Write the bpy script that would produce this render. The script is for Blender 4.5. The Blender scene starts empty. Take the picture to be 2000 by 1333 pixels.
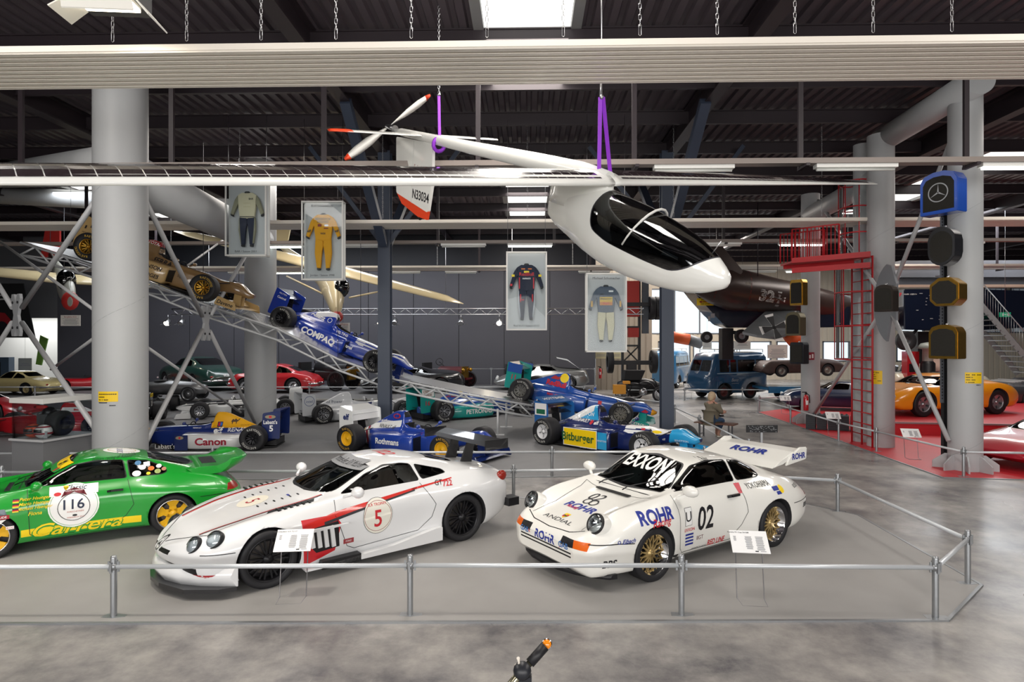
import bpy, bmesh, math, random
from mathutils import Vector as V, Matrix as M
from mathutils.bvhtree import BVHTree
random.seed(7)
PI=math.pi
scn=bpy.context.scene
C=scn.collection
# ---------------------------------------------------------------- camera
CAMH=2.85; YAW=math.radians(1.43); FPX=1200.0
cam_d=bpy.data.cameras.new('camera'); cam=bpy.data.objects.new('camera',cam_d); C.objects.link(cam)
cam.location=(0,0,CAMH); cam.rotation_euler=(PI/2,0,YAW)
cam_d.sensor_width=36; cam_d.lens=36*FPX/2000; cam_d.clip_end=300
scn.camera=cam
scn.view_settings.view_transform='Standard'; scn.view_settings.look='None'
scn.view_settings.gamma=1; scn.view_settings.exposure=-0.04; scn.view_settings.use_curve_mapping=False
scn.cycles.transparent_max_bounces=48
# ---------------------------------------------------------------- world
w=bpy.data.worlds.new('sky'); scn.world=w; w.use_nodes=True
bg=w.node_tree.nodes['Background']; bg.inputs[0].default_value=(0.90,0.95,1.0,1); bg.inputs[1].default_value=1.5
def area(name,loc,size,power,col,rot=(0,0,0)):
    d=bpy.data.lights.new(name,'AREA'); d.shape='RECTANGLE'; d.size,d.size_y=size; d.energy=power; d.color=col
    o=bpy.data.objects.new(name,d); C.objects.link(o); o.location=loc; o.rotation_euler=rot; return o
WARM=(1.0,0.93,0.86); COOL=(0.92,0.96,1.0)
area('skylight_and_fill',(0,9.5,8.75),(1.6,10),640,WARM)
area('skylight_and_fill',(0,27.7,8.75),(1.6,7.4),520,WARM)
area('skylight_and_fill',(-8.6,4.5,8.6),(1.6,8),520,WARM)
area('skylight_and_fill',(8.6,4.5,8.6),(1.6,8),520,WARM)
area('skylight_and_fill',(-8.6,22,8.6),(1.6,9),420,WARM)  # area lamp under closed roof sheet, no skylight panel above it
area('skylight_and_fill',(-17.5,26,8.6),(1.6,9),400,COOL)
area('skylight_and_fill',(15.8,24,8.6),(1.6,9),520,WARM)
area('skylight_and_fill',(14,13,8.5),(1.6,7),300,WARM)  # area lamp by the right columns, the roof has no skylight here
area('skylight_and_fill',(9,38,8.6),(10,8),3000,WARM)  # fill light added to brighten the far right hall, no skylight above
area('skylight_and_fill',(22,32,8.6),(4,10),1500,COOL)  # added fill for the dim rear right, roof sheet closed above
area('skylight_and_fill',(-10,30,8.4),(12,1.5),600,COOL)  # added wide strip of fill light that lifts the dark back wall
area('front_window_fill',(0,-7.5,4.0),(26,3.6),1900,(1.0,0.96,0.92),(PI/2+.22,0,0))  # broad front fill added behind the camera, tilted up to lift the ceiling panel
# ---------------------------------------------------------------- pixel helpers (reference frame 2000x1333)
_cy,_sy=math.cos(YAW),math.sin(YAW)
def ray(px,py):
    x=(px-1000)/FPX; z=(666.5-py)/FPX
    return V((x*_cy-_sy, x*_sy+_cy, z))
def P(px,py,z=0.0):
    r=ray(px,py); t=(z-CAMH)/r.z; return V((r.x*t,r.y*t,z))
def D(px,py,dep):
    r=ray(px,py); return V((r.x*dep,r.y*dep,CAMH+r.z*dep))
# ---------------------------------------------------------------- materials
def lin(h):
    h=h.lstrip('#'); c=[int(h[i:i+2],16)/255 for i in (0,2,4)]
    return tuple(x/12.92 if x<=.04045 else ((x+.055)/1.055)**2.4 for x in c)+(1,)
_m={}
def mat(name,hexc='#808080',rough=.5,metal=0,coat=0,emit=0,noise=0,nscale=8,bump=0,alpha=1,spec=.5):
    if name in _m: return _m[name]
    m=bpy.data.materials.new(name); m.use_nodes=True; nt=m.node_tree; b=nt.nodes['Principled BSDF']
    b.inputs['Base Color'].default_value=lin(hexc); b.inputs['Roughness'].default_value=rough
    b.inputs['Metallic'].default_value=metal; b.inputs['Coat Weight'].default_value=coat; b.inputs['Coat Roughness'].default_value=.03
    b.inputs['Specular IOR Level'].default_value=spec
    if emit: b.inputs['Emission Color'].default_value=lin(hexc); b.inputs['Emission Strength'].default_value=emit
    if noise or bump:
        tc=nt.nodes.new('ShaderNodeTexCoord'); n=nt.nodes.new('ShaderNodeTexNoise'); n.inputs['Scale'].default_value=nscale; n.inputs['Detail'].default_value=6
        nt.links.new(tc.outputs['Object'],n.inputs['Vector'])
        if noise:
            mx=nt.nodes.new('ShaderNodeMix'); mx.data_type='RGBA'
            c=lin(hexc); mx.inputs['A'].default_value=tuple(x*(1-noise) for x in c[:3])+(1,); mx.inputs['B'].default_value=tuple(min(1,x*(1+noise)) for x in c[:3])+(1,)
            nt.links.new(n.outputs['Fac'],mx.inputs['Factor']); nt.links.new(mx.outputs['Result'],b.inputs['Base Color'])
        if bump:
            bp=nt.nodes.new('ShaderNodeBump'); bp.inputs['Strength'].default_value=bump; bp.inputs['Distance'].default_value=.02
            nt.links.new(n.outputs['Fac'],bp.inputs['Height']); nt.links.new(bp.outputs['Normal'],b.inputs['Normal'])
    _m[name]=m; return m
def glassmat(name,tint='#c8d8d8',mixf=.12,rough=.02,ior=1.5):
    if name in _m: return _m[name]
    m=bpy.data.materials.new(name); m.use_nodes=True; nt=m.node_tree; nt.nodes.clear()
    o=nt.nodes.new('ShaderNodeOutputMaterial'); t=nt.nodes.new('ShaderNodeBsdfTransparent'); g=nt.nodes.new('ShaderNodeBsdfGlossy')
    g.inputs['Roughness'].default_value=rough; t.inputs[0].default_value=lin(tint)
    fr=nt.nodes.new('ShaderNodeFresnel'); fr.inputs[0].default_value=ior; ad=nt.nodes.new('ShaderNodeMath'); ad.operation='ADD'; ad.inputs[1].default_value=mixf; ad.use_clamp=True
    mx=nt.nodes.new('ShaderNodeMixShader'); nt.links.new(fr.outputs[0],ad.inputs[0]); nt.links.new(ad.outputs[0],mx.inputs[0])
    nt.links.new(t.outputs[0],mx.inputs[1]); nt.links.new(g.outputs[0],mx.inputs[2]); nt.links.new(mx.outputs[0],o.inputs[0])
    _m[name]=m; return m
def paint(h): return mat('paint_'+h.strip('#'),h,.28,0,.8)
def flat(h,r=.5): return mat('matte_%s_%d'%(h.strip('#'),int(r*100)),h,r)
BLK=mat('black_trim','#121216',.45); RUB=mat('tyre_rubber','#1b1b1f',.62); DARK=mat('dark_interior','#17171b',.7)
CHR=mat('chrome','#e6e6e8',.12,1); ALU=mat('aluminium','#b9babd',.32,1); GALV=mat('galvanised_steel','#a2a5a8',.36,.75,noise=.12,nscale=14)
WHT=paint('#e9e9e6'); GRYCOL=mat('column_grey_paint','#aeb0b2',.5,noise=.03,nscale=3)
STEELB=mat('blue_grey_steel','#3a4354',.45); GLASS=glassmat('car_glass','#7d8b8c',.05); CLEAR=glassmat('clear_acrylic','#f6f9fa',.0,ior=1.22)
DGLASS=glassmat('tinted_glass','#3a4446',.06); LENS=glassmat('lamp_lens','#dfe6ea',.14); TXT=mat('print_black','#16161c',.5); CARBON=mat('carbon_black','#19191d',.3,0,.5)
# ---------------------------------------------------------------- mesh collector
class MB:
    def __init__(s): s.bm=bmesh.new(); s.mats=[]; s.m=0
    def use(s,mt):
        if mt not in s.mats: s.mats.append(mt)
        s.m=s.mats.index(mt); return s
    def _f(s,vs,smooth=False):
        try: f=s.bm.faces.new(vs)
        except ValueError: return None
        f.material_index=s.m; f.smooth=smooth; return f
    def poly(s,pts,smooth=False): return s._f([s.bm.verts.new(p) for p in pts],smooth)
    def box(s,c,d,rot=None):
        c=V(c); hx,hy,hz=d[0]/2,d[1]/2,d[2]/2
        vs=[]
        for x,y,z in ((-1,-1,-1),(1,-1,-1),(1,1,-1),(-1,1,-1),(-1,-1,1),(1,-1,1),(1,1,1),(-1,1,1)):
            p=V((x*hx,y*hy,z*hz)); p=(rot@p if rot else p)+c; vs.append(s.bm.verts.new(p))
        for q in ((0,3,2,1),(4,5,6,7),(0,1,5,4),(1,2,6,5),(2,3,7,6),(3,0,4,7)): s._f([vs[i] for i in q])
        return s
    def bar(s,a,b,w,h=None,up=V((0,0,1))):
        a=V(a);b=V(b);h=h or w; d=b-a; L=d.length
        if L<1e-6: return s
        d/=L; x=d.cross(up)
        if x.length<1e-3: x=d.cross(V((0,1,0)))
        x.normalize(); u=x.cross(d)
        R=M((x,d,u)).transposed(); return s.box((a+b)/2,(w,L,h),R)
    def tube(s,pts,r,n=8,cap=True,closed=False):
        pts=[V(p) for p in pts]; rs=r if isinstance(r,(list,tuple)) else [r]*len(pts); rings=[]; px=None
        for i,p in enumerate(pts):
            if closed: t=pts[(i+1)%len(pts)]-pts[i-1]
            else: t=pts[min(i+1,len(pts)-1)]-pts[max(i-1,0)]
            t.normalize()
            if px is None:
                px=t.cross(V((0,0,1)))
                if px.length<.05: px=t.cross(V((0,1,0)))
            px=(px-t*px.dot(t)).normalized(); q=t.cross(px)
            rings.append([s.bm.verts.new(p+(px*math.cos(2*PI*k/n)+q*math.sin(2*PI*k/n))*rs[i]) for k in range(n)])
        m=len(rings)
        for i in range(m if closed else m-1):
            A,B=rings[i],rings[(i+1)%m]
            for k in range(n): s._f([A[k],A[(k+1)%n],B[(k+1)%n],B[k]],True)
        if cap and not closed: s._f(rings[0][::-1]); s._f(rings[-1])
        return s
    def lathe(s,prof,mtx=M(),n=24,smooth=True,arc=2*PI,a0=0):
        # prof (r,h) about local Z, moved by mtx
        full=abs(arc-2*PI)<1e-6; cnt=n if full else n+1; rings=[]
        for r,h in prof:
            if r<1e-6: rings.append([s.bm.verts.new(mtx@V((0,0,h)))]*cnt)
            else: rings.append([s.bm.verts.new(mtx@V((r*math.cos(a0+arc*k/n),r*math.sin(a0+arc*k/n),h))) for k in range(cnt)])
        for A,B in zip(rings,rings[1:]):
            for k in range(n):
                k2=(k+1)%cnt if full else k+1
                vs=[A[k],A[k2],B[k2],B[k]]; u=[]
                for v_ in vs:
                    if v_ not in u: u.append(v_)
                if len(u)>2: s._f(u,smooth)
        return s
    def prism(s,poly,fn,t0,t1):
        # poly 2D; fn(u,v,t)->point
        A=[s.bm.verts.new(fn(u,v,t0)) for u,v in poly]; B=[s.bm.verts.new(fn(u,v,t1)) for u,v in poly]; n=len(poly)
        s._f(A[::-1]); s._f(B)
        for k in range(n): s._f([A[k],A[(k+1)%n],B[(k+1)%n],B[k]])
        return s
    def ball(s,c,r,n=12,sc=(1,1,1)):
        m=M.Translation(V(c))@M.Diagonal((sc[0],sc[1],sc[2],1)); k=max(5,n//2)
        return s.lathe([(r*math.sin(PI*i/k) if 0<i<k else 0,-r*math.cos(PI*i/k)) for i in range(k+1)],m,n)
    def loft(s,rings,closed=True,cap=True,smooth=True):
        R=[[s.bm.verts.new(p) for p in r] for r in rings]; n=len(R[0])
        for A,B in zip(R,R[1:]):
            for k in range(n if closed else n-1): s._f([A[k],A[(k+1)%n],B[(k+1)%n],B[k]],smooth)
        if cap: s._f(R[0][::-1]); s._f(R[-1])
        return s
    def build(s,name,parent=None,mt=None,loc=None,smooth=None,fix=True):
        if fix: bmesh.ops.recalc_face_normals(s.bm,faces=s.bm.faces)
        me=bpy.data.meshes.new(name); s.bm.to_mesh(me); s.bm.free()
        for m_ in (s.mats or [mt or BLK]): me.materials.append(m_)
        if smooth is not None:
            for p in me.polygons: p.use_smooth=smooth
        o=bpy.data.objects.new(name,me); C.objects.link(o)
        if parent: o.parent=parent
        if loc is not None: o.location=loc
        return o
def tag(o,label,cat,group=None,kind=None):
    if kind: o['kind']=kind
    if label: o['label']=label
    if cat: o['category']=cat
    if group: o['group']=group
    return o
def thing(name,label,cat,loc=(0,0,0),rotz=0,group=None,mtx=None):
    o=bpy.data.objects.new(name,None); C.objects.link(o); o.empty_display_size=.2
    if mtx is not None: o.matrix_world=mtx
    else: o.location=loc; o.rotation_euler=(0,0,rotz)
    return tag(o,label,cat,group)
def struct(o): o['kind']='structure'; return o
def child(o,src):  # copy a child mesh
    c=src.copy(); C.objects.link(c); c.parent=o; return c
def dup(root,mtx=None,loc=None,rotz=None,label=None,group=None):
    r=root.copy(); C.objects.link(r)
    if mtx is not None: r.matrix_world=mtx
    if loc is not None: r.location=loc
    if rotz is not None: r.rotation_euler=(0,0,rotz)
    if label: r['label']=label
    if group: r['group']=group
    for ch in [o for o in bpy.data.objects if o.parent==root]:
        c=ch.copy(); C.objects.link(c); c.parent=r
        for g in [o for o in bpy.data.objects if o.parent==ch]:
            d=g.copy(); C.objects.link(d); d.parent=c
    return r
# ---------------------------------------------------------------- 2D shapes -> (verts2d, faces)
_txt={}
def text2d(s,size=1,bold=0.0,shear=0,space=1.0,sx=1.0):
    key=(s,bold,shear,space)
    if key not in _txt:
        cu=bpy.data.curves.new('t','FONT'); cu.body=s; cu.size=1; cu.offset=bold; cu.shear=shear; cu.space_character=space; cu.resolution_u=3; cu.fill_mode='FRONT'
        ob=bpy.data.objects.new('t',cu); me=bpy.data.meshes.new_from_object(ob)
        vs=[(v.co.x,v.co.y) for v in me.vertices]; fs=[tuple(p.vertices) for p in me.polygons]
        bpy.data.objects.remove(ob); bpy.data.curves.remove(cu); bpy.data.meshes.remove(me)
        if vs:
            x0=min(v[0] for v in vs);x1=max(v[0] for v in vs);y0=min(v[1] for v in vs);y1=max(v[1] for v in vs)
            vs=[((a-(x0+x1)/2),(b-(y0+y1)/2)) for a,b in vs]; _txt[key]=(vs,fs,x1-x0,y1-y0)
        else: _txt[key]=([],[],1,1)
    vs,fs,wd,ht=_txt[key]
    return [(a*size*sx,b*size) for a,b in vs],fs,wd*size*sx,ht*size
def poly2d(pts): return [tuple(p) for p in pts],[tuple(range(len(pts)))]
def disc2d(r,n=28,ry=None,c=(0,0)): return poly2d([(c[0]+r*math.cos(2*PI*k/n),c[1]+(ry or r)*math.sin(2*PI*k/n)) for k in range(n)])
def rect2d(w_,h_,c=(0,0)): return poly2d([(c[0]-w_/2,c[1]-h_/2),(c[0]+w_/2,c[1]-h_/2),(c[0]+w_/2,c[1]+h_/2),(c[0]-w_/2,c[1]+h_/2)])
def ring2d(r1,r0,n=32,c=(0,0)):
    vs=[(c[0]+r1*math.cos(2*PI*k/n),c[1]+r1*math.sin(2*PI*k/n)) for k in range(n)]+[(c[0]+r0*math.cos(2*PI*k/n),c[1]+r0*math.sin(2*PI*k/n)) for k in range(n)]
    return vs,[(k,(k+1)%n,n+(k+1)%n,n+k) for k in range(n)]
def rnd(poly,r=.04,k=4):
    out=[];n=len(poly)
    for i in range(n):
        p=V(poly[i]);a=V(poly[i-1])-p;b=V(poly[(i+1)%n])-p; ra=min(r,a.length*.45); rb=min(r,b.length*.45)
        A=p+a.normalized()*ra;B=p+b.normalized()*rb
        for j in range(k+1):
            t=j/k; q=A*(1-t)**2+p*2*t*(1-t)+B*t*t; out.append((q.x,q.y))
    return out
class Decals:
    """lettering and marks laid on a surface; several materials in one mesh"""
    def __init__(s,bvh=None): s.mb=MB(); s.bvh=bvh; s.k=0; s.log=[]
    def add(s,shape,mt,origin,ux,uy,rot=0,grid=.06,off=.003,maxd=1.5,fn=None,bvh=None,maxL=None):
        vs,fs=shape[0],shape[1]; bvh=None if fn else (bvh or s.bvh)
        if not vs: return
        s.k+=1
        s.mb.use(mt); bm=bmesh.new(); bv=[bm.verts.new((a,b,0)) for a,b in vs]
        for f in fs:
            try: bm.faces.new([bv[i] for i in f])
            except ValueError: pass
        if bvh is not None or fn:
            bmesh.ops.triangulate(bm,faces=bm.faces)
            for ax in (0,1):
                lo=min(v.co[ax] for v in bm.verts); hi=max(v.co[ax] for v in bm.verts); g=math.ceil(lo/grid)*grid
                while g<hi:
                    co=[0,0,0];no=[0,0,0];co[ax]=g;no[ax]=1
                    bmesh.ops.bisect_plane(bm,geom=bm.verts[:]+bm.edges[:]+bm.faces[:],plane_co=co,plane_no=no); g+=grid
        O=V(origin);ux=V(ux).normalized();uy=V(uy);uy=(uy-ux*uy.dot(ux)).normalized();n=ux.cross(uy)
        bb=(min(a for a,b in vs),max(a for a,b in vs),min(b for a,b in vs),max(b for a,b in vs)); lay=0
        for (n2,O2,u2,v2,b2,l2) in s.log:
            if n2.dot(n)<.8: continue
            d=O2-O; cx,cy=d.dot(ux),d.dot(uy)
            if cx+b2[0]<bb[1] and cx+b2[1]>bb[0] and cy+b2[2]<bb[3] and cy+b2[3]>bb[2]: lay=max(lay,l2+1)
        s.log.append((n.copy(),O.copy(),ux.copy(),uy.copy(),bb,lay)); off+=.0011*lay
        if rot: c,s_=math.cos(rot),math.sin(rot); ux,uy=ux*c+uy*s_,uy*c-ux*s_
        mp={}
        for v_ in bm.verts:
            q=O+ux*v_.co.x+uy*v_.co.y
            if fn: q=fn(v_.co.x,v_.co.y)
            if bvh is not None:
                h=bvh.ray_cast(q+n*maxd*.5,-n,maxd)
                if h[0] is None: mp[v_]=None; continue
                nn=h[1]; 
                if nn.dot(n)<0: nn=-nn
                q=h[0]+nn*off
            mp[v_]=s.mb.bm.verts.new(q)
        for f in bm.faces:
            vv=[mp[v_] for v_ in f.verts]
            if all(vv):
                L=max((vv[i].co-vv[i-1].co).length for i in range(len(vv)))
                if L<(maxL or grid*4) or bvh is None: s.mb._f(vv,bvh is not None)
        bm.free()
    def text(s,t,size,mt,origin,ux,uy,bold=.0,shear=0,space=1,sx=1,**k):
        a=text2d(t,size,bold,shear,space,sx); s.add(a,mt,origin,ux,uy,**k)
    def build(s,name='lettering',parent=None):
        if not s.mb.bm.faces: s.mb.bm.free(); return None
        return s.mb.build(name,parent,fix=False)
def interp(pts):
    """monotone cubic through (x,v) sorted by x"""
    pts=sorted(pts); xs=[p[0] for p in pts]; ys=[p[1] for p in pts]; n=len(xs)
    if n==1: return lambda x: ys[0]
    d=[(ys[i+1]-ys[i])/(xs[i+1]-xs[i]) for i in range(n-1)]; m=[d[0]]+[0 if d[i-1]*d[i]<=0 else 2*d[i-1]*d[i]/(d[i-1]+d[i]) for i in range(1,n-1)]+[d[-1]]
    def f(x):
        if x<=xs[0]: return ys[0]
        if x>=xs[-1]: return ys[-1]
        i=0
        while x>xs[i+1]: i+=1
        h=xs[i+1]-xs[i]; t=(x-xs[i])/h
        return ys[i]*(1+2*t)*(1-t)**2+m[i]*h*t*(1-t)**2+ys[i+1]*t*t*(3-2*t)+m[i+1]*h*t*t*(t-1)
    return f
def crom(pts,k):
    """Catmull-Rom through 2D/3D points, open, k per span"""
    out=[];n=len(pts)
    for i in range(n-1):
        p0,p1,p2,p3=pts[max(i-1,0)],pts[i],pts[i+1],pts[min(i+2,n-1)]
        for j in range(k):
            t=j/k; out.append(tuple(.5*((2*b)+(-a+c)*t+(2*a-5*b+4*c-d)*t*t+(-a+3*b-3*c+d)*t**3) for a,b,c,d in zip(p0,p1,p2,p3)))
    out.append(tuple(pts[-1])); return out
def carve(bm,poly,proj,filt):
    """cut a convex outline into the mesh; returns the faces inside it"""
    ia,ib,ic={'side':(0,2,1),'front':(1,2,0),'top':(0,1,2)}[proj]
    ar=sum(poly[i-1][0]*poly[i][1]-poly[i][0]*poly[i-1][1] for i in range(len(poly)))
    if ar<0: poly=poly[::-1]
    x0=min(p[0] for p in poly);x1=max(p[0] for p in poly);y0=min(p[1] for p in poly);y1=max(p[1] for p in poly)
    faces=[]
    for f in bm.faces:
        if not filt(f): continue
        a=[v_.co[ia] for v_ in f.verts];b=[v_.co[ib] for v_ in f.verts]
        if max(a)<x0 or min(a)>x1 or max(b)<y0 or min(b)>y1: continue
        faces.append(f)
    n=len(poly)
    for i in range(n):
        if not faces: break
        p,q=poly[i],poly[(i+1)%n]; dx,dy=q[0]-p[0],q[1]-p[1]; L=math.hypot(dx,dy)
        if L<1e-6: continue
        co=[0,0,0];no=[0,0,0];co[ia],co[ib]=p; no[ia],no[ib]=dy/L,-dx/L
        es=set();vs=set()
        for f in faces: es.update(f.edges);vs.update(f.verts)
        r=bmesh.ops.bisect_plane(bm,geom=list(vs)+list(es)+faces,dist=1e-5,plane_co=co,plane_no=no)
        faces=[g for g in r['geom'] if isinstance(g,bmesh.types.BMFace)]
        keep=[]
        for f in faces:
            c=f.calc_center_median()
            if (c[ia]-p[0])*no[ia]+(c[ib]-p[1])*no[ib]<=1e-5: keep.append(f)
        faces=keep
    return faces
def extract(bm,faces,name,mt,parent,shift=0.0):
    nb=MB(); nb.use(mt); mp={}
    for f in faces:
        vs=[]
        for v_ in f.verts:
            if v_ not in mp: mp[v_]=nb.bm.verts.new(v_.co-v_.normal*shift)
            vs.append(mp[v_])
        nb._f(vs,True)
    bmesh.ops.delete(bm,geom=faces,context='FACES')
    return nb.build(name,parent,fix=False)
# ================================================================ THE SETTING
def floor_mat():
    m=bpy.data.materials.new('polished_concrete'); m.use_nodes=True; nt=m.node_tree; b=nt.nodes['Principled BSDF']; N=nt.nodes.new; L=nt.links.new
    tc=N('ShaderNodeTexCoord'); n1=N('ShaderNodeTexNoise'); n1.inputs['Scale'].default_value=.9; n1.inputs['Detail'].default_value=9; n1.inputs['Roughness'].default_value=.7
    n2=N('ShaderNodeTexNoise'); n2.inputs['Scale'].default_value=.35; n2.inputs['Detail'].default_value=3
    L(tc.outputs['Object'],n1.inputs['Vector']); L(tc.outputs['Object'],n2.inputs['Vector'])
    r=N('ShaderNodeValToRGB'); r.color_ramp.elements[0].position=.36; r.color_ramp.elements[0].color=lin('#5f5d60'); r.color_ramp.elements[1].position=.66; r.color_ramp.elements[1].color=lin('#aaa6a1')
    L(n1.outputs['Fac'],r.inputs[0]); L(r.outputs[0],b.inputs['Base Color'])
    mr=N('ShaderNodeMapRange'); mr.inputs[1].default_value=.35; mr.inputs[2].default_value=.65; mr.inputs[3].default_value=.22; mr.inputs[4].default_value=.42
    L(n2.outputs['Fac'],mr.inputs[0]); L(mr.outputs[0],b.inputs['Roughness'])
    return m
CONC=floor_mat()
CARPET=mat('grey_floor_coating','#757577',.55,noise=.12,nscale=3,bump=.05); CARPL=mat('light_grey_floor_coating','#979593',.5,noise=.10,nscale=2.2,bump=.05)
REDC=mat('red_floor_coating','#c22630',.45,noise=.08,nscale=3)
fl=MB().use(CONC); fl.box((0,20,-.1),(84,62,.2)); struct(fl.build('floor'))
def pad(name,pts,mt,h=.012,edge=True):
    mb=MB().use(mt); W=[p if isinstance(p,V) else P(*p) for p in pts]
    mb.prism([(p.x,p.y) for p in W],lambda u,v,t:V((u,v,t)),0.0,h)
    o=struct(mb.build(name))
    if edge:
        e=MB().use(GALV)
        for a,b in zip(W,W[1:]+W[:1]): e.bar(V((a.x,a.y,h*.6)),V((b.x,b.y,h*.6)),.035,.02)
        struct(e.build(name.replace('floor','trim')))
    return W
pad('floor_front_island',[(-400,1222),(1851,1214),(1917,1145),(1676,1008),(1560,983),(1000,974),(-400,966)],CARPL)
pad('floor_middle_island',[(-300,936),(640,938),(1250,930),(1490,905),(1318,802),(1200,783),(-100,780)],CARPET)
# low display platform along the back wall
PLZ=.42
pb=MB().use(CARPET); A=[D(-300,0,25.5),D(1165,0,25.5),D(1165,0,34),D(-300,0,34)]
pb.prism([(p.x,p.y) for p in A],lambda u,v,t:V((u,v,t)),0,PLZ); struct(pb.build('floor_back_platform'))
e=MB().use(mat('platform_edge_white','#c9c8c4',.4)); e.bar(V((A[0].x,A[0].y-.02,PLZ)),V((A[1].x,A[1].y-.02,PLZ)),.05,.08); struct(e.build('trim_back_platform'))
# red island at the right and its raised deck
red=[(1480,806),(1640,862),(1841,934),(2060,940),(2250,935),(2250,800),(1900,790),(1600,790)]
pad('floor_red_island',red,REDC)
rb=MB().use(REDC)
RZ=.36
B4=[P(1742,826,RZ),P(2150,834,RZ),P(2150,775,RZ),P(1700,775,RZ)]
rb.prism([(p.x,p.y) for p in B4],lambda u,v,t:V((u,v,t)),0.012,RZ); struct(rb.build('floor_red_deck'))
e=MB().use(GALV); e.bar(B4[0]+V((0,-.01,0)),B4[1]+V((0,-.01,0)),.05,.05); e.bar(B4[0],B4[3],.05,.05); struct(e.build('trim_red_deck'))
# ---- walls
WB=mat('dark_grey_wall_panel','#53535b',.65,noise=.04,nscale=1.2); WN=mat('dark_navy_wall','#171a24',.6); BEI=mat('beige_metal_cladding','#b8ae9e',.55,noise=.04)
WHW=mat('white_wall','#dcdedc',.6); GREY=mat('grey_wall','#6f7074',.6)
def X(px,dep): return D(px,0,dep).x
BY=34.0
mb=MB().use(WB); x0,x1=X(94,BY),X(1163,BY); n=12
for i in range(n):
    a=x0+(x1-x0)*i/n; b=x0+(x1-x0)*(i+1)/n; mb.box(((a+b)/2,BY+.1,3.4),(b-a-.03,.2,6.8))
mb.use(BLK); mb.box(((x0+x1)/2,BY+.16,3.4),(x1-x0,.16,6.78)); mb.use(WN); mb.box(((x0+x1)/2,BY+.12,7.95),(x1-x0,.2,2.3)); struct(mb.build('wall_back'))
def ribwall(mb,xa,xb,y,za,zb,pitch=.3,axis='x'):
    n=max(1,int(abs(xb-xa)/pitch))
    for i in range(n):
        a=xa+(xb-xa)*i/n; w_=(xb-xa)/n
        for (u0,u1,dy) in ((0,.72,0),(.72,1,.03)):
            c=a+w_*(u0+u1)/2; s_=abs(w_)*(u1-u0)
            if axis=='x': mb.box((c,y+dy,(za+zb)/2),(s_,.1,zb-za))
            else: mb.box((y+dy,c,(za+zb)/2),(.1,s_,zb-za))
FY=46.0
mb=MB().use(BEI); ribwall(mb,X(1163,36),X(1272,36),36,0,9.1); struct(mb.build('wall_back_right'))
def wall_with_holes(name,mt,xa,xb,y,za,zb,holes,rib=True):
    mb=MB().use(mt); xs=sorted({xa,xb}|{h[0] for h in holes}|{h[1] for h in holes}); zs=sorted({za,zb}|{h[2] for h in holes}|{h[3] for h in holes})
    for a,b in zip(xs,xs[1:]):
        for c,d in zip(zs,zs[1:]):
            cx,cz=(a+b)/2,(c+d)/2
            if any(h[0]<cx<h[1] and h[2]<cz<h[3] for h in holes): continue
            if rib: ribwall(mb,a,b,y,c,d,.35)
            else: mb.box((cx,y,cz),(b-a,.12,d-c))
    return struct(mb.build(name))
def zat(py,dep): return CAMH+(666.5-py)/FPX*dep
holesF=[(X(1268,FY),X(1412,FY),zat(652,FY),zat(566,FY))]
for a,b in ((1285,1345),(1352,1410),(1430,1500),(1512,1560),(1600,1650),(1740,1790)): holesF.append((X(a,FY),X(b,FY),zat(705,FY),zat(668,FY)))
for a,b in ((1905,1945),(1955,2000),(2010,2060)): holesF.append((X(a,FY),X(b,FY),zat(650,FY),zat(565,FY)))
wall_with_holes('wall_far',BEI,X(1180,FY),X(2350,FY),FY,0,9.1,holesF,True)
k=1
for h in holesF:
    mb=MB().use(mat('window_frame_grey','#5d6066',.5)); w_,hh=h[1]-h[0],h[3]-h[2]; cx,cz=(h[0]+h[1])/2,(h[2]+h[3])/2
    for dz in (-hh/2,hh/2): mb.box((cx,FY,cz+dz),(w_+.1,.16,.09))
    for dx in (-w_/2,w_/2): mb.box((cx+dx,FY,cz),(.09,.16,hh+.1))
    nb=3 if w_>4 else 1
    for i in range(1,nb): mb.box((h[0]+w_*i/nb,FY,cz),(.08,.14,hh))
    mb.use(CLEAR); mb.box((cx,FY+.02,cz),(w_,.01,hh)); struct(mb.build('window_%d'%k)); k+=1
# left end: bright opening with banner above, side walls
mb=MB().use(WHW); LY=39
mb.box((X(-60,LY),LY,2.4),(13,.2,4.8)); mb.use(GREY); mb.box((X(-60,BY),BY+.1,6.6),(abs(X(94,BY)-X(-215,BY)),.2,4.9)); struct(mb.build('wall_left_end'))
mb=MB().use(mat('lit_green_panel','#7fb04a',.5)); q=[D(93,662,36),D(78,655,36),D(69,712,36),D(80,714,36)]
mb.prism([(p.x,p.z) for p in q],lambda u,v,t:V((u,t,v)),q[0].y,q[0].y+.08); tag(mb.build('green_banner'),'slanted lime green display panel in the bright opening at far left','panel')
area('left_room_lamp',(X(30,37),37.2,4.6),(5,1.6),260,(1,.98,.95))
mb=MB().use(GREY); ribwall(mb,-8,52,-38,0,9.1,.6,'y'); struct(mb.build('wall_left'))
mb=MB().use(GREY); ribwall(mb,-8,52,38,0,9.1,.6,'y'); struct(mb.build('wall_right'))
wall_with_holes('wall_front',GREY,-39,39,-8,0,9.1,[(-14,14,2.4,6.2)],False)
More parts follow.
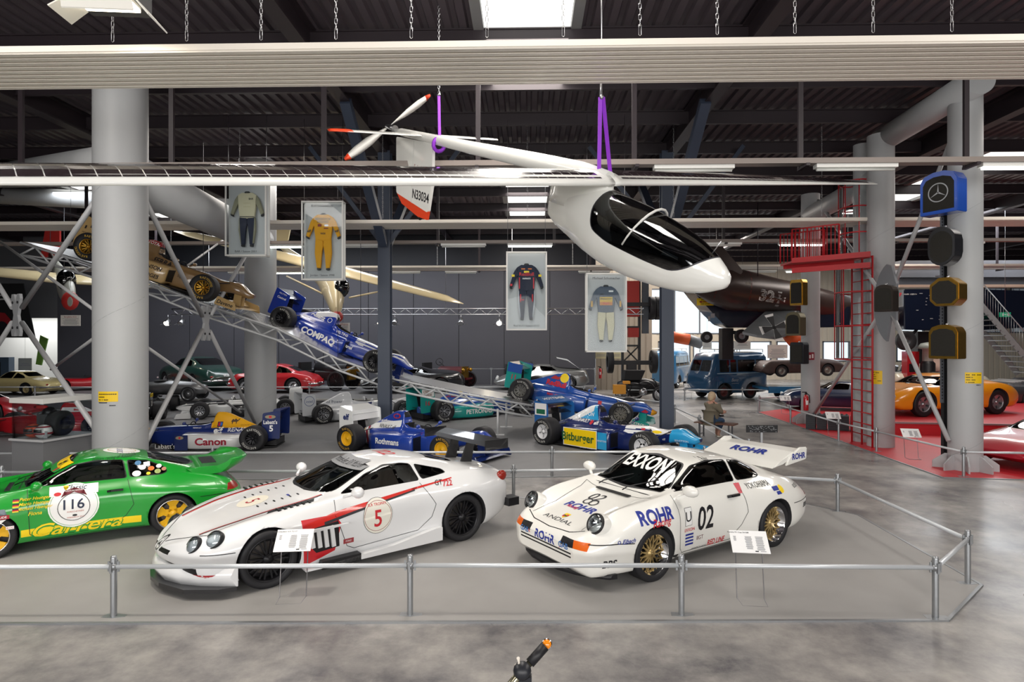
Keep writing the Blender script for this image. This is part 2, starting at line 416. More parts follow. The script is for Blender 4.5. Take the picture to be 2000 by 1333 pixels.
# ---- roof
ROOF=mat('roof_sheet_brown_grey','#4f474d',.45,.1); PUR=mat('roof_steel_brown','#2b2328',.5); SKY=mat('skylight_translucent','#f3f0e8',.5)
sky=[(0,.85,4.0,14.7),(0,.85,23.7,31.3),(-17.5,.9,21,31.5),(15.8,.9,20,31.5),(-8.6,.85,0,9.6),(8.6,.85,0,9.6)]
ZR=9.0
def skyn(m):
    nt=m.node_tree; nt.nodes.clear(); o=nt.nodes.new('ShaderNodeOutputMaterial'); a=nt.nodes.new('ShaderNodeBsdfTranslucent'); a.inputs[0].default_value=(.85,.82,.76,1)
    e_=nt.nodes.new('ShaderNodeEmission'); e_.inputs[0].default_value=(1,.96,.88,1); e_.inputs[1].default_value=.62; s_=nt.nodes.new('ShaderNodeAddShader'); nt.links.new(a.outputs[0],s_.inputs[0]); nt.links.new(e_.outputs[0],s_.inputs[1]); nt.links.new(s_.outputs[0],o.inputs[0])
skyn(SKY)
def ribs(mb,xa,xb,ya,yb,z,pitch=.30,dep=.07):
    n=max(1,round((xb-xa)/pitch)); p=(xb-xa)/n; prof=[]
    for i in range(n):
        a=xa+i*p; prof+=[(a,z+dep),(a+p*.30,z+dep),(a+p*.42,z),(a+p*.88,z)]
    prof.append((xb,z+dep))
    for (u0,z0),(u1,z1) in zip(prof,prof[1:]): mb.poly([(u0,ya,z0),(u1,ya,z1),(u1,yb,z1),(u0,yb,z0)])
mb=MB().use(ROOF)
xs=[-39]+sum([[c-h,c+h] for c,h in sorted({(s_[0],s_[1]) for s_ in sky})],[])+[39]
for i in range(len(xs)-1):
    a,b=xs[i],xs[i+1]; cx=(a+b)/2; sl=sorted([(s_[2],s_[3]) for s_ in sky if abs(s_[0]-cx)<.2])
    if not sl or b-a>3: ribs(mb,a,b,-8,52,ZR); continue
    y=-8
    for (p0,p1) in sl: ribs(mb,a,b,y,p0,ZR); y=p1
    ribs(mb,a,b,y,52,ZR)
struct(mb.build('ceiling',fix=False))
k=20
for (c,h,y0,y1) in sky:
    mb=MB().use(SKY); ribs(mb,c-h,c+h,y0,y1,ZR+.03,.27,.05)
    mb.use(mat('skylight_frame','#8e8f90',.4,.3))
    for s_ in (-1,1): mb.box((c+s_*(h+.1),(y0+y1)/2,ZR-.02),(.2,y1-y0,.1))
    mb.box((c,y0,ZR-.02),(2*h+.4,.12,.1)); mb.box((c,y1,ZR-.02),(2*h+.4,.12,.1))
    struct(mb.build('window_%d'%k,fix=False)); k+=1
mb=MB().use(PUR)
for y in (-5,-2,1,4,6.8,9.4,12.0,14.1,16.4,19.0,21.6,24.4,27.2,30,33,36,39,42,45): mb.box((0,y,8.62),(78,.09,.04)); mb.box((0,y,8.78),(78,.03,.3)); mb.box((0,y,8.95),(78,.07,.03))
struct(mb.build('trim_purlins'))
mb=MB().use(PUR)
for x in (-28.5,-20.3,-12,-4.3,4.3,12,20.3,28.5):
    mb.box((x,19,8.46),(.3,54,.04)); mb.box((x,19,8.72),(.05,54,.5)); mb.box((x,19,8.96),(.3,54,.04))
struct(mb.build('trim_roof_beams'))
# ---- blue-grey steel columns with V braces
for cx,lab,br in ((752,'blue grey steel roof column left of centre, rising behind the white front wing car',1),(1302,'blue grey steel roof column rising beside the seated visitor',1)):
    p=P(cx,0,0) if 0 else D(cx,0,18.35); X0=p.x; Y0=p.y
    t=thing('steel_column',lab,'column',(X0,Y0,0))
    mb=MB().use(STEELB); mb.box((0,-.15,4.25),(.36,.03,8.5)); mb.box((0,.15,4.25),(.36,.03,8.5)); mb.box((0,0,4.25),(.04,.3,8.5)); mb.box((0,0,.02),(.5,.5,.04)); mb.build('post',t)
    for s_ in (-1,1):
        mb=MB().use(STEELB); mb.bar((0,s_*.2,5.7),(0,s_*4.0,8.46),.24,.2); mb.build('brace',t)
    mb=MB().use(STEELB); mb.bar((.05,0,5.7),(2.3,.1,8.7),.1,.12); mb.bar((-.05,0,5.7),(-2.3,.1,8.7),.1,.12); mb.build('side_brace',t)
# ---- big grey round columns
YEL=mat('notice_yellow','#f0c818',.5)
def round_column(cx,dep,r,h,label,notice=None,feet=False,nz=None):
    p=D(cx,0,dep); t=thing('round_column',label,'column',(p.x,p.y,0))
    MB().use(GRYCOL).lathe([(r,0),(r,h)],n=48).build('shaft',t)
    mb=MB().use(mat('column_seam','#97999c',.5))
    z=.3
    while z<h-1:
        mb.tube([(math.cos(a)*(r+.001),math.sin(a)*(r+.001),z+.55*r*(a+PI)) for a in [-PI+i*PI/12 for i in range(13)]],.004,4); z+=2.6
    mb.build('spiral_seam',t)
    if feet:
        mb=MB().use(GRYCOL)
        for k in range(8):
            a=k*PI/4+.3; d=V((math.cos(a),math.sin(a),0)); n=V((-d.y,d.x,0))
            mb.prism([(r-.03,0),(r+.28,0),(r+.28,.16),(r+.05,.34),(r-.03,.34)],lambda u,v,tt:d*u+n*tt+V((0,0,v)),-.015,.015)
        mb.build('foot_plate',t)
    if notice:
        a0,a1,z0,z1=notice; mb=MB().use(YEL); n=8
        def q(a,z,o=.004): return V((math.cos(a)*(r+o),math.sin(a)*(r+o),z))
        for i in range(n):
            a=a0+(a1-a0)*i/n; b=a0+(a1-a0)*(i+1)/n; mb.poly([q(a,z0),q(b,z0),q(b,z1),q(a,z1)])
        mb.use(TXT)
        for k,(f0,f1) in enumerate(((.05,.95),(.05,.4),(.05,.55),(.05,.5),(.6,.9))):
            z=z1-.05-.055*k
            for u in [f0+(f1-f0)*j/9 for j in range(9)]:
                if random.random()<.85:
                    a=a0+(a1-a0)*u; b=a0+(a1-a0)*(u+(f1-f0)/11); mb.poly([q(a,z-.012,.006),q(b,z-.012,.006),q(b,z+.006,.006),q(a,z+.006,.006)])
        mb.build('yellow_notice',t)
    return t
A90=-PI/2
round_column(236,12.5,.49,8.5,'thick grey round column behind the green coupe, yellow notice at head height',(A90-.26,A90+.50,1.66,1.86))
round_column(509,21,.51,8.95,'grey round column behind the yellow and blue racing car')
round_column(1885,13.6,.325,8.4,'grey round column with foot plates at the red floor edge, hung with radiators',(A90-.62,A90+.45,1.93,2.17),True)
round_column(1720,16.6,.33,8.4,'grey round column behind the red ladder, yellow notice on it',(A90-1.25,A90-.4,1.7,2.06))
round_column(1684,17.4,.23,8.4,'slimmer grey column directly behind the ladder rails')
round_column(1583,21.2,.3,7.9,'grey column carrying fire extinguisher and first aid sign',None,True)
# horizontal tubes between them
def pipe(name,label,pts,r,cat='pipe',mt=GRYCOL,n=32):
    o=MB().use(mt).tube(pts,r,n).build(name); tag(o,label,cat); return o
def colp(cx,dep,z): p=D(cx,0,dep); return V((p.x,p.y,z))
pipe('support_tube','thick grey tube running from the front left column back to the second one',[colp(236,12.5,6.3),colp(509,21,6.3)],.49)
pipe('support_tube','thick grey tube running left and back from the front left column',[D(236,322,12.5),D(-40,347,26)],.42)
pipe('support_tube','horizontal grey tube behind the front left column at left edge',[D(-60,378,24),D(205,392,24),D(470,408,23)],.34)
pipe('support_tube','grey tube with round end cap atop the right front column',[colp(1915,12.9,8.35),colp(1720,16.9,8.35)],.31)
pipe('support_tube','grey tube between the ladder column and the column behind it',[colp(1715,16.8,7.3),colp(1583,21.2,7.2)],.3)
# cross braces with gusset plates
ROD=mat('brace_rod_grey','#b6b7b9',.4,.1)
def cross(label,node,arms,r=.05,ps=.32,dep=None):
    t=thing('cross_brace',label,'brace')
    for a in arms:
        d=(a-node).normalized(); MB().use(ROD).tube([node+d*ps*.7,a],r,10).build('rod',t)
    ax=(arms[0]-node).normalized(); ay=(arms[1]-node).normalized(); n=ax.cross(ay).normalized(); up=V((0,0,1)); rt=up.cross(n).normalized()
    pl=[(.34,1),(.78,1),(.9,.78),(.42,.0),(.9,-.78),(.78,-1),(.34,-1),(0,-.62),(-.34,-1),(-.78,-1),(-.9,-.78),(-.42,0),(-.9,.78),(-.78,1),(-.34,1),(0,.62)]
    mb=MB().use(mat('gusset_plate_grey','#a9abae',.5)); mb.prism([(u*ps*.62,v*ps) for u,v in pl],lambda u,v,tt:node+rt*u+up*v+n*tt,-.03,.03)
    mb.use(BLK)
    for u,v in ((.5,.6),(-.5,.6),(.5,-.6),(-.5,-.6)):
        mb.lathe([(0,-.05),(.03,-.05),(.03,.05),(0,.05)],M.Translation(node+rt*u*ps*.62+up*v*ps)@n.to_track_quat('Z','Y').to_matrix().to_4x4(),8)
    mb.build('gusset_plate',t); return t
c1=colp(236,12.5,0); c2=colp(509,21,0)
cross('grey cross brace between front left column and the one behind it',D(402,632,16.4),[D(283,390,12.9),D(520,430,20.5),D(286,862,12.7),D(498,826,20.4)],.055,.46)
cross('grey cross brace left of the front left column, at the left frame edge',D(33,616,14.6),[D(187,392,12.4),D(-110,380,18),D(196,852,12.3),D(-110,842,18)],.055,.5)
for a,b,l in ((D(0,472,17),D(192,612,13),'thin'),(D(100,722,17),D(192,655,13),'thin'),(D(286,678,13),D(470,806,20),'thin'),(D(365,520,19),D(440,466,21),'thin')): 
    tag(MB().use(ROD).tube([a,b],.035,8).build('tie_rod'),'thin grey tie rod slanting between the left round columns','rod','tie rods by the left columns')
nd=D(1733,592,15.4)
t=thing('cross_brace','grey cross brace with big curved shield plate beside the red ladder','brace')
for a in (D(1862,262,13.8),D(1853,862,13.6),D(1598,392,20.5),D(1588,812,20.8)):
    d=(a-nd).normalized(); MB().use(ROD).tube([nd+d*.3,a],.05,10).build('rod',t)
dd=(colp(1885,13.6,0)-colp(1720,16.6,0)).normalized(); nn=V((0,0,1)).cross(dd)
mb=MB().use(mat('gusset_plate_dark','#7e8186',.45)); pl=[(-.18,-.3)]+[(-.25+.75*math.cos(a),1.02*math.sin(a)) for a in [-1.25+i*2.5/14 for i in range(15)]]+[(-.2,.9),(-.38,.45),(-.38,-.45)]
mb.prism([(-u,v) for u,v in pl],lambda u,v,tt:nd+dd*u+V((0,0,v))+nn*tt,-.03,.03); mb.build('gusset_plate',t)
# ---- radiant ceiling panels, hung by chains
RAD=mat('radiant_panel_beige','#e8e1d6',.4)
def radiant(label,y0,y1,pxs,z=6.14,tilt=.0,group='ceiling heating panels'):
    t=thing('ceiling_panel',label,'panel',(2,(y0+y1)/2,z),0,group)
    mb=MB().use(RAD); n=9; w_=(y1-y0); L=54
    for i in range(n):
        a=-w_/2+w_*i/n; p=w_/n
        mb.box((0,a+p*.36,.0),(L,p*.62,.05)); mb.box((0,a+p*.84,.03),(L,p*.40,.02))
    mb.box((0,-w_/2,.03),(L,.02,.07)); mb.box((0,w_/2,.03),(L,.02,.07)); mb.build('ribbed_panel',t)
    ch=None
    for x in pxs:
        if ch is None:
            mb=MB().use(ALU); zz=0.1; k=0
            while zz<2.8:
                a=V((0,0,zz)); L_=.075 if k%9 else .13
                q=[V((0,.0,0)),V((.014,0,.01)),V((.014,0,L_-.01)),V((0,0,L_)),V((-.014,0,L_-.01)),V((-.014,0,.01))]
                if k%2: q=[V((v_.y,v_.x,v_.z)) for v_ in q]
                mb.tube([a+v_ for v_ in q],.0032,4,closed=True); zz+=L_*.82; k+=1
            ch=mb.build('chain',t)
            o=ch
        else: o=child(t,ch)
        o.location=(x,-w_/2,0)
    return t
radiant('beige ribbed heating panel nearest the camera, spanning the top of the picture',6.85,7.85,[-2+x for x in (-4.7,-3.85,-3,-2.15,-1.3,-.45,.4,1.25,2.1,2.95,3.8,4.65,5.5)])
radiant('second ribbed heating panel, hanging behind the suspended aircraft',16.9,17.9,[-14,-10,-6,-2,2,6,10])
radiant('farthest ribbed heating panel, over the dark back wall',27.2,28.2,[-18,-12,-6,0,6,12])
# ---- cable trays with fluorescent lamps
TRAY=mat('tray_beige_brown','#8a807a',.5); TUBE=mat('lamp_tube_glow','#f4fff6',.3,emit=7); TOFF=mat('lamp_tube_off','#d9dbd6',.35)
def tray(dep,z,rodx,lamps,lab,xr=(-24,28)):
    t=thing('cable_tray',lab,'cable tray',(0,dep,z),0,'cable trays')
    mb=MB().use(TRAY); cx=(xr[0]+xr[1])/2; L=xr[1]-xr[0]; mb.box((cx,0,0),(L,.22,.02)); mb.box((cx,-.11,.04),(L,.012,.1)); mb.box((cx,.11,.04),(L,.012,.1)); mb.build('tray',t)
    for x in rodx:
        MB().use(PUR).box((x,.14,1.2),(.09,.06,2.5)).box((x,0,-.05),(.07,.4,.05)).build('hanger',t)
    for i,(px,on) in enumerate(lamps):
        p=D(px,0,dep); f=thing('fluorescent_lamp',LP.get((lab[:9],i),'%s fluorescent lamp hanging under %s'%('lit' if on else 'unlit',lab)),'lamp',(p.x,dep,z-.075)); f['group']=('lit' if on else 'unlit')+' lamps under '+lab.split(',')[0]
        mb=MB().use(flat('#e6e6e2')); mb.box((0,0,.03),(1.5,.16,.07)); mb.build('housing',f)
        mb=MB().use(TUBE if on else TOFF); mb.tube([(-.72,0,-.03),(.72,0,-.03)],.028,10); mb.build('tube',f)
LP={('the front',0):'unlit fluorescent tube right of the aircraft canopy, front tray',('the front',1):'unlit fluorescent tube in front of the red ladder top, front tray',('the front',2):'brightly lit fluorescent tube at the right frame edge, beside the blue radiator'}
y1=11.7
tray(11.7,6.18,[-6.95,-3.95,-.95,2.05,5.2,8.3,11.4,-9.95],[(1352,0),(1662,0),(1975,1)],'the front cable tray, above the wing')
tray(20.4,6.1,[-15,-9,-3,0.9,6.5,12,18],[(545,1),(700,0),(905,0),(1035,1),(1400,0),(1560,1),(1860,0)],'the middle cable tray, in front of the back wall')
tray(29.2,6.2,[-18,-9,-2.3,3,9,16,22],[(350,0),(470,0),(560,1),(640,1),(790,0),(900,0),(1160,0),(1480,0),(1560,1)],'the rear cable tray, along the dark wall')
# ================================================================ WHEELS
_wc={}
def wheel(root,x,y,r,w,rim_r,style='steel',rimc=None,tread=None,side=1,toe=0,z=None,lip=None,label=None):
    """tyre (part) with rim (sub-part); axis along local Y, outer face towards side*Y"""
    rimc=rimc or ALU; key=(r,w,rim_r,style,rimc.name,tread.name if tread else '',lip.name if lip else '')
    R=M.Rotation(-PI/2,4,'X')  # local Z -> +Y
    if key not in _wc:
        h=w/2; n=40
        mb=MB().use(RUB)
        mb.lathe([(rim_r,-h*.86),(rim_r+.01,-h*.93),(r*.90,-h),(r*.97,-h*.90),(r,-h*.72),(r,h*.72),(r*.97,h*.90),(r*.90,h),(rim_r+.015,h*.95),(rim_r,h*.86)],R,n)
        if r>.3:
            for k in range(3): pass
        if tread:
            # ring of letters on the sidewall
            mb.use(tread); s_='GOODYEAR' if style in('f1','f1y','f1w') else 'GOODYEAR'
            for rep in range(2):
                for i,chh in enumerate(s_):
                    vs,fs,wd,ht=text2d(chh,.075*r/.33,.004); a=rep*PI+.35-(i-3.5)*.21
                    rr=(r*.88+rim_r)/2+.01
                    def q(u,v):
                        th=a-u/rr*1.0; R_=rr+v; return V((math.cos(th+PI/2)*-R_*-1,h*.985+.004,math.sin(th+PI/2)*R_))
                    bv=[mb.bm.verts.new(q(-u,v)) for u,v in vs]
                    for f in fs: mb._f([bv[i_] for i_ in f])
        t=mb.build('wheel',None,fix=False); 
        rb=MB().use(lip or rimc); hy=h*.86
        if style=='bbs': rb.lathe([(rim_r,hy),(rim_r*.985,hy-.005),(rim_r*.93,hy-.075),(rim_r*.86,hy-.085),(rim_r*.86,-hy)],R,n)
        else: rb.lathe([(rim_r,hy),(rim_r*.97,hy+.004),(rim_r*.93,hy-.02),(rim_r*.9,hy-.05),(rim_r*.9,-hy)],R,n)
        rb.use(BLK).lathe([(rim_r*.9,-hy*.2),(0,-hy*.2)],R,n)
        rb.use(rimc)
        def spoke(a0,r0,a1,r1,w0,w1,y0,y1,th=.02):
            p0=V((math.cos(a0)*r0,y0,math.sin(a0)*r0)); p1=V((math.cos(a1)*r1,y1,math.sin(a1)*r1))
            d=(p1-p0); d.y=0; d.normalize(); s_=V((-d.z,0,d.x))
            A=[p0-s_*w0/2,p0+s_*w0/2,p1+s_*w1/2,p1-s_*w1/2]; B=[p-V((0,th,0)) for p in A]
            f=[rb.bm.verts.new(p) for p in A]; b=[rb.bm.verts.new(p) for p in B]
            rb._f(f[::-1]); 
            for i in range(4): rb._f([f[i],f[(i+1)%4],b[(i+1)%4],b[i]])
        yo=hy-.03
        if style=='bbs':
            yo=hy-.07
            for k in range(14):
                a=2*PI*k/14
                spoke(a,rim_r*.2,a+.23,rim_r*.55,.016,.012,yo+.01,yo); spoke(a,rim_r*.2,a-.23,rim_r*.55,.016,.012,yo+.01,yo)
                spoke(a+.22,rim_r*.55,a+.02,rim_r*.9,.012,.012,yo,yo+.005); spoke(a-.22,rim_r*.55,a-.02,rim_r*.9,.012,.012,yo,yo+.005)
            for k in range(28):
                a=2*PI*k/28; rb.ball((math.cos(a)*rim_r*.9,yo+.01,math.sin(a)*rim_r*.9),.006,5)
        elif style=='multi':
            for k in range(10):
                for d in (-.13,.13): spoke(2*PI*k/10+d*.6,rim_r*.22,2*PI*k/10+d,rim_r*.92,.016,.02,yo-.01,yo-.005,.03)
        elif style=='star':
            for k in range(5):
                a=2*PI*k/5+.3; spoke(a,rim_r*.15,a,rim_r*.55,.13,.09,yo-.02,yo-.02,.04); spoke(a,rim_r*.5,a+.2,rim_r*.92,.07,.10,yo-.02,yo-.005,.03); spoke(a,rim_r*.5,a-.2,rim_r*.92,.07,.10,yo-.02,yo-.005,.03)
        elif style in('f1','f1y','f1w'):
            for k in range(7):
                for d in (-.1,.1): spoke(2*PI*k/7,rim_r*.2,2*PI*k/7+d*2,rim_r*.9,.022,.022,yo-.06,yo-.03,.02)
        elif style=='wire':
            for k in range(20):
                a=2*PI*k/20; spoke(a,rim_r*.15,a+.35,rim_r*.93,.012,.012,yo,yo-.02,.01); spoke(a,rim_r*.15,a-.35,rim_r*.93,.012,.012,yo,yo-.02,.01)
        elif style=='wood':
            for k in range(12): a=2*PI*k/12; spoke(a,rim_r*.15,a,rim_r*.95,.035,.028,.02,.02,.05)
        elif style=='slot':
            rb.lathe([(rim_r*.9,yo-.03),(rim_r*.78,yo-.01),(rim_r*.45,yo+.01),(0,yo+.02)],R,n)
            rb.use(BLK)
            for k in range(10):
                a=2*PI*k/10; spoke(a,rim_r*.55,a,rim_r*.78,.045,.06,yo+.012,yo+.0,.003)
            rb.use(rimc)
        elif style=='disc':
            rb.lathe([(rim_r*.9,yo-.02),(rim_r*.6,yo-.05),(rim_r*.35,yo-.01),(0,yo)],R,n)
        rb.lathe([(rim_r*.24,yo-.03),(rim_r*.22,yo+.008),(rim_r*.1,yo+.012),(rim_r*.08,yo+.02),(0,yo+.02)],R,20)
        if style in('bbs','multi','star'):
            rb.use(mat('brake_disc','#6f6a66',.4,.8)).lathe([(rim_r*.72,yo-.09),(0,yo-.09)],R,24)
        o=rb.build('rim',t,fix=False); _wc[key]=(t.data,o.data)
        t.parent=root
    else:
        t=bpy.data.objects.new('wheel',_wc[key][0]); C.objects.link(t); t.parent=root
        o=bpy.data.objects.new('rim',_wc[key][1]); C.objects.link(o); o.parent=t
    t.location=(x,y,z if z is not None else r); t.rotation_euler=(0,0,(0 if side>0 else PI)+toe)
    if label: t['label']=label
    return t
# ================================================================ CAR BODIES
def sst(a,b,x): t=max(0,min(1,(x-a)/(b-a))); return t*t*(3-2*t)
class Body:
    """lofted car shell: x forward, y left, z up; origin on the ground midway between the axles"""
    def __init__(s,sp,nx=90,ks=5):
        s.sp=sp; f=s.f={k:interp(v if isinstance(v,list) else [(0,v)]) for k,v in sp.items() if k in('top','belt','w','zb','wr','wbf','crown','sill')}
        x0,x1=sp['x']; s.x0,s.x1=x0,x1
        crown=f.get('crown',lambda x:.045); wbf=f.get('wbf',lambda x:.9); sillf=f.get('sill',lambda x:.96)
        def sect(x):
            w=f['w'](x); zb=f['zb'](x); zt=f['top'](x); zl=min(f['belt'](x),10); wb=w*wbf(x); wr=min(f['wr'](x),wb*.97)
            g=sst(.03,.2,zt-zl); zl2=min(zl,zt+.12); 
            zm=zb+(zl2-zb)*.42; cr=crown(x)
            h6=((wb*.45+wr*.55)+.02*g, zl2+(zt-cr-zl2)*.5); n6=(wb*.86,zl2+(zt-zl2)*.42+.012)
            h7=(wr,zt-cr); n7=(wb*.62,zt+(zl2-zt)*.12-.004)
            h8=(wr*.62,zt-cr*.28); n8=(wb*.34,zt-.002)
            L=lambda a,b:(a[0]*(1-g)+b[0]*g,a[1]*(1-g)+b[1]*g)
            pts=[(0,zb),(w*.78,zb),(w*sillf(x),zb+.05*min(1,(zl2-zb)*3)),(w,zm),(w*.992,zb+(zl2-zb)*.75),(wb,zl2),L(n6,h6),L(n7,h7),L(n8,h8),(0,zt)]
            return crom(pts,ks)
        s.sect=sect
        xs=[]
        for i in range(nx+1):
            t=i/nx; t=t+ .035*math.sin(2*PI*t)*-1; xs.append(x0+(x1-x0)*t)
        bm=s.bm=bmesh.new(); rings=[]
        for x in xs:
            h=sect(x); r=[bm.verts.new((x,a,b)) for a,b in h]; l=[bm.verts.new((x,-a,b)) for a,b in h[1:-1]]
            rings.append(r+l[::-1])
        n=len(rings[0])
        for A,B in zip(rings,rings[1:]):
            for k in range(n):
                fc=bm.faces.new([A[k],A[(k+1)%n],B[(k+1)%n],B[k]]); fc.smooth=True
        bm.faces.new(rings[0][::-1]); bm.faces.new(rings[-1])
        bmesh.ops.recalc_face_normals(bm,faces=bm.faces); bm.normal_update()
        s.mats=[]; s.mi(sp['paint']); s.bvh=BVHTree.FromBMesh(bm); s.parts=[]
    def mi(s,m):
        if m not in s.mats: s.mats.append(m)
        return s.mats.index(m)
    def side(s,poly,mt,sgn=(1,-1),ny=.25,zmin=-9):
        i=s.mi(mt)
        for g in sgn:
            for f in carve(s.bm,poly,'side',lambda f:f.normal.y*g>ny and f.calc_center_median().y*g>.02 and f.calc_center_median().z>zmin): f.material_index=i
    def topp(s,poly,mt,mirror=False,nz=.2,zmin=0):
        i=s.mi(mt)
        for pl in ([poly,[(a,-b) for a,b in poly]] if mirror else [poly]):
            for f in carve(s.bm,pl,'top',lambda f:f.normal.z>nz and f.calc_center_median().z>zmin): f.material_index=i
    def front(s,poly,mt,nx=.2,mirror=False,xmin=-9,back=False):
        i=s.mi(mt); g=-1 if back else 1
        for pl in ([poly,[(-a,b) for a,b in poly]] if mirror else [poly]):
            for f in carve(s.bm,pl,'front',lambda f:f.normal.x*g>nx and f.calc_center_median().x*g>xmin): f.material_index=i
    def pane(s,proj,poly,name,root,glass,gasket=BLK,gw=.016,filt=None,r=.03,shift=.004):
        c=V((sum(p[0] for p in poly)/len(poly),sum(p[1] for p in poly)/len(poly))); poly=rnd(poly,r)
        big=[]
        for p in poly:
            d=V(p)-c; d=d*(1+gw/max(d.length,.05)) if d.length>0 else d; big.append(tuple(c+d))
        s.bm.normal_update()
        if gasket:
            i=s.mi(gasket)
            for f in carve(s.bm,big,proj,filt): f.material_index=i
        fs=carve(s.bm,poly,proj,filt)
        if fs: return extract(s.bm,fs,name,glass,root,shift)
    def arch(s,x,r,z,depth=.26,mt=DARK,stretch=1.0):
        i=s.mi(mt)
        for g in (1,-1):
            pl=[(x+r*stretch*math.cos(a),z+r*math.sin(a)) for a in [2*PI*k/36 for k in range(36)]]
            fs=carve(s.bm,pl,'side',lambda f:f.calc_center_median().y*g>.35 and (f.normal.y*g>.05 or f.normal.z<-.3))
            if not fs: continue
            st=set(fs); ed={e for f in fs for e in f.edges if any(ff not in st for ff in e.link_faces)}
            bmesh.ops.delete(s.bm,geom=fs,context='FACES')
            ed=[e for e in ed if e.is_valid]
            r_=bmesh.ops.extrude_edge_only(s.bm,edges=ed)
            for v_ in r_['geom']:
                if isinstance(v_,bmesh.types.BMVert): v_.co.y-=g*depth
                elif isinstance(v_,bmesh.types.BMFace): v_.material_index=i; v_.smooth=True
    def done(s,root,name='body'):
        me=bpy.data.meshes.new(name); 
        for m in s.mats: me.materials.append(m)
        s.bm.to_mesh(me); s.bm.free(); o=bpy.data.objects.new(name,me); C.objects.link(o); o.parent=root; return o
    def width(s,x): return s.f['w'](x)
    def surf(s,o,d):
        h=s.bvh.ray_cast(V(o),V(d).normalized(),5); n=h[1]
        return h[0],(n if n.dot(V(d))<0 else -n)
    # frames for lettering
    def fr_side(s,x,z,g): return dict(origin=(x,g*.9,z),ux=(-g,0,0),uy=(0,0,1),maxd=1.6)
    def fr_top(s,x,y,rot=0):  # read from the front of the car looking back
        return dict(origin=(x,y,1.1),ux=(0,1,0),uy=(-1,0,0),maxd=2.2,rot=rot)
    def fr_front(s,y,z): return dict(origin=(1.9,y,z),ux=(0,1,0),uy=(0,0,1),maxd=1.6)
def sidef(g): return lambda f:f.normal.y*g>.3 and f.calc_center_median().y*g>.2
def car_glass(b,root,ws,rw,sides,glass=GLASS,gasket=BLK,xmin=0,rxmax=-.3):
    b.pane('front',ws,'windscreen',root,glass,gasket,.02,lambda f:f.normal.x>.25 and f.calc_center_median().x>xmin,.05)
    if rw: b.pane('front',rw,'rear_window',root,glass,gasket,.02,lambda f:f.normal.x<-.08 and f.calc_center_median().x<rxmax and f.normal.z>.1,.06)
    for pl in sides:
        for g in (1,-1): b.pane('side',pl,'side_window',root,glass,gasket,.016,sidef(g),.04)
def interior(root,xf,xr,w,zf,zbelt,seatc=DARK,wheel_side=1,cage=None,roofz=1.1):
    mb=MB().use(DARK); mb.box(((xf+xr)/2,0,zf),(xf-xr,2*w,.04)); mb.box((xf-.05,0,(zf+zbelt)/2),(.3,2*w-.1,zbelt-zf)); mb.box((xr+.1,0,(zf+zbelt)/2),(.1,2*w-.1,zbelt-zf)); mb.build('cabin_lining',root)
    for g in (1,-1):
        mb=MB().use(seatc); cx=(xf+xr)/2+.02
        mb.box((cx,g*w*.5,zf+.14),(.5,.46,.16)); mb.box((cx-.3,g*w*.5,zf+.40),(.14,.46,.56),M.Rotation(-.2,3,'Y')); mb.box((cx-.38,g*w*.5,zf+.70),(.09,.26,.16),M.Rotation(-.2,3,'Y'))
        for q in (1,-1): mb.box((cx-.26,g*w*.5+q*.22,zf+.5),(.2,.05,.45),M.Rotation(-.2,3,'Y'))
        bmesh.ops.bevel(mb.bm,geom=mb.bm.edges[:],offset=.025,segments=1,affect='EDGES'); mb.build('seat',root)
    mb=MB().use(BLK); c=V((xf-.28,wheel_side*w*.5,zbelt-.03)); mb.tube([c+V((.05*math.sin(a)*1.5,.18*math.cos(a),.17*math.sin(a))) for a in [2*PI*k/16 for k in range(16)]],.014,6,closed=True); mb.bar(c,c+V((.2,0,-.06)),.03); mb.build('steering_wheel',root)
    if cage:
        mb=MB().use(cage); xb=xr+.55; yy=w*.82
        mb.tube([(xb,yy,zf),(xb,yy,roofz-.12),(xb,yy-.12,roofz-.02),(xb,-yy+.12,roofz-.02),(xb,-yy,roofz-.12),(xb,-yy,zf)],.02,8); mb.tube([(xb,yy,zf+.1),(xb,-yy+.1,roofz-.1)],.018,8)
        for g in (1,-1): mb.tube([(xb,g*(yy-.1),roofz-.05),(xb-.7,g*(yy-.12),zbelt-.05)],.018,8); mb.tube([(xb,g*yy,zf+.3),(xf-.1,g*yy,zf+.25)],.018,8)
        mb.build('roll_cage',root)
def place(root,pf,pr,wb,ht,side,z=0,scale=True,smin=.85,smax=1.18):
    """pf, pr: ground contact points of the near-side front and rear wheels; side=+1 when the near side is the car's left"""
    pf,pr=V(pf),V(pr); d=pf-pr; L=d.length; x=d/L; up=V((0,0,1)); y=up.cross(x).normalized(); zz=x.cross(y); s_=max(smin,min(smax,L/wb)) if scale else 1
    o=(pf+pr)/2-y*side*ht*s_
    m=M((x,y,zz)).transposed().to_4x4()
    root.matrix_world=M.Translation(o+V((0,0,z)))@m@M.Diagonal((s_,s_,s_,1)); return s_
def headlamp(root,c,r,d,ringm=BLK,name='headlight'):
    c=V(c); m=M.Translation(c)@V(d).to_track_quat('Z','Y').to_matrix().to_4x4()
    mb=MB().use(ringm).lathe([(r*1.12,-.08),(r*1.14,-.01),(r*1.08,.012),(r*.99,.012),(r*.99,-.02)],m,28); mb.use(CHR).lathe([(r,-.005),(r*.8,-.05),(r*.4,-.08),(0,-.085)],m,24); o=mb.build(name,root,fix=False)
    mb=MB().use(LENS).lathe([(r,.0),(r*.85,.02),(r*.5,.036),(0,.042)],m,24); mb.build('lens',o,fix=False); return o
def mirror_pod(root,c,g,mt,sc=1):
    mb=MB().use(mt); mb.ball(c,.1*sc,14,(.75,1.15,.7)); mb.bar(V(c)-V((0,0,.03)),V(c)+V((.08,-g*.14,-.1)),.035); mb.build('door_mirror',root)
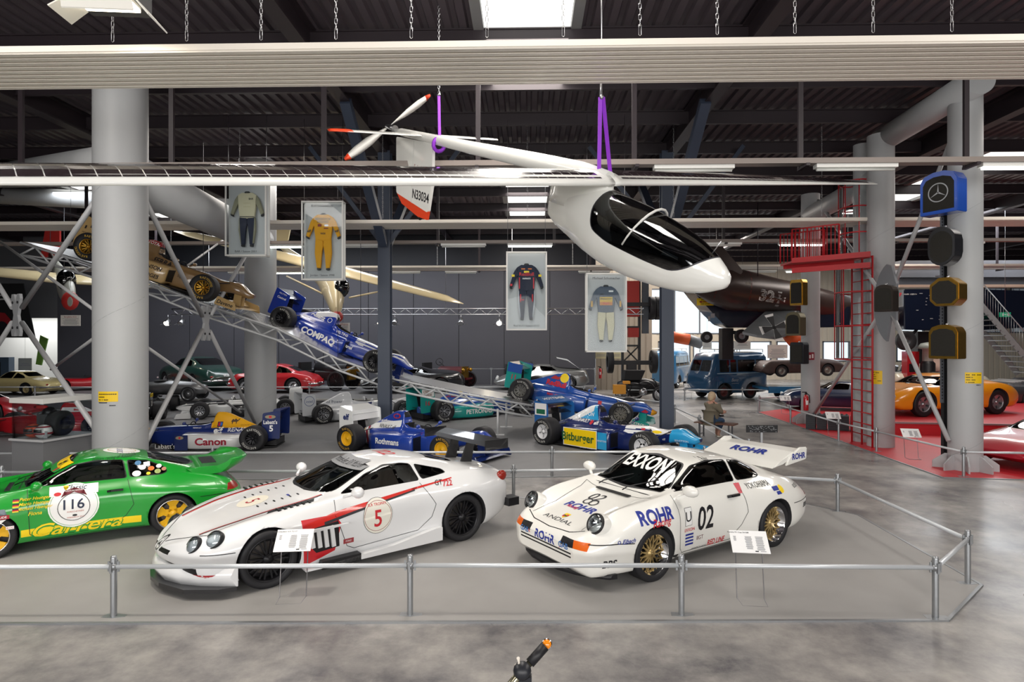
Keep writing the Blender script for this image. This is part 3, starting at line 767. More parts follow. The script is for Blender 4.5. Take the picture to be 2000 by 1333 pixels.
def spl(bodyf,pts,r=.004,mt=BLK):
    pass
class Lines:
    """thin panel gaps drawn on a body"""
    def __init__(s,bvh): s.bvh=bvh; s.mb=MB().use(BLK)
    def side(s,pts,g,wd=.007):
        P_=[]
        for (x0,z0),(x1,z1) in zip(pts,pts[1:]):
            n=max(1,int(math.hypot(x1-x0,z1-z0)/.05)); P_+=[(x0+(x1-x0)*i/n,z0+(z1-z0)*i/n) for i in range(n)]
        P_.append(pts[-1]); s._run([(V((x,g*1.3,z)),V((0,-g,0))) for x,z in P_],wd)
    def top(s,pts,wd=.007,sym=True):
        for q in ((1,-1) if sym else (1,)):
            P_=[]
            for (x0,z0),(x1,z1) in zip(pts,pts[1:]):
                n=max(1,int(math.hypot(x1-x0,z1-z0)/.05)); P_+=[(x0+(x1-x0)*i/n,z0+(z1-z0)*i/n) for i in range(n)]
            P_.append(pts[-1]); s._run([(V((x,q*y,1.6)),V((0,0,-1))) for x,y in P_],wd)
    def _run(s,rays,wd):
        pts=[]
        for o,d in rays:
            h=s.bvh.ray_cast(o,d,3)
            if h[0] is not None: pts.append((h[0],h[1] if h[1].dot(d)<0 else -h[1]))
        for (a,na),(b,nb) in zip(pts,pts[1:]):
            if (a-b).length>.2: continue
            t=(b-a).normalized(); sa=t.cross(na).normalized()*wd/2; 
            s.mb.poly([a-sa+na*.0025,a+sa+na*.0025,b+sa+nb*.0025,b-sa+nb*.0025])
    def build(s,root): 
        return s.mb.build('panel_gap',root,fix=False) if s.mb.bm.faces else None
# ================================================================ THE THREE CARS IN FRONT
OUT=mat('tyre_letter_white','#cfcfca',.6); GOLD=mat('gold_rim','#cdb27a',.34,.8); YR=mat('yellow_rim','#e8b21c',.35)
BLUE_T=flat('#1c2f8f'); RED_T=flat('#c8202c'); WHT_T=flat('#f2f2f0',.4); YEL_T=flat('#f6d51e',.4); GRN_T=flat('#2a8a3c'); SILV_T=flat('#9a9ca0'); ORG_T=flat('#e0762a')
CREAM=paint('#f1f0ea')
# wheel opening of a 911 style body
def spec911(pt,wide=.0):
    return dict(x=(-2.19,2.1),paint=pt,
     top=[(-2.19,.60),(-2.12,.66),(-2.0,.755),(-1.8,.865),(-1.5,.985),(-1.2,1.09),(-.9,1.19),(-.55,1.275),(-.2,1.31),(.1,1.285),(.3,1.20),(.55,1.06),(.78,.93),(.88,.885),(1.2,.815),(1.6,.715),(1.9,.64),(2.03,.59),(2.1,.50)],
     belt=[(-2.19,.56),(-2.0,.72),(-1.7,.83),(-1.2,.91),(-.6,.93),(.3,.93),(.8,.915),(1.1,.895),(1.4,.87),(1.62,.82),(1.82,.70),(2.0,.60),(2.1,.49)],
     w=[(-2.19,.62),(-2.12,.74),(-1.95,.84),(-1.6,.90+wide),(-1.14,.92+wide),(-.75,.88+wide*.6),(-.35,.825),(.5,.825),(.85,.86+wide*.5),(1.14,.875+wide*.7),(1.5,.86+wide*.5),(1.8,.82),(1.95,.77),(2.05,.68),(2.1,.54)],
     zb=[(-2.19,.38),(-2.0,.24),(-1.5,.18),(0,.17),(1.6,.17),(1.95,.16),(2.1,.26)],
     wr=[(-2,.42),(-1.3,.47),(-.6,.56),(.2,.565),(.8,.60)],wbf=[(-2,.82),(-1.14,.81),(-.4,.865),(.5,.865),(1.2,.80),(1.6,.78),(1.9,.82)],crown=[(-2,.03),(-.6,.055),(.2,.06),(.6,.05)])
def lip_arch(b,root,x,r,z,mt):
    pass
def build911(root,pt,livery,rimstyle,rimc,lipm,seatc,wide=0.0,wr_=.245,ww=.25,cage=None,gl=GLASS):
    b=Body(spec911(pt,wide),100,5)
    b.arch(1.136,.345,.325); b.arch(-1.136,.35,.325)
    L=Lines(b.bvh)
    for g in (1,-1):
        L.side([(.72,.93),(.70,.72),(.68,.30),(.62,.235),(-.30,.235),(-.50,.40),(-.60,.56),(-.52,.93)],g)
        L.side([(2.0,.545),(1.7,.545),(1.48,.52)],g,.012); L.side([(-1.52,.56),(-2.1,.56)],g,.01); L.side([(.62,.20),(-.75,.20)],g,.008)
    L.top([(2.03,0),(2.0,.35),(1.93,.55)],.012); L.top([(1.93,.48),(1.6,.44),(1.1,.52),(.93,.60)]); L.top([(.93,.6),(.97,.3),(.98,0)]) ; L.top([(-1.5,.4),(-1.56,0)]); L.top([(-1.5,.4),(-2.05,.45)])
    ws=[(-.60,.945),(0,.93),(.60,.945),(.475,1.215),(0,1.255),(-.475,1.215)]
    rw=[(-.40,1.02),(0,1.0),(.40,1.02),(.46,1.2),(0,1.235),(-.46,1.2)]
    livery(b,root)
    car_glass(b,root,ws,rw,[[(.62,.955),(.16,1.205),(-.12,1.235),(-.45,1.22),(-.50,.955)],[(-.56,.96),(-.52,1.21),(-.78,1.165),(-1.02,1.05),(-1.06,.985),(-.98,.96)]],gl,xmin=.1,rxmax=-.8)
    b.front([(.52,.475),(.70,.475),(.70,.56),(.50,.56)],mat('indicator_orange','#e0661c',.25),.0,True,1.2)
    b.front([(.30,.475),(.52,.475),(.50,.56),(.30,.56)],BLK,.0,True,1.2)
    for z in (.36,.40): b.front([(-.5,z),(.5,z),(.5,z+.018),(-.5,z+.018)],BLK,.2)
    b.side([(-2.15,.60),(-1.93,.60),(-1.95,.70),(-2.08,.71)],mat('tail_lamp_red','#8f2418',.25),(1,-1),.0)
    b.done(root); L.build(root)
    for g in (1,-1):
        hp_,hn=b.surf((3,g*.63,.705),(-1,0,0)); ax=V((.88,g*.06,.47)).normalized(); hc=hp_+V((.015,0,.035))
        mb=MB().use(pt); mb.lathe([(.10,-.42),(.128,-.20),(.134,-.04),(.122,.0)],M.Translation(hc)@ax.to_track_quat('Z','Y').to_matrix().to_4x4(),28); mb.build('lamp_pod',root)
        headlamp(root,hc+ax*.012,.108,ax,BLK)
        mirror_pod(root,(.60,g*.93,1.0),g,pt)
        MB().use(BLK).bar((-.30,g*.835,.80),(-.46,g*.835,.80),.03).bar((-.26,g*.80,.79),(-.30,g*.835,.80),.03).build('door_handle',root)
        MB().use(mat('fog_lamp','#d8dcdd',.15,.5)).ball((1.97,g*.42,.52),.035,10,(.4,1.2,1)).build('fog_lamp',root)
    for x,w2 in ((1.136,ww*.92),(-1.136,ww*1.08)):
        for g in (1,-1): wheel(root,x,g*((.80+wide*.7) if x>0 else (.83+wide)) - g*w2*.28,.318,w2,wr_,rimstyle,rimc,None,g,lip=lipm)
    interior(root,.75,-1.0,.62,.36,.9,seatc,1,cage,1.2)
    mb=MB().use(BLK)
    for y in (-.35,.1): mb.tube([(.93,y,.90),(.86,y+.02,.935),(.60,y+.32,1.045)],.008,6)
    mb.box((1.0,0,.868),(.06,.6,.012)); mb.build('wiper',root)
    return b
# ---------------------------------------------------------------- white race coupe 02
r02=thing('race_coupe','white race coupe number 02 with blue lettering and gold mesh wheels','car')
def liv02(b,root):
    T=Decals(b.bvh); K=TXT
    for g in (1,-1):
        T.text('02',.40,K,**b.fr_side(.20,.60,g),bold=.015,sx=.78,shear=.12)
        T.add(rect2d(.13,.22),BLK,**b.fr_side(.52,.66,g)); T.add(rect2d(.12,.21),WHT_T,**b.fr_side(.52,.66,g)); T.text('U',.17,K,**b.fr_side(.52,.66,g),bold=.01)
        T.text('EXXON',.055,RED_T,**b.fr_side(.50,.50,g),bold=.01)
        for z in (.44,.40,.36,.32): T.add(rect2d(.15,.022),BLUE_T,**b.fr_side(.50,z,g))
        T.text('IIGT',.07,mat('print_maroon','#6b2334'),**b.fr_side(.30,.37,g))
        T.text('HIGHTECH SIGNS',.035,K,**b.fr_side(.30,.245,g)); T.text('RED LINE',.10,RED_T,**b.fr_side(-.02,.27,g),bold=.02,shear=.2,sx=.8)
        T.text('ROHR',.19,BLUE_T,**b.fr_side(1.10,.765,g),bold=.035,shear=.15,sx=1.05); T.text('Racing',.12,RED_T,**b.fr_side(1.04,.68,g),shear=.4,bold=.01)
        T.text('Eibach',.07,BLUE_T,**b.fr_side(1.56,.56,g),bold=.02,shear=.3); T.add(ring2d(.02,.012),BLUE_T,**b.fr_side(1.69,.56,g))
        T.text('YOKOHAMA',.095,K,**b.fr_side(-.88,.875,g),sx=.85); T.add(poly2d([(-.05,.06),(.05,.06),(.03,-.06),(-.03,-.06)]),flat('#d9606a'),**b.fr_side(-.52,.865,g))
        T.add(rect2d(.13,.05),BLUE_T,**b.fr_side(-1.16,.80,g)); T.add(rect2d(.10,.04),BLUE_T,**b.fr_side(-1.19,.745,g)); T.add(disc2d(.05),YEL_T,**b.fr_side(-1.27,.78,g))
        T.text('BOSCH',.06,K,**b.fr_side(-1.72,.76,g)); T.text('BBS',.10,K,**b.fr_side(-1.93,.47,g),bold=.02); T.text('BBS',.11,K,**b.fr_side(1.80,.33,g),bold=.03,shear=.2)
        T.add(poly2d([(.35,0),(.30,.07),(.10,.085),(-.05,.06),(-.1,0)]),BLK,**b.fr_side(1.0,.17,g))
    T.text('02',.25,K,**b.fr_top(1.22,-.05),bold=.01,shear=.1); T.text('ROHR',.17,BLUE_T,**b.fr_top(1.52,-.02),bold=.035,shear=.15,sx=1.15); T.text('Racing',.08,RED_T,**b.fr_top(1.57,-.12),shear=.4,bold=.01)
    T.add(ring2d(.07,.05),K,**b.fr_top(1.36,-.07)); T.add(ring2d(.07,.05),K,**b.fr_top(1.36,.04))
    T.text('ANDIAL',.10,K,**b.fr_top(1.88,-.02),sx=1.5); 
    T.add(poly2d([(-.045,.06),(.045,.06),(.045,0),(0,-.06),(-.045,0)]),YEL_T,**b.fr_top(1.78,0)); T.add(rect2d(.04,.03,(.02,.02)),RED_T,**b.fr_top(1.78,0)); T.add(rect2d(.04,.03,(-.02,-.012)),RED_T,**b.fr_top(1.78,0)); T.add(rect2d(.025,.03),K,**b.fr_top(1.78,0))
    T.text('ROHR',.13,BLUE_T,**b.fr_front(-.0,.475),bold=.03,sx=1.1); T.add(poly2d([(-.36,.06),(-.30,-.03),(-.32,-.03)]),RED_T,**b.fr_front(0,.48)); T.add(poly2d([(.36,.0),(.28,-.05),(.28,-.06)]),RED_T,**b.fr_front(0,.48))
    for y in (-.42,.36): T.text('GAB',.09,flat('#3d6fb0'),**b.fr_front(y,.47),bold=.02)
    T.text('J. Rohr',.05,K,**b.fr_side(-.1,1.255,1)); T.text('J. Rohr',.05,K,**b.fr_side(-.1,1.255,-1))
    T.text('EXXON',.18,WHT_T,origin=(1.0,-.02,1.165),ux=(0,1,0),uy=(0,0,1),maxd=1.8,bold=.035,sx=1.2,off=.012,grid=.04,maxL=.13)
    T.build('lettering',root)
build911(r02,CREAM,liv02,'bbs',GOLD,CHR,flat('#2a1416',.8),.03,.235,.26,ALU)
def wing02(root):
    mb=MB().use(CREAM); 
    prof=[(-1.45,.99),(-1.62,1.07),(-1.95,1.185),(-2.22,1.20),(-2.24,1.17),(-2.0,1.13),(-1.7,1.03)]
    mb.prism(prof,lambda u,v,t:V((u,t,v)),-.66,.66)
    mb.prism([(-1.5,.93),(-2.05,.98),(-1.95,1.1),(-1.5,1.0)],lambda u,v,t:V((u,t,v)),-.34,.34)
    for g in (1,-1): mb.prism([(-1.75,1.0),(-2.26,1.05),(-2.28,1.23),(-2.1,1.24),(-1.85,1.13)],lambda u,v,t:V((u,g*.66+t,v)),-.02,.02)
    bmesh.ops.bevel(mb.bm,geom=mb.bm.edges[:],offset=.012,segments=2,affect='EDGES'); o=mb.build('rear_wing',root)
    T=Decals()
    d=V((-.33,0,.115)).normalized(); T.text('ROHR',.2,BLUE_T,origin=(-1.80,.02,1.145),ux=(0,1,0),uy=(-d.x*-1,0,d.z) if 0 else (-.945,0,.33),bold=.035,shear=.15,sx=1.1,off=0)
    for g in (1,-1): T.text('ROHR',.12,BLUE_T,origin=(-2.06,g*.684,1.12),ux=(-g,0,0),uy=(0,0,1),bold=.03)
    T.build('wing_lettering',root)
wing02(r02)
MB().use(BLK).loft([[V((2.08-(abs(y)/.8)**2.4*.30,y,.20)),V((2.12-(abs(y)/.8)**2.4*.30,y,.155)),V((1.9-(abs(y)/.8)**2.4*.2,y,.14)),V((1.9-(abs(y)/.8)**2.4*.2,y,.2))] for y in (-.82,-.7,-.5,-.25,0,.25,.5,.7,.82)]).build('front_lip',r02)
place(r02,P(1279,1138),P(1508,1068),2.272,.86,1)
# ---------------------------------------------------------------- green coupe 116
GREEN=paint('#18962f')
rg=thing('sports_coupe','green sports coupe number 116 with yellow stripe and yellow wheels','car')
def livg(b,root):
    T=Decals(b.bvh); K=TXT
    for g in (1,-1):
        b.side([(.78,.27),(-.70,.27),(-.70,.375),(.78,.375)],YEL_T,(g,),.1)
        T.add(rect2d(.62,.16),GREEN,**b.fr_side(.10,.33,g)) if 0 else None
        T.text('Carrera',.26,GREEN,**b.fr_side(.10,.325,g),bold=.045,shear=.35,sx=1.35); T.text('Carrera',.26,YEL_T,**b.fr_side(.10,.335,g),bold=.008,shear=.35,sx=1.35)
        T.add(disc2d(.325),GREEN,**b.fr_side(.16,.64,g)); T.add(disc2d(.315),WHT_T,**b.fr_side(.16,.64,g)); T.add(ring2d(.295,.29),GREEN,**b.fr_side(.16,.64,g)); T.add(rect2d(.60,.13),WHT_T,**b.fr_side(.16,.86,g)); T.add(ring2d(.20,.192),K,**b.fr_side(.16,.62,g))
        T.text('116',.20,flat('#1c2a44'),**b.fr_side(.16,.665,g),bold=.012); T.text('Classic',.10,flat('#1c2a44'),**b.fr_side(.14,.89,g),shear=.3,bold=.01)
        T.add(poly2d([(-.16,.0),(-.12,.08),(0,.12),(.12,.08),(.16,0),(.12,.02),(0,.06),(-.12,.02)]),flat('#7b2a35'),**b.fr_side(.16,.77,g))
        T.text('SOLITUDE REVIVAL',.025,WHT_T,**b.fr_side(.16,.85,g)); T.add(disc2d(.045,16,.025),RED_T,**b.fr_side(.36,.82,g)); T.add(poly2d([(-.03,.03),(.03,.03),(.03,0),(0,-.035),(-.03,0)]),YEL_T,**b.fr_side(.26,.895,g))
        T.text('PORSCHETREFF',.03,flat('#b04a30'),**b.fr_side(.14,.555,g)); T.text('WEISSACH 2015',.03,flat('#b04a30'),**b.fr_side(.14,.47,g)); T.add(disc2d(.03,12,.015),K,**b.fr_side(.15,.50,g))
        for k,nm in enumerate(('Peter Haenger','Mario Haenger','Michael Haenger')):
            z=.80-.062*k; T.text(nm,.06,YEL_T,**b.fr_side(.62,z,g),shear=.3,bold=.008)
            for j,cm in enumerate((K,RED_T,YEL_T)): T.add(rect2d(.07,.017),cm,**b.fr_side(.84,z+.016-.017*j,g))
        T.text('Fiona',.075,YEL_T,**b.fr_side(.62,.60,g),shear=.3,bold=.008)
        T.add(poly2d([(-.10,.0),(-.07,.09),(.07,.09),(.10,0)]),flat('#77838c'),**b.fr_side(1.03,.62,g)); T.add(rect2d(.25,.055),flat('#a82a34'),**b.fr_side(1.03,.60,g)); T.text('SOLITUDE',.042,WHT_T,**b.fr_side(1.03,.60,g),bold=.015)
        T.add(poly2d([(-.09,.0),(0,-.075),(.09,0)]),WHT_T,**b.fr_side(1.03,.565,g)); T.add(rect2d(.09,.045),WHT_T,**b.fr_side(.90,.44,g)); T.text('IROC',.035,RED_T,**b.fr_side(.90,.44,g))
        for (x,z,r_,cm) in ((-.66,1.15,.045,flat('#4a7fa8')),(-.72,1.08,.05,WHT_T),(-.64,1.0,.06,WHT_T),(-.84,1.05,.045,ORG_T),(-.95,1.07,.04,WHT_T),(-.93,1.0,.045,flat('#9fb06a')),(-1.02,1.02,.035,flat('#b8836a')),(-.80,.985,.03,YEL_T),(-.80,1.14,.02,WHT_T)):
            T.add(disc2d(r_,16,r_*.7),cm,**b.fr_side(x,z,g))
        T.add(rect2d(.09,.06),WHT_T,**b.fr_side(-.78,1.12,g)); T.text('history racing of Rudolphe',.055,K,**b.fr_side(-.35,1.255,g),shear=.4)
    T.add(disc2d(.3,32,.26),WHT_T,**b.fr_top(-.45,.0)); T.text('CLASSIC',.12,flat('#3a3f86'),**b.fr_top(-.42,.05)); T.add(ring2d(.2,.19),flat('#c8a24a'),**b.fr_top(-.45,0))
    # sun strip on the windscreen
    F=dict(ux=(0,1,0),uy=(0,0,1),maxd=1.8,off=.012,grid=.04,maxL=.13)
    T.add(rect2d(1.02,.085),YEL_T,origin=(1,0,1.185),**F); T.add(rect2d(1.08,.045),GRN_T,origin=(1,0,1.12),**F)
    for i in range(14): T.add(rect2d(.018,.03),K,origin=(1,.12+.025*(i%9),1.20-.03*(i//7)-.01*(i%2)),**F)
    T.add(disc2d(.035),flat('#b0405a'),origin=(1,-.1,1.19),**F); T.add(disc2d(.03),RED_T,origin=(1,.42,1.13),**F); T.add(disc2d(.03),flat('#b0405a'),origin=(1,-.42,1.19),**F)
    T.build('lettering',root)
build911(rg,GREEN,livg,'star',YR,CHR,DARK,.0,.235,.24,None)
mb=MB().use(GREEN); prof=[(-1.35,.98),(-1.60,.99),(-1.95,.985),(-2.18,1.04),(-2.30,1.10),(-2.33,1.08),(-2.24,.97),(-2.05,.87),(-1.7,.86),(-1.45,.9)]
secs=[]
for t in [-1,-.9,-.6,-.3,0,.3,.6,.9,1]:
    e_=1-abs(t)**6*.35; secs.append([V((-1.5+(u+1.5)*(e_ if u<-1.5 else 1),t*.66,v)) for u,v in prof])
mb.loft(secs); mb.build('rear_spoiler',rg)
MB().use(BLK).box((-1.72,0,.995),(.22,.62,.012)).build('engine_grille',rg)
place(rg,P(-22,1097),P(338,1043),2.272,.83,1)
# ---------------------------------------------------------------- white long-nose coupe 5
WSLR=paint('#e6e7e8')
rs=thing('race_coupe','white long-nosed race coupe number 5 with red stripes and black wheels','car')
sp=dict(x=(-2.30,2.36),paint=WSLR,
 top=[(-2.30,.78),(-2.22,.90),(-2.05,.955),(-1.8,.985),(-1.5,1.06),(-1.2,1.15),(-.85,1.225),(-.5,1.25),(-.2,1.225),(.1,1.13),(.4,1.015),(.62,.935),(.75,.90),(1.1,.85),(1.5,.775),(1.9,.68),(2.15,.60),(2.3,.52),(2.36,.44)],
 belt=[(-2.30,.74),(-2.15,.86),(-1.8,.93),(-1.35,.95),(-.8,.93),(0,.885),(.6,.86),(1.0,.83),(1.4,.78),(1.8,.69),(2.1,.585),(2.3,.49),(2.36,.42)],
 w=[(-2.30,.68),(-2.2,.80),(-2.0,.88),(-1.7,.945),(-1.35,.965),(-1.0,.94),(-.6,.90),(.2,.90),(.7,.925),(1.1,.95),(1.4,.955),(1.7,.92),(1.95,.83),(2.12,.68),(2.25,.46),(2.33,.22),(2.36,.10)],
 zb=[(-2.30,.45),(-2.15,.28),(-1.7,.17),(0,.14),(1.7,.14),(2.0,.18),(2.2,.30),(2.36,.39)],
 wr=[(-2.2,.45),(-1.5,.46),(-.8,.54),(-.2,.56),(.5,.62)],wbf=[(-2.3,.84),(-1.35,.82),(-.6,.86),(.4,.86),(1.2,.84),(1.9,.80),(2.36,.8)],crown=[(-2,.03),(-.5,.06),(.4,.06)])
b=Body(sp,110,5); b.arch(1.35,.365,.34); b.arch(-1.35,.375,.345)
L=Lines(b.bvh)
for g in (1,-1):
    L.side([(.52,.87),(.55,.70),(.40,.30),(.30,.25),(-.62,.30),(-.82,.45),(-.88,.62),(-.70,.91)],g)
    L.side([(1.72,.50),(2.05,.49)],g,.01)
L.top([(2.28,.10),(2.12,.36),(1.95,.62)],.01); L.top([(1.95,.62),(1.3,.70),(.75,.70)])
for g in (1,-1):
    b.side([(.98,.72),(.56,.72),(.48,.60),(.56,.28),(.95,.16)],flat('#c9202a',.35),(g,),.05)
    b.side([(.90,.60),(.52,.64),(.50,.32),(.80,.30),(.90,.42)],BLK,(g,),.05)
T=Decals(b.bvh)
for g in (1,-1):
    RS=paint('#cf2a22'); DG=flat('#2c2d33')
    T.add(poly2d([(-.05,.0),(.0,.055),(1.05,.045),(1.45,.075),(1.45,-.01),(1.0,-.01)]),RS,**b.fr_side(.58,.705,g)) if 0 else None
    T.add(poly2d([(.95*-1,.66),(-.55,.745),(0,.80),(.6,.865),(1.2,.925),(1.2,.912),(.6,.84),(0,.755),(-.5,.655),(-.9,.60)]),RS,origin=(0,g*.9,0),ux=(-g,0,0),uy=(0,0,1),maxd=1.8)
    T.add(poly2d([(-.7,.655),(0,.757),(.6,.842),(.6,.826),(0,.732),(-.7,.62)]),DG,origin=(0,g*.9,0),ux=(-g,0,0),uy=(0,0,1),maxd=1.8)
    T.add(disc2d(.205,36,.225),BLK,**b.fr_side(-.02,.60,g)); T.add(disc2d(.20,36,.22),flat('#e9e6da',.4),**b.fr_side(-.02,.60,g)); T.add(ring2d(.19,.185),flat('#8c2030'),**b.fr_side(-.02,.60,g))
    T.text('5',.30,RED_T,**b.fr_side(-.02,.57,g),bold=.012,sx=.85); T.text('SLR TROPHY',.045,RED_T,**b.fr_side(-.02,.745,g),bold=.01)
    T.text('GT',.09,BLK,**b.fr_side(-.98,.885,g),shear=.3); T.text('722',.10,RED_T,**b.fr_side(-1.10,.865,g),bold=.02,shear=.25)
    T.add(rect2d(.14,.06),flat('#9d3a40'),**b.fr_side(.38,.36,g)); T.text('PORZ',.03,WHT_T,**b.fr_side(.38,.36,g))
    T.add(rect2d(.20,.05),flat('#b3222c'),**b.fr_side(2.0,.245,g)); T.text('TROPHY 722',.026,WHT_T,**b.fr_side(2.0,.245,g))
    # slatted outlets beside the bonnet and fins in the side vent
    T.add(poly2d([(-.30,-.0),(-.26,.06),(.30,.06),(.26,-.03)]),BLK,origin=(1.02,g*.70,1.1),ux=(-1,0,0),uy=(0,1,0) if g<0 else (0,-1,0),maxd=2)
    # bonnet stripes following the bonnet edge
    for q,wd,mt_ in ((0,.035,RS),(.03,.02,DG)):
        pl=[(2.0,.46+q),(1.6,.56+q),(1.0,.60+q),(.6,.56+q)]
        T.add(poly2d([(x,y) for x,y in pl]+[(x,y+wd) for x,y in pl[::-1]]) if g>0 else poly2d([(x,-y) for x,y in pl]+[(x,-y-wd) for x,y in pl[::-1]]),mt_,origin=(0,0,1.1),ux=(1,0,0),uy=(0,1,0),maxd=2.2)
    for k in range(6):
        T.add(poly2d([(-.02,-.012),(.02,-.012),(.03,.012),(-.01,.012)]) ,BLK,origin=(1.05+.09*k,g*.27,1.1),ux=(0,1,0),uy=(1,0,0),maxd=2) if 0 else T.add(disc2d(.012,10,.045),BLK,origin=(.80+.10*k,g*.28,1.1),ux=(1,0,0),uy=(0,1,0),maxd=2)
T.add(disc2d(.19,32,.19),flat('#e4dfcf',.4),**b.fr_top(1.28,.0)); T.text('5',.24,flat('#a02834'),**b.fr_top(1.28,.0),bold=.01); T.text('722',.28,RED_T,**b.fr_top(-.55,.02),bold=.01,shear=.2); T.add(rect2d(.08,.03),BLUE_T,**b.fr_top(.9,.2))
F=dict(ux=(0,1,0),uy=(0,0,1),maxd=2.4,off=.012,grid=.04,maxL=.16)
T.add(rect2d(1.0,.09),mat('sunstrip_grey','#8d8f92',.4),origin=(1,0,1.165),**F); T.text('Mercedes-Benz SLR McLaren',.07,TXT,origin=(1,0,1.165),**F,shear=.25)
# three-pointed star on the nose
T.add(ring2d(.075,.062),BLK,origin=(1.6,0,.5),ux=(0,1,0),uy=(0,0,1),maxd=1.8)
for k in range(3):
    a=PI/2+k*2*PI/3; T.add(poly2d([(.065*math.cos(a),.065*math.sin(a)),(.014*math.cos(a+1.05),.014*math.sin(a+1.05)),(0,0),(.014*math.cos(a-1.05),.014*math.sin(a-1.05))]),BLK,origin=(1.6,0,.5),ux=(0,1,0),uy=(0,0,1),maxd=1.8)
T.build('lettering',rs)
b.front([(.10,.44),(.34,.44),(.36,.49),(.12,.49)],BLK,.1,True,1.5)
b.front([(.15,.24),(.50,.22),(.50,.36),(.2,.37)],BLK,.1,True,1.2); b.front([(.55,.22),(.72,.24),(.72,.34),(.55,.35)],BLK,.1,True,1.2)
car_glass(b,rs,[(-.60,.93),(0,.925),(.60,.93),(.47,1.165),(0,1.205),(-.47,1.165)],[(-.36,1.05),(.36,1.05),(.42,1.17),(-.42,1.17)],[[(.40,.915),(.0,1.10),(-.25,1.165),(-.50,1.175),(-.64,1.15),(-.70,.945)],[(-.76,.955),(-.72,1.14),(-1.12,1.03),(-1.15,.99)]],glassmat('race_glass','#5b6b6a',.06),xmin=-.2,rxmax=-.9)
b.done(rs); L.build(rs)
for g in (1,-1):
    for yy,zz,r_ in ((.73,.63,.098),(.60,.575,.088)):
        hp_,hn=b.surf((3,g*yy,zz),(-1,0,0)); headlamp(rs,hp_+hn*.004,r_,(hn+V((.5,0,0))).normalized(),BLK)
    mb=MB().use(WSLR); mb.ball((.30,g*1.0,.97),.095,14,(.8,1.1,.75)); mb.tube([(.42,g*.84,.90),(.34,g*.95,.95)],.02,8); mb.build('door_mirror',rs)
    mb=MB().use(WSLR)
    for k in range(4): mb.box((.60+.085*k,g*.925,.47),(.05,.05,.26-.02*k),M.Rotation(.12,3,'Y'))
    mb.prism([(.98,.56),(.40,.585),(.40,.60),(.98,.60)],lambda u,v,t:V((u,g*.95+t,v)),-.02,.02); mb.build('side_vent_fin',rs)
    mb=MB().use(WSLR); mb.prism([(.95,.12),(-.95,.12),(-.95,.30),(-.85,.30),(-.2,.20),(.95,.14)],lambda u,v,t:V((u,g*.93+t,v)),-.08,.06); mb.build('side_skirt',rs)
    mb=MB().use(BLK); mb.box((.5,g*.93,.15),(.5,.12,.1)); mb.build('side_exhaust',rs)
    mb=MB().use(mat('tail_lamp_red','#8f2418',.25)); mb.ball((-2.13,g*.78,.82),.09,12,(1,.6,.9)); mb.build('tail_lamp',rs)
    for k in range(5): pass
mb=MB().use(BLK)
for k in range(6):
    for g in (1,-1): mb.box((.80+.075*k,g*.70,.865-.006*k),(.05,.10,.02),M.Rotation(-.4,3,'Y'))
mb.build('vent_slats',rs)
mb=MB().use(CARBON); mb.prism([(2.42,0),(2.38,.3),(2.2,.7),(1.9,.93),(1.72,.97),(1.72,-.97),(1.9,-.93),(2.2,-.7),(2.38,-.3)],lambda u,v,t:V((u,v,t)),.09,.135); mb.build('front_splitter',rs)
mb=MB().use(WSLR); mb.loft([[V((2.36-(abs(y)/.95)**2.2*.62,y,.33)),V((2.40-(abs(y)/.95)**2.2*.62,y,.24)),V((2.34-(abs(y)/.95)**2.2*.62,y,.13)),V((2.0-(abs(y)/.95)**2.2*.3,y,.13)),V((2.0-(abs(y)/.95)**2.2*.3,y,.33))] for y in (-.95,-.85,-.7,-.5,-.25,0,.25,.5,.7,.85,.95)]) ; mb.build('front_apron',rs)
mb=MB().use(CARBON)
mb.prism([(-1.78,1.30),(-1.9,1.335),(-2.14,1.375),(-2.15,1.355),(-1.9,1.30)],lambda u,v,t:V((u,t,v)),-.86,.86)
for g in (1,-1):
    mb.box((-1.97,g*.87,1.32),(.42,.02,.15)); mb.prism([(-1.75,.97),(-1.95,.94),(-2.02,1.33),(-1.90,1.32)],lambda u,v,t:V((u,g*.22+t,v)),-.018,.018)
mb.build('rear_wing',rs)
mb=MB().use(CARBON); mb.box((-2.28,.8,.42),(.2,.2,.12)); mb.box((-2.28,-.8,.42),(.2,.2,.12)); mb.build('rear_diffuser',rs)
for x,w2,r_ in ((1.35,.25,.335),(-1.35,.29,.34)):
    for g in (1,-1): wheel(rs,x,g*(.93-w2/2),r_,w2,.255,'multi',mat('black_rim','#1d1d21',.35,.3),None,g)
interior(rs,.45,-1.1,.62,.34,.86,DARK,1,mat('cage_pale','#9fb3b0',.4),1.13)
place(rs,P(527,1152),P(907,1059),2.70,.93,1)
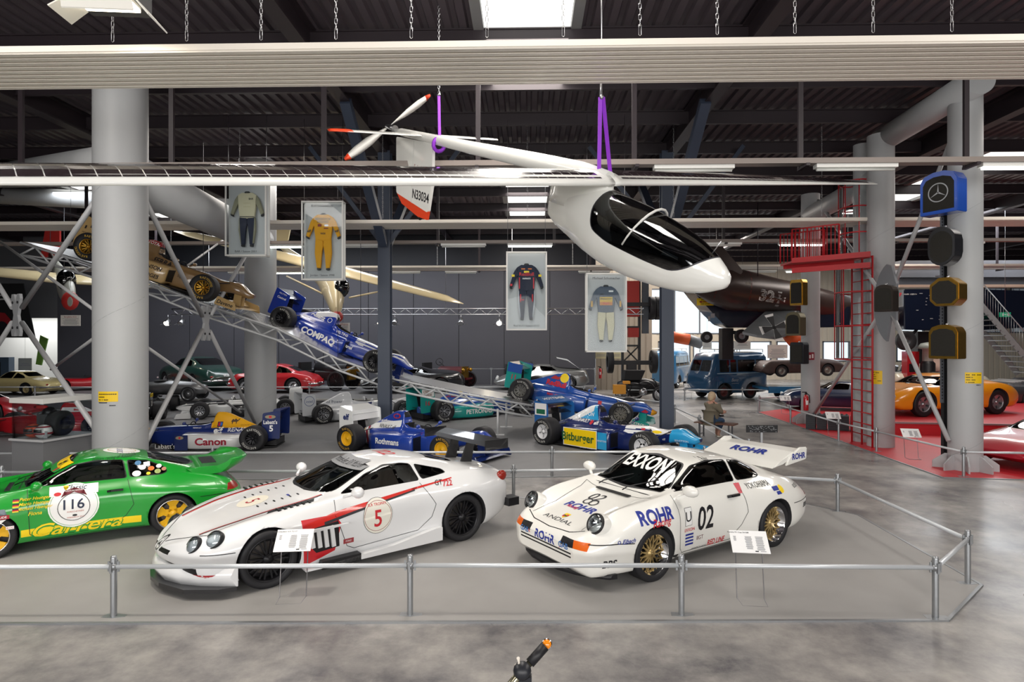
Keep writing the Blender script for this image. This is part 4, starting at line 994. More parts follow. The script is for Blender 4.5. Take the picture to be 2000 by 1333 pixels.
# ================================================================ OPEN-WHEEL RACING CARS
BLACKP=paint('#17181c')
def wing_plane(mb,xc,z,chord,hw,th=.02,inc=.15,flat_=False):
    pr=[(xc+chord/2,0),(xc+chord*.2,th*.6),(xc-chord/2,chord*inc),(xc-chord/2,chord*inc-.006),(xc+chord*.2,-th*.6)]
    mb.prism(pr,lambda u,v,t:V((u,t,z+v)),-hw,hw)
def formula(label,main,top=None,pod=None,wingm=None,endm=None,fwm=None,rimc=None,rims='f1',tread=None,high=False,airz=.98,nosez=.42,pods=None,
            deco=None,wedeco=None,nosetop=None,vintage=False,rw=.38,fw=.30,finw=None,airxc=None,podlen=(-1.25,.42),noseband=None,era=95,flaplist=None,rwz=.92):
    root=thing('racing_car',label,'racing car'); top=top or main; pod=pod or main; endm=endm or wingm
    hz=.14 if high else 0
    st=[(2.32,.06,nosez-.07+hz*.6,nosez+.0+hz*.6,.04),(2.2,.11,nosez-.12+hz*.5,nosez+.04+hz*.5,.08),(1.9,.16,.24+hz,nosez+.11+hz,.11),(1.45,.20,.17+hz*.8,.55+hz*.35,.13),(1.0,.25,.10,.60+hz*.2,.16),(.6,.31,.07,.62,.20),(.2,.34,.06,.64,.24),(-.05,.36,.06,.66,.24),(-.22,.36,.06,.72,.17),(-.27,.36,.06,airz-.04,.125),(-.34,.36,.06,airz,.115),(-.5,.35,.06,airz-.01,.10),(-.85,.31,.06,airz-.15,.075),(-1.2,.24,.08,airz-.32,.06),(-1.55,.17,.12,airz-.47,.06),(-1.9,.09,.2,.42,.05)]
    W=interp([(a[0],a[1]) for a in st]);ZB=interp([(a[0],a[2]) for a in st]);ZT=interp([(a[0],a[3]) for a in st]);WT=interp([(a[0],a[4]) for a in st])
    bm=bmesh.new(); rings=[]; xs=[2.32-4.22*i/84 for i in range(85)]; xs=sorted(set(xs+[-.2,-.23,-.26,-.29,-.32]),reverse=True)
    for x in xs:
        w_,zb,zt,wt=W(x),ZB(x),ZT(x),WT(x); zs=min(zt-.03,zb+(min(zt,.62)-zb)*.72)
        pts=crom([(0,zb),(w_*.7,zb),(w_,zb+.05),(w_,zs),(wt+(w_-wt)*.35,zs+(zt-zs)*.35),(wt,zt-(zt-zs)*.18),(wt*.55,zt-.01),(0,zt)],4)
        r=[bm.verts.new((x,a,b)) for a,b in pts]+[bm.verts.new((x,-a,b)) for a,b in pts[1:-1]][::-1]; rings.append(r)
    n=len(rings[0])
    for A,B in zip(rings,rings[1:]):
        for k in range(n): f=bm.faces.new([A[k],A[(k+1)%n],B[(k+1)%n],B[k]]); f.smooth=True
    bm.faces.new(rings[0][::-1]); bm.faces.new(rings[-1]); bmesh.ops.recalc_face_normals(bm,faces=bm.faces); bm.normal_update()
    class Q: pass
    b=Body.__new__(Body); b.bm=bm; b.mats=[]; b.mi(main); b.sp={}; b.bvh=BVHTree.FromBMesh(bm)
    # cockpit opening
    ck=[(.10+.42*math.cos(a)*(1 if math.cos(a)>0 else .75),.20*math.sin(a)) for a in [2*PI*i/20 for i in range(20)]]
    i=b.mi(DARK); fs=carve(bm,ck,'top',lambda f:f.normal.z>.15 and f.calc_center_median().z>.5)
    st_=set(fs); ed=[e for e in {e for f in fs for e in f.edges} if any(ff not in st_ for ff in e.link_faces)]
    bmesh.ops.delete(bm,geom=fs,context='FACES'); ed=[e for e in ed if e.is_valid]
    r_=bmesh.ops.extrude_edge_only(bm,edges=ed)
    for v_ in r_['geom']:
        if isinstance(v_,bmesh.types.BMVert): v_.co.z-=.3
        elif isinstance(v_,bmesh.types.BMFace): v_.material_index=i
    if top is not main:
        b.side([(-.20,.60),(-.36,1.1),(-1.9,1.1),(-1.9,.40),(-1.2,.50)],top,(1,-1),-.2); b.topp([(-.20,-.4),(-.20,.4),(-1.9,.4),(-1.9,-.4)],top,zmin=.55)
    if nosetop: b.topp([(2.4,-.3),(2.4,.3),(.55,.3),(.55,-.3)],nosetop,nz=.35)
    if noseband: b.side([(2.4,-.1),(2.4,1),(noseband[0],1),(noseband[0]-.15,-.1)],noseband[1],(1,-1),-.9)
    b.front([(-.11,airz-.16),(.11,airz-.16),(.09,airz-.03),(-.09,airz-.03)],BLK,.3,False,-.6)
    if deco: deco(b)
    T=Decals(b.bvh); b.T=T
    b.done(root,'body')
    MB().use(DARK).box((.1,0,.42),(.8,.36,.03)).box((-.22,0,.58),(.12,.3,.26)).build('cockpit_seat',root)
    mb=MB().use(BLK); c=V((.36,0,.60)); mb.tube([c+V((.02*math.cos(a),.13*math.cos(a),.10*math.sin(a))) for a in [2*PI*k/12 for k in range(12)]],.013,6,closed=True); mb.build('steering_wheel',root)
    # side pods
    pz=pods or .48; podp=[]
    for g in (1,-1):
        mb=MB().use(pod); R=[]
        for x,yo,zt,zb in ((podlen[1],.64,pz-.02,.12),(podlen[1]-.06,.68,pz,.06),(0,.70,pz,.05),(-.5,.70,pz-.02,.05),(-.85,.62,pz-.05,.05),(podlen[0]+.1,.42,pz-.09,.05),(podlen[0],.28,pz-.12,.06)):
            yi=.2; R.append([V((x,g*a,c)) for a,c in ((yi,zb),(yo-.03,zb),(yo,zb+.04),(yo,zt-.06),(yo-.03,zt-.015),(yo-.09,zt),(yi,zt+.03))])
        mb.loft(R); mb.use(BLK); x=podlen[1]+.004; mb.poly([(x,g*.30,.14),(x,g*.61,.14),(x,g*.61,pz-.07),(x,g*.30,pz-.05)])
        o=mb.build('side_pod',root,fix=True); podp.append(o)
        mr=MB().use(main); mr.ball((.42,g*.42,.70),.06,10,(.7,1.3,.8)); mr.bar((.40,g*.24,.62),(.42,g*.40,.69),.02); mr.build('mirror',root)
    MB().use(BLK).prism([(.95,.25),(.6,.66),(-1.2,.68),(-1.75,.45),(-1.95,.45),(-1.95,-.45),(-1.75,-.45),(-1.2,-.68),(.6,-.66),(.95,-.25)],lambda u,v,t:V((u,v,t)),.035,.06).build('floor_plank',root)
    # wings
    wingm=wingm or main; endm=endm or wingm; fwm=fwm or wingm
    mb=MB().use(wingm)
    for xc,z,c_,inc in ((flaplist or ((-1.82,rwz-.06,.30,.28),(-1.97,rwz+.0,.16,.6),(-1.80,rwz-.22,.2,.3)))): wing_plane(mb,xc,z,c_,.49,.03,inc)
    mb.build('rear_wing',root); mb=MB().use(BLK); mb.bar((-1.75,0,.35),(-1.85,0,rwz-.08),.02,.25); wing_plane(mb,-1.78,.32,.25,.44,.03,.2); mb.prism([(-1.5,.10),(-1.95,.24),(-1.95,.08)],lambda u,v,t:V((u,t,v)),-.42,.42); mb.build('diffuser',root)
    for g in (1,-1): MB().use(endm).prism(rnd([(-1.58,.30),(-2.06,.26),(-2.08,rwz+.11),(-1.62,rwz+.04)],.05),lambda u,v,t:V((u,g*.5+t,v)),-.01,.01).build('wing_endplate',root)
    mb=MB().use(fwm); wing_plane(mb,2.12,.09,.30,.70,.03,.05); wing_plane(mb,1.93,.13,.16,.68,.02,.45)
    if high: 
        for g in (1,-1): mb.bar((2.0,g*.1,.11),(1.95,g*.09,.40),.02,.2)
    mb.build('front_wing',root)
    for g in (1,-1): MB().use(fwm).prism(rnd([(2.30,.04),(1.75,.04),(1.78,.25),(2.22,.22)],.04),lambda u,v,t:V((u,g*.71+t,v)),-.01,.01).build('wing_endplate',root)
    # wheels and suspension
    sm=mat('suspension_black','#202127',.4,.3) if era>1990 or True else BLK
    for x,w_,r,rr in ((1.45,fw,.32,.178),(-1.45,rw,.33,.178)):
        for g in (1,-1):
            y=(.86 if x>0 else .84); wheel(root,x,g*(y-w_/2+.06),r,w_,rr,rims,rimc or mat('rim_dark','#3a3a40',.4,.6),tread,g)
            yi=.16; mb=MB().use(sm)
            for za,zb_ in ((.44,.52),(.20,.16)):
                for dx in (-.22,.2): mb.bar((x+dx*(1.2 if x>0 else 1),g*yi,zb_+ (hz*.5 if x>0 else 0)),(x,g*(y-w_+.06),za),.03,.015)
            mb.bar((x-.1,g*yi,.5),(x,g*(y-w_+.06),.22),.022,.022); mb.build('suspension_arm',root)
    # lettering helper bound to body and pods
    def side(t,size,mt_,x,z,y=None,g=(1,-1),**k):
        for q in g:
            if y is None: T.text(t,size,mt_,origin=(x,q*.6,z),ux=(-q,0,0),uy=(0,0,1),maxd=1.1,**k)
            else: T.text(t,size,mt_,origin=(x,q*y,z),ux=(-q,0,0),uy=(0,0,1),fn=lambda u,v,q=q:V((x-q*u,q*y,z+v)),**k)
    def patch(sh,mt_,x,z,y=None,g=(1,-1),**k):
        for q in g:
            if y is None: T.add(sh,mt_,origin=(x,q*.6,z),ux=(-q,0,0),uy=(0,0,1),maxd=1.1,**k)
            else: T.add(sh,mt_,origin=(x,q*y,z),ux=(-q,0,0),uy=(0,0,1),fn=lambda u,v,q=q:V((x-q*u,q*(y+.0004*T.k),z+v)),**k)
    return root,T,side,patch
PY=.703; EY=.513; FY_=.722
WH=paint('#eceeee'); NAVY=paint('#14265f'); MID=paint('#1d3f9a')
# ---- yellow, blue and white car with Canon on the side (left side seen, facing left)
r,T,side,patch=formula('racing car with yellow engine cover, dark blue flanks and white side pod',paint('#1a2f74'),top=paint('#f2b21c'),pod=WH,wingm=NAVY,rimc=mat('rim_dark','#2c2c31',.4,.5),tread=OUT,airz=.96,noseband=(1.5,paint('#f2b21c')),pods=.44)
side('Canon',.26,flat('#a81e38'),-.35,.25,PY,bold=.03,sx=1.15); side('RENAULT',.13,WHT_T,-.98,.50,bold=.02,sx=1.15); side('elf',.19,WHT_T,-.42,.50,bold=.035,sx=1.2)
side('Labatt\'s',.14,WHT_T,-1.82,.72,EY,bold=.02,sx=.85); side('5',.22,WHT_T,-1.84,.55,EY,bold=.03); patch(disc2d(.14,20,.05),flat('#9a8f74'),-1.82,.86,EY); patch(rect2d(.07,.06),RED_T,-1.82,.86,EY)
patch(rect2d(.13,.13),NAVY,-.42,.64); patch(rect2d(.05,.09,(-.02,0)),RED_T,-.42,.64,off=.006); patch(rect2d(.05,.09,(.03,0)),flat('#3a6fc0'),-.42,.64,off=.007)
# camel-like emblem of the tobacco sponsor
patch(poly2d([(-.10,.0),(-.08,.04),(-.05,.07),(-.02,.04),(.01,.08),(.04,.05),(.06,.03),(.10,.07),(.12,.06),(.07,0),(.045,-.01),(.04,-.07),(.03,-.07),(.02,-.01),(-.05,-.01),(-.06,-.07),(-.07,-.07),(-.08,-.01)]),flat('#4a3218'),-.78,.70)
side('GOODYEAR',.05,flat('#6b3c12'),-1.15,.60,sx=1.6); patch(rect2d(.33,.40),NAVY,.38,.23,PY); patch(disc2d(.10,16,.045),flat('#9a8f74'),.42,.36,PY); patch(rect2d(.05,.05),RED_T,.42,.36,PY); side('Labatt\'s',.17,WHT_T,.80,.14,.66) ; side('RENAULT',.05,WHT_T,.15,.56)
T.build('lettering',r); place(r,P(262,887),P(491,883),2.9,.9,1)
# ---- blue, white and gold car with a high rear wing at left (right side seen, facing right)
def dec(b):
    b.side([(-.3,.62),(-.3,.78),(-1.4,.62),(-1.4,.50)],WH,(1,-1),-.2)
    for k,(m_,x) in enumerate(((WH,-1.30),(paint('#b3272b'),-1.38),(WH,-1.46),(paint('#b99a54'),-1.54))): b.side([(x,.05),(x+.07,.05),(x-.05,.6),(x-.12,.6)],m_,(1,-1),-.2)
RB=paint('#1f3f9c')
r,T,side,patch=formula('blue racing car with white and gold bands and yellow wheel rims',RB,pod=RB,wingm=WH,endm=WH,fwm=NAVY,rimc=YR,rims='disc',tread=flat('#c9a24a'),airz=1.0,deco=dec,high=True,pods=.52,rw=.4)
side('Rothmans',.19,WHT_T,-.30,.33,PY,bold=.03,sx=.95); side('Rothmans',.13,WHT_T,-.80,.72,bold=.03); side('RENAULT elf',.11,TXT,-.75,.60,bold=.01); side('elf',.2,flat('#1c2f6a'),-1.83,.80,EY,bold=.04)
patch(disc2d(.13,20,.06),flat('#b3272b'),-.5,.86); patch(disc2d(.09,20,.04),BLUE_T,-.5,.86,off=.006); side('MAGIC',.06,flat('#b3272b'),.35,.52)
T.text('Rothmans',.22,NAVY,origin=(-1.86,0,.92),ux=(0,-1,0),uy=(-.3,0,.5),bold=.04,fn=lambda u,v:V((-1.88-.16*(v+.1),-u,.93+.05*(v+.1)+.03)))
mb=MB().use(WH); 
for q in ((-1.75,.40),): pass
mb.prism([(-1.66,.70),(-1.70,.95),(-2.06,1.06),(-2.07,1.04),(-1.74,.93)],lambda u,v,t:V((u,t,v)),-.49,.49); mb.build('rear_flap',r)
for g in (1,-1):
    mb=MB().use(WH); mb.prism([(-.0,0),(.7,0),(.7,.02),(0,.02)],lambda u,v,t:V((1.2-u*.5,g*.2+t,.52+v)),-.01,.01); mb.bm.free()
T.build('lettering',r); place(r,P(862,908),P(676,884),2.9,.88,-1)
# ---- Bitburger car: dark blue, light blue, white nose, yellow pod (facing right)
LBL=paint('#2b9fd6')
def dec(b):
    b.side([(-.25,.66),(-.40,1.1),(-1.5,1.1),(-1.2,.66)],LBL,(1,-1),-.2); b.topp([(-.45,-.12),(-.45,.12),(-1.6,.12),(-1.6,-.12)],WH,zmin=.6)
r,T,side,patch=formula('navy and light blue racing car number 1 with yellow side pod and white nose',paint('#152560'),pod=paint('#152560'),wingm=BLACKP,endm=paint('#2467ae'),fwm=LBL,rimc=mat('rim_white','#d9dadd',.4),rims='star',tread=OUT,airz=1.0,deco=dec,high=True,nosetop=WH,noseband=(1.75,LBL),pods=.52,rw=.4)
patch(rect2d(1.02,.42),WHT_T,-.40,.28,PY); patch(rect2d(.98,.39),flat('#f4cf10',.3),-.40,.28,PY); side('Bitburger',.27,flat('#1d5a30'),-.45,.26,PY+.012,bold=.02,sx=.95); patch(rect2d(.26,.38),LBL,.26,.28,PY); side('BENETTON',.05,WHT_T,.26,.28,PY+.012)
side('BENETTON',.13,WHT_T,-.75,.78,bold=.01); side('RENAULT',.11,WHT_T,-.75,.62,bold=.015); side('elf',.11,WHT_T,-.28,.60,bold=.03); patch(disc2d(.05),RED_T,-.42,.60)
side('1',.22,WHT_T,-1.80,.45,EY,bold=.03); patch(rect2d(.40,.30),WHT_T,-1.84,.82,EY); patch(rect2d(.30,.12),flat('#1f6a4a'),-1.84,.76,EY); side('BENETTON',.05,WHT_T,-1.84,.76,EY+.006); side('goodyear  brembo',.05,WHT_T,-.2,.07,PY)
side('elf',.07,WHT_T,1.55,.42); side('BENETTON',.06,WHT_T,1.95,.42); patch(rect2d(.10,.08),RED_T,1.0,.60); patch(disc2d(.12,12,.03),YEL_T,1.35,.55)
T.build('lettering',r)
mb=MB().use(paint('#2467ae')); mb.prism([(-1.70,.98),(-2.05,1.12),(-2.06,1.09),(-1.72,.95)],lambda u,v,t:V((u,t,v)),-.49,.49); mb.build('rear_flap',r)
T=Decals(); T.text('BENETTON',.15,WHT_T,origin=(0,0,0),ux=(0,1,0),uy=(0,0,1),bold=.02,fn=lambda u,v:V((-1.88-v*.93,-u,1.066+v*.37))); T.build('wing_lettering',r)
place(r,P(1262,905),P(1052,869),2.95,.88,-1,smax=1.12)
# ---- silver-white car with BMW Power on the cover (facing right)
SLV=paint('#cfd2d6')
def dec(b): b.side([(.35,.30),(-.35,.30),(-.45,.50),(.5,.60)],NAVY,(1,-1),-.2)
r,T,side,patch=formula('silver-white racing car with dark blue flank and light grooved wheels',SLV,pod=SLV,wingm=BLACKP,endm=SLV,rimc=mat('rim_silver','#a9abb0',.3,.8),tread=OUT,airz=.98,deco=dec,high=True,rw=.36,pods=.50)
side('BMW Power',.14,flat('#2b3550'),-.95,.66); side('intel',.13,flat('#2f4a86'),-1.83,.75,EY); patch(ring2d(.17,.155),flat('#2f4a86'),-1.83,.76,EY); patch(rect2d(.95,.24),NAVY,-.1,.36,PY); side('PETRONAS',.15,WHT_T,-.15,.33,PY+.01,bold=.02); side('SYNTIUM',.1,flat('#2b3550'),.75,.5)
T.build('lettering',r); place(r,P(790,817)+V((0,0,0)),P(631,829),2.95,.86,-1)
# ---- teal and blue car 16 with CREDIT SUISSE endplate (facing right, behind the truss)
TEAL=paint('#159a92'); BL2=paint('#2453a8')
r,T,side,patch=formula('teal and blue racing car number 16 parked behind the ramp truss',BL2,pod=TEAL,wingm=BLACKP,endm=TEAL,rimc=mat('rim_silver','#a9abb0',.3,.8),tread=OUT,airz=.93,pods=.44,fwm=NAVY)
side('PETRONAS',.19,WHT_T,-.15,.24,PY,bold=.03); patch(rect2d(.40,.22),WHT_T,-1.83,.86,EY); side('CREDIT',.09,flat('#7a5236'),-1.83,.90,EY+.005,bold=.02); side('SUISSE',.09,flat('#7a5236'),-1.83,.81,EY+.005,bold=.02); side('16',.19,flat('#c03040'),-1.83,.56,EY,bold=.02); patch(disc2d(.08),YEL_T,-.5,.80); side('Red Bull',.12,flat('#b3272b'),-.85,.70,bold=.02)
T.build('lettering',r); place(r,P(1028,812),P(864,826),2.95,.86,-1)
# ---- blue-teal Red Bull car number 11 tipped on the end of the ramp (facing right)
def dec(b): b.side([(-.1,.0),(-1.3,.0),(-1.5,.45),(-.3,.28)],TEAL,(1,-1),-.2); b.side([(2.4,0),(2.4,1),(2.2,1),(2.15,0)],paint('#e8a020'),(1,-1),-.9)
r,T,side,patch=formula('blue and teal racing car number 11 resting nose-down on the foot of the ramp',BL2,pod=BL2,wingm=BLACKP,endm=TEAL,fwm=TEAL,rimc=mat('rim_pewter','#8c8b86',.35,.8),rims='multi',tread=OUT,airz=1.0,deco=dec,high=True,pods=.50,rw=.36)
side('RedBull',.20,RED_T,-.62,.66,bold=.045); patch(disc2d(.13),YEL_T,-.42,.86); patch(poly2d([(-.22,-.06),(-.1,.05),(.02,.02),(.1,.08),(.05,-.05)]),flat('#b3272b'),-.62,.83,off=.007); side('MALAYSIA',.11,RED_T,-.45,.40,PY,bold=.02); side('PETRONAS',.17,WHT_T,-.55,.17,PY,bold=.03); patch(rect2d(.10,.10),RED_T,.75,.42)
patch(rect2d(.44,.26),BL2,-1.83,.88,EY); side('11',.2,flat('#c03040'),-1.83,.62,EY,bold=.02); side('BRAUNPOINT',.05,WHT_T,-1.83,.88,EY+.005); side('PETRONAS',.1,WHT_T,2.02,.14,FY_,bold=.02); patch(poly2d([(-.1,-.04),(0,.05),(.1,0),(.05,-.05)]),RED_T,2.0,.45)
T.build('lettering',r)
def atwheels(root,pf,df,pr,dr,wb=2.9,ht=.86,rad=.325,side=-1,z=0):
    """from the near wheel centres"""
    a,b_=D(pf[0],pf[1],df),D(pr[0],pr[1],dr); d=(a-b_).normalized(); up=V((0,0,1)); y=up.cross(d).normalized(); u=d.cross(y); s_=(a-b_).length/wb
    return place(root,a-u*rad*s_,b_-u*rad*s_,wb,ht,side,smin=.8,smax=1.3)
atwheels(r,(1212,809),18.2,(1016,763),19.2)
# ---- blue-white Williams-style car with COMPAQ, on the ramp
W2=paint('#e4e6ea'); RBL=paint('#1c3aa0')
def dec(b): b.topp([(-.25,-.12),(-.25,.12),(-.9,.12),(-.9,-.12)],W2,zmin=.7)
r,T,side,patch=formula('blue and white racing car with black grooved wheels, nose-down high on the ramp',RBL,pod=RBL,wingm=BLACKP,endm=RBL,fwm=NAVY,nosetop=W2,rimc=mat('rim_dark','#3a3a40',.4,.6),tread=OUT,airz=.98,deco=dec,high=True,pods=.50,rw=.36)
side('COMPAQ',.24,WHT_T,-.35,.27,PY,bold=.04,shear=.1); side('Allianz',.17,WHT_T,-.80,.72,bold=.03); patch(ring2d(.07,.055),WHT_T,-.42,.74); side('BMW Power',.09,WHT_T,-1.0,.55); side('VELTINS',.10,WHT_T,.10,.56,bold=.02); side('Castrol',.13,WHT_T,.42,.33,.5,bold=.03); side('Castrol',.09,WHT_T,-1.83,.80,EY,bold=.02); side('5',.16,NAVY,-1.2,.45,bold=.02); side('Allianz',.08,WHT_T,2.0,.14,FY_,bold=.02)
side('REUTERS',.06,WHT_T,-1.83,.92,EY); T.build('lettering',r)
atwheels(r,(731,706),18.9,(549,622),19.2)
# ---- gold car B&H on the top of the ramp
GLD=paint('#b99b69'); GLDD=paint('#8d6f49')
def dec(b): b.side([(-.22,.86),(-.22,1.1),(-.9,1.1),(-.7,.90)],paint('#b3222c'),(1,-1),-.2)
r,T,side,patch=formula('metallic gold racing car with black lettering and gold rims at the top of the ramp',GLDD,pod=GLD,wingm=BLACKP,endm=GLD,fwm=GLD,nosetop=GLDD,rimc=mat('rim_gold_f','#c79a3c',.35,.8),tread=flat('#d9b040'),airz=.98,deco=dec,high=True,pods=.50,rw=.36)
side('B&H',.30,TXT,-.60,.26,PY,bold=.04,shear=.15); side('BENSON',.13,TXT,.05,.38,PY,bold=.02,shear=.2); side('HEDGES',.13,TXT,.05,.18,PY,bold=.02,shear=.2); side('SERRA',.17,TXT,.02,.54,bold=.03); side('TOTAL',.11,WHT_T,-.42,.90,bold=.02); side('Sigma',.09,TXT,.65,.35,.42); side('Davene',.13,TXT,2.0,.13,FY_,bold=.02,shear=.2); side('PIQUET',.06,TXT,-1.83,.60,EY)
for x,z in ((-1.75,.80),(-1.88,.74)): patch(poly2d([(-.02,-.04),(.02,-.04),(.03,.04),(-.01,.04)]),TXT,x,z,EY)
T.build('lettering',r)
atwheels(r,(396,562),16.6,(170,482),16.6)
# ---- red-and-white car behind the glass case (facing left)
RF=paint('#b41c26')
def dec(b): b.side([(-.25,.70),(-.3,.84),(-1.4,.84),(-1.5,.70)],WH,(1,-1),-.2)
r,T,side,patch=formula('red racing car with white band seen past the helmet case',RF,pod=RF,wingm=BLACKP,rimc=mat('rim_dark','#3a3a40',.4,.6),tread=None,airz=.98,deco=dec,pods=.46,rw=.42)
side('LUCAS',.20,WHT_T,-.55,.30,PY,bold=.03); patch(rect2d(.12,.12),WHT_T,-.15,.30,PY); patch(poly2d([(-.10,-.03),(-.10,.03),(0,.0),(.10,.03),(.10,-.03)]),RED_T,-.7,.77)
T.build('lettering',r); place(r,P(28,870),P(132,838),2.3,.95,1,smin=1.0,smax=1.0); r.matrix_world=M.Translation(P(105,850))@M.Rotation(math.radians(180+12),4,'Z')
# ---- black car number 21
r,T,side,patch=formula('black racing car number 21 with yellow stripe, half hidden by the thick column',BLACKP,pod=BLACKP,wingm=WH,endm=BLACKP,airz=.95,rimc=mat('rim_dark','#3a3a40',.4,.6),rw=.42)
patch(rect2d(.44,.13),YEL_T,-1.83,.92,EY); side('Agip',.12,TXT,-1.83,.91,EY+.004,bold=.02); side('21',.24,WHT_T,-1.83,.62,EY,bold=.03)
T.text('21',.3,WHT_T,origin=(0,0,0),ux=(0,1,0),uy=(0,0,1),bold=.03,fn=lambda u,v:V((-2.095,-u,.62+v))); T.text('Agip',.12,TXT,origin=(0,0,0),ux=(0,1,0),uy=(0,0,1),bold=.02,fn=lambda u,v:V((-2.102,-u-.1,.93+v)))
mb=MB().use(BLACKP); mb.box((-2.08,0,.70),(.02,.9,.46)); mb.use(flat('#e8c21c')); mb.box((-2.085,0,.93),(.025,.9,.10)); mb.build('rear_panel',r)
T.build('lettering',r); r.matrix_world=M.Translation(P(285,812))@M.Rotation(math.radians(112),4,'Z')
# ---- white-black car behind, nose to the left with TISSOT on it
r,T,side,patch=formula('white racing car with black nose parked behind the second round column',WH,pod=BLACKP,wingm=WH,endm=WH,airz=.9,rimc=mat('rim_silver','#a9abb0',.3,.8),rw=.38,nosetop=BLACKP,high=False)
side('TISSOT',.13,TXT,-.8,.66,bold=.02); T.text('TISSOT',.16,TXT,origin=(0,0,0),ux=(0,1,0),uy=(0,0,1),bold=.02,fn=lambda u,v:V((2.05-v,u,.17)))
T.build('lettering',r); r.matrix_world=M.Translation(P(478,812))@M.Rotation(math.radians(-158),4,'Z')
# ================================================================ BARRIERS, SIGN STANDS
BARR=mat('barrier_silver_paint','#ccd0d4',.34,.3)
def barrier(label,pts,ph=.64,rz=.52,r=.024,cat='barrier',z=0,rails=None,base=True):
    W=[(p if isinstance(p,V) else P(p[0],p[1],z)) for p in pts]; t=thing('barrier',label,cat,(0,0,0)); proto=None
    for i,p in enumerate(W):
        if proto is None:
            mb=MB().use(GALV); mb.lathe([(.031,0),(.031,ph-.03),(.026,ph-.008),(0,ph)],M(),12)
            mb.lathe([(.031,rz-.03),(.042,rz-.028),(.042,rz+.03),(.031,rz+.032)],M(),10)
            for a in (0,PI/2,PI,-PI/2):
                d=V((math.cos(a),math.sin(a),0)); mb.bar(V((0,0,rz-.05))+d*.05,V((0,0,rz+.055))+d*.05,.02,.012)
            proto=mb.build('post',t,loc=p); po=proto
            if base:
                mb=MB().use(GALV); mb.prism([(-.11,-.04),(.02,-.055),(.13,-.02),(.12,.03),(.02,.05),(-.10,.05)],lambda u,v,tt:V((u,v,tt)),0,.014); bo=mb.build('base_plate',proto)
        else:
            po=child(t,proto); po.location=p
            if base: child(po,bo)
        if i<len(W)-1 and (rails is None or i in rails): MB().use(BARR).tube([p+V((0,0,rz)),W[i+1]+V((0,0,rz))],r,12).build('rail',t)
    return t
barrier('silver tube barrier round the front island with the three cars',[(-380,1208),(222,1206),(801,1203),(1331,1203),(1827,1208),(1890,1141),(1636,1000),(1240,972),(1003,977),(440,978),(3,980),(-300,980)])
barrier('silver tube barrier round the middle island of racing cars',[(-150,936),(415,934),(1078,932),(1376,931),(1463,912),(1366,852),(1318,826),(1290,812),(1200,800)])
barrier('silver tube barrier along the edge of the red floor, past the ladder',[(1481,807),(1544,828),(1638,862),(1712,883),(1882,932),(2070,936)])
barrier('long silver tube barrier in front of the blue van and the motorcycle',[(1204,784),(1337,783),(1450,783),(1660,784)])
barrier('short silver tube barrier returning behind the navy car',[(1483,803),(1535,799)])
a=D(-200,0,25.7);b_=D(1140,0,25.7)
barrier('low barrier along the front edge of the back platform',[V((a.x+(b_.x-a.x)*i/10,a.y+(b_.y-a.y)*i/10,PLZ)) for i in range(11)],.52,.5,.02,base=False)
a=D(560,0,33.4);b_=D(1160,0,33.4)
barrier('thin wire barrier close to the dark back wall',[V((a.x+(b_.x-a.x)*i/6,a.y,PLZ)) for i in range(7)],.95,.93,.008,base=False)
CARD=mat('sign_card_white','#f0f0f0',.35); CTX=mat('sign_text_grey','#8b8b90',.5)
def sign_stand(label,loc,rot,h=.62,w_=.40,d_=.27,tilt=.75,s_=1.0,title=''):
    t=thing('sign_stand',label,'sign',loc,rot); mb=MB().use(mat('thin_steel_rod','#8f8f93',.35,.8))
    hw=w_*.36; mb.tube([(-hw,.10,h),(-hw,0,.012),(-hw*.9,-.20,.008),(hw*.9,-.20,.008),(hw,0,.012),(hw,.10,h)],.006,6); mb.build('wire_frame',t)
    R=M.Rotation(tilt,3,'X'); c=V((0,.05,h)); mb=MB().use(CARD); mb.box(c,(w_,d_,.008),R); card=mb.build('card',t)
    T=Decals(); ux=(1,0,0); uy=tuple(R@V((0,1,0))); n=R@V((0,0,1)); o=c+n*.006
    def q(u,v): return o+V(ux)*u+V(uy)*v
    if title: T.text(title,.022,TXT,origin=q(-w_*.26,d_*.40),ux=ux,uy=uy,bold=.01)
    rr=random.Random(hash(label)%1000)
    for col,(x0,rows,wd) in enumerate(((-.42,5,.08),(-.12,13,.20),(.16,14,.22))):
        for k in range(rows): T.add(rect2d(w_*wd*(.75+.25*rr.random()),.006),CTX,origin=q(w_*(x0+wd/2),d_*(.22-.045*k)),ux=ux,uy=uy)
    T.add(rect2d(.035,.012),TXT,origin=q(w_*.15,-d_*.42),ux=ux,uy=uy); T.add(rect2d(.06,.006),CTX,origin=q(w_*.32,-d_*.42),ux=ux,uy=uy)
    T.build('card_print',t); return t
p=P(572,1168); sign_stand('white sign card on wire frame before the long-nosed coupe\'s front wheel',p,.12,title='Mercedes-Benz SLR 722 GT')
p=P(1466,1172); sign_stand('white sign card on wire frame before the white coupe number 02',p,-.1,title='Porsche 911 Cup 3.8 RSR')
p=P(1690,893); sign_stand('white sign card on the red floor between ladder and braced column',(p.x+1.0,p.y-.2,0.012),-.2,.6)
p=P(1628,852); sign_stand('white sign card beside the dark battery boxes by the ladder',(p.x,p.y,0.012),-.2,.6)
p=P(1545,812); sign_stand('white sign card at the tip of the red floor',(p.x,p.y+.5,0.012),-.2,.6)
p=P(1345,778); sign_stand('pale sign card behind the barrier, beside the motorcycle',p,0,.62)
p=P(1432,778); sign_stand('pale sign card behind the barrier, before the van wheel',p,0,.62)
p=P(1215,780); sign_stand('pale sign card at the left end of the van barrier',p,0,.62)
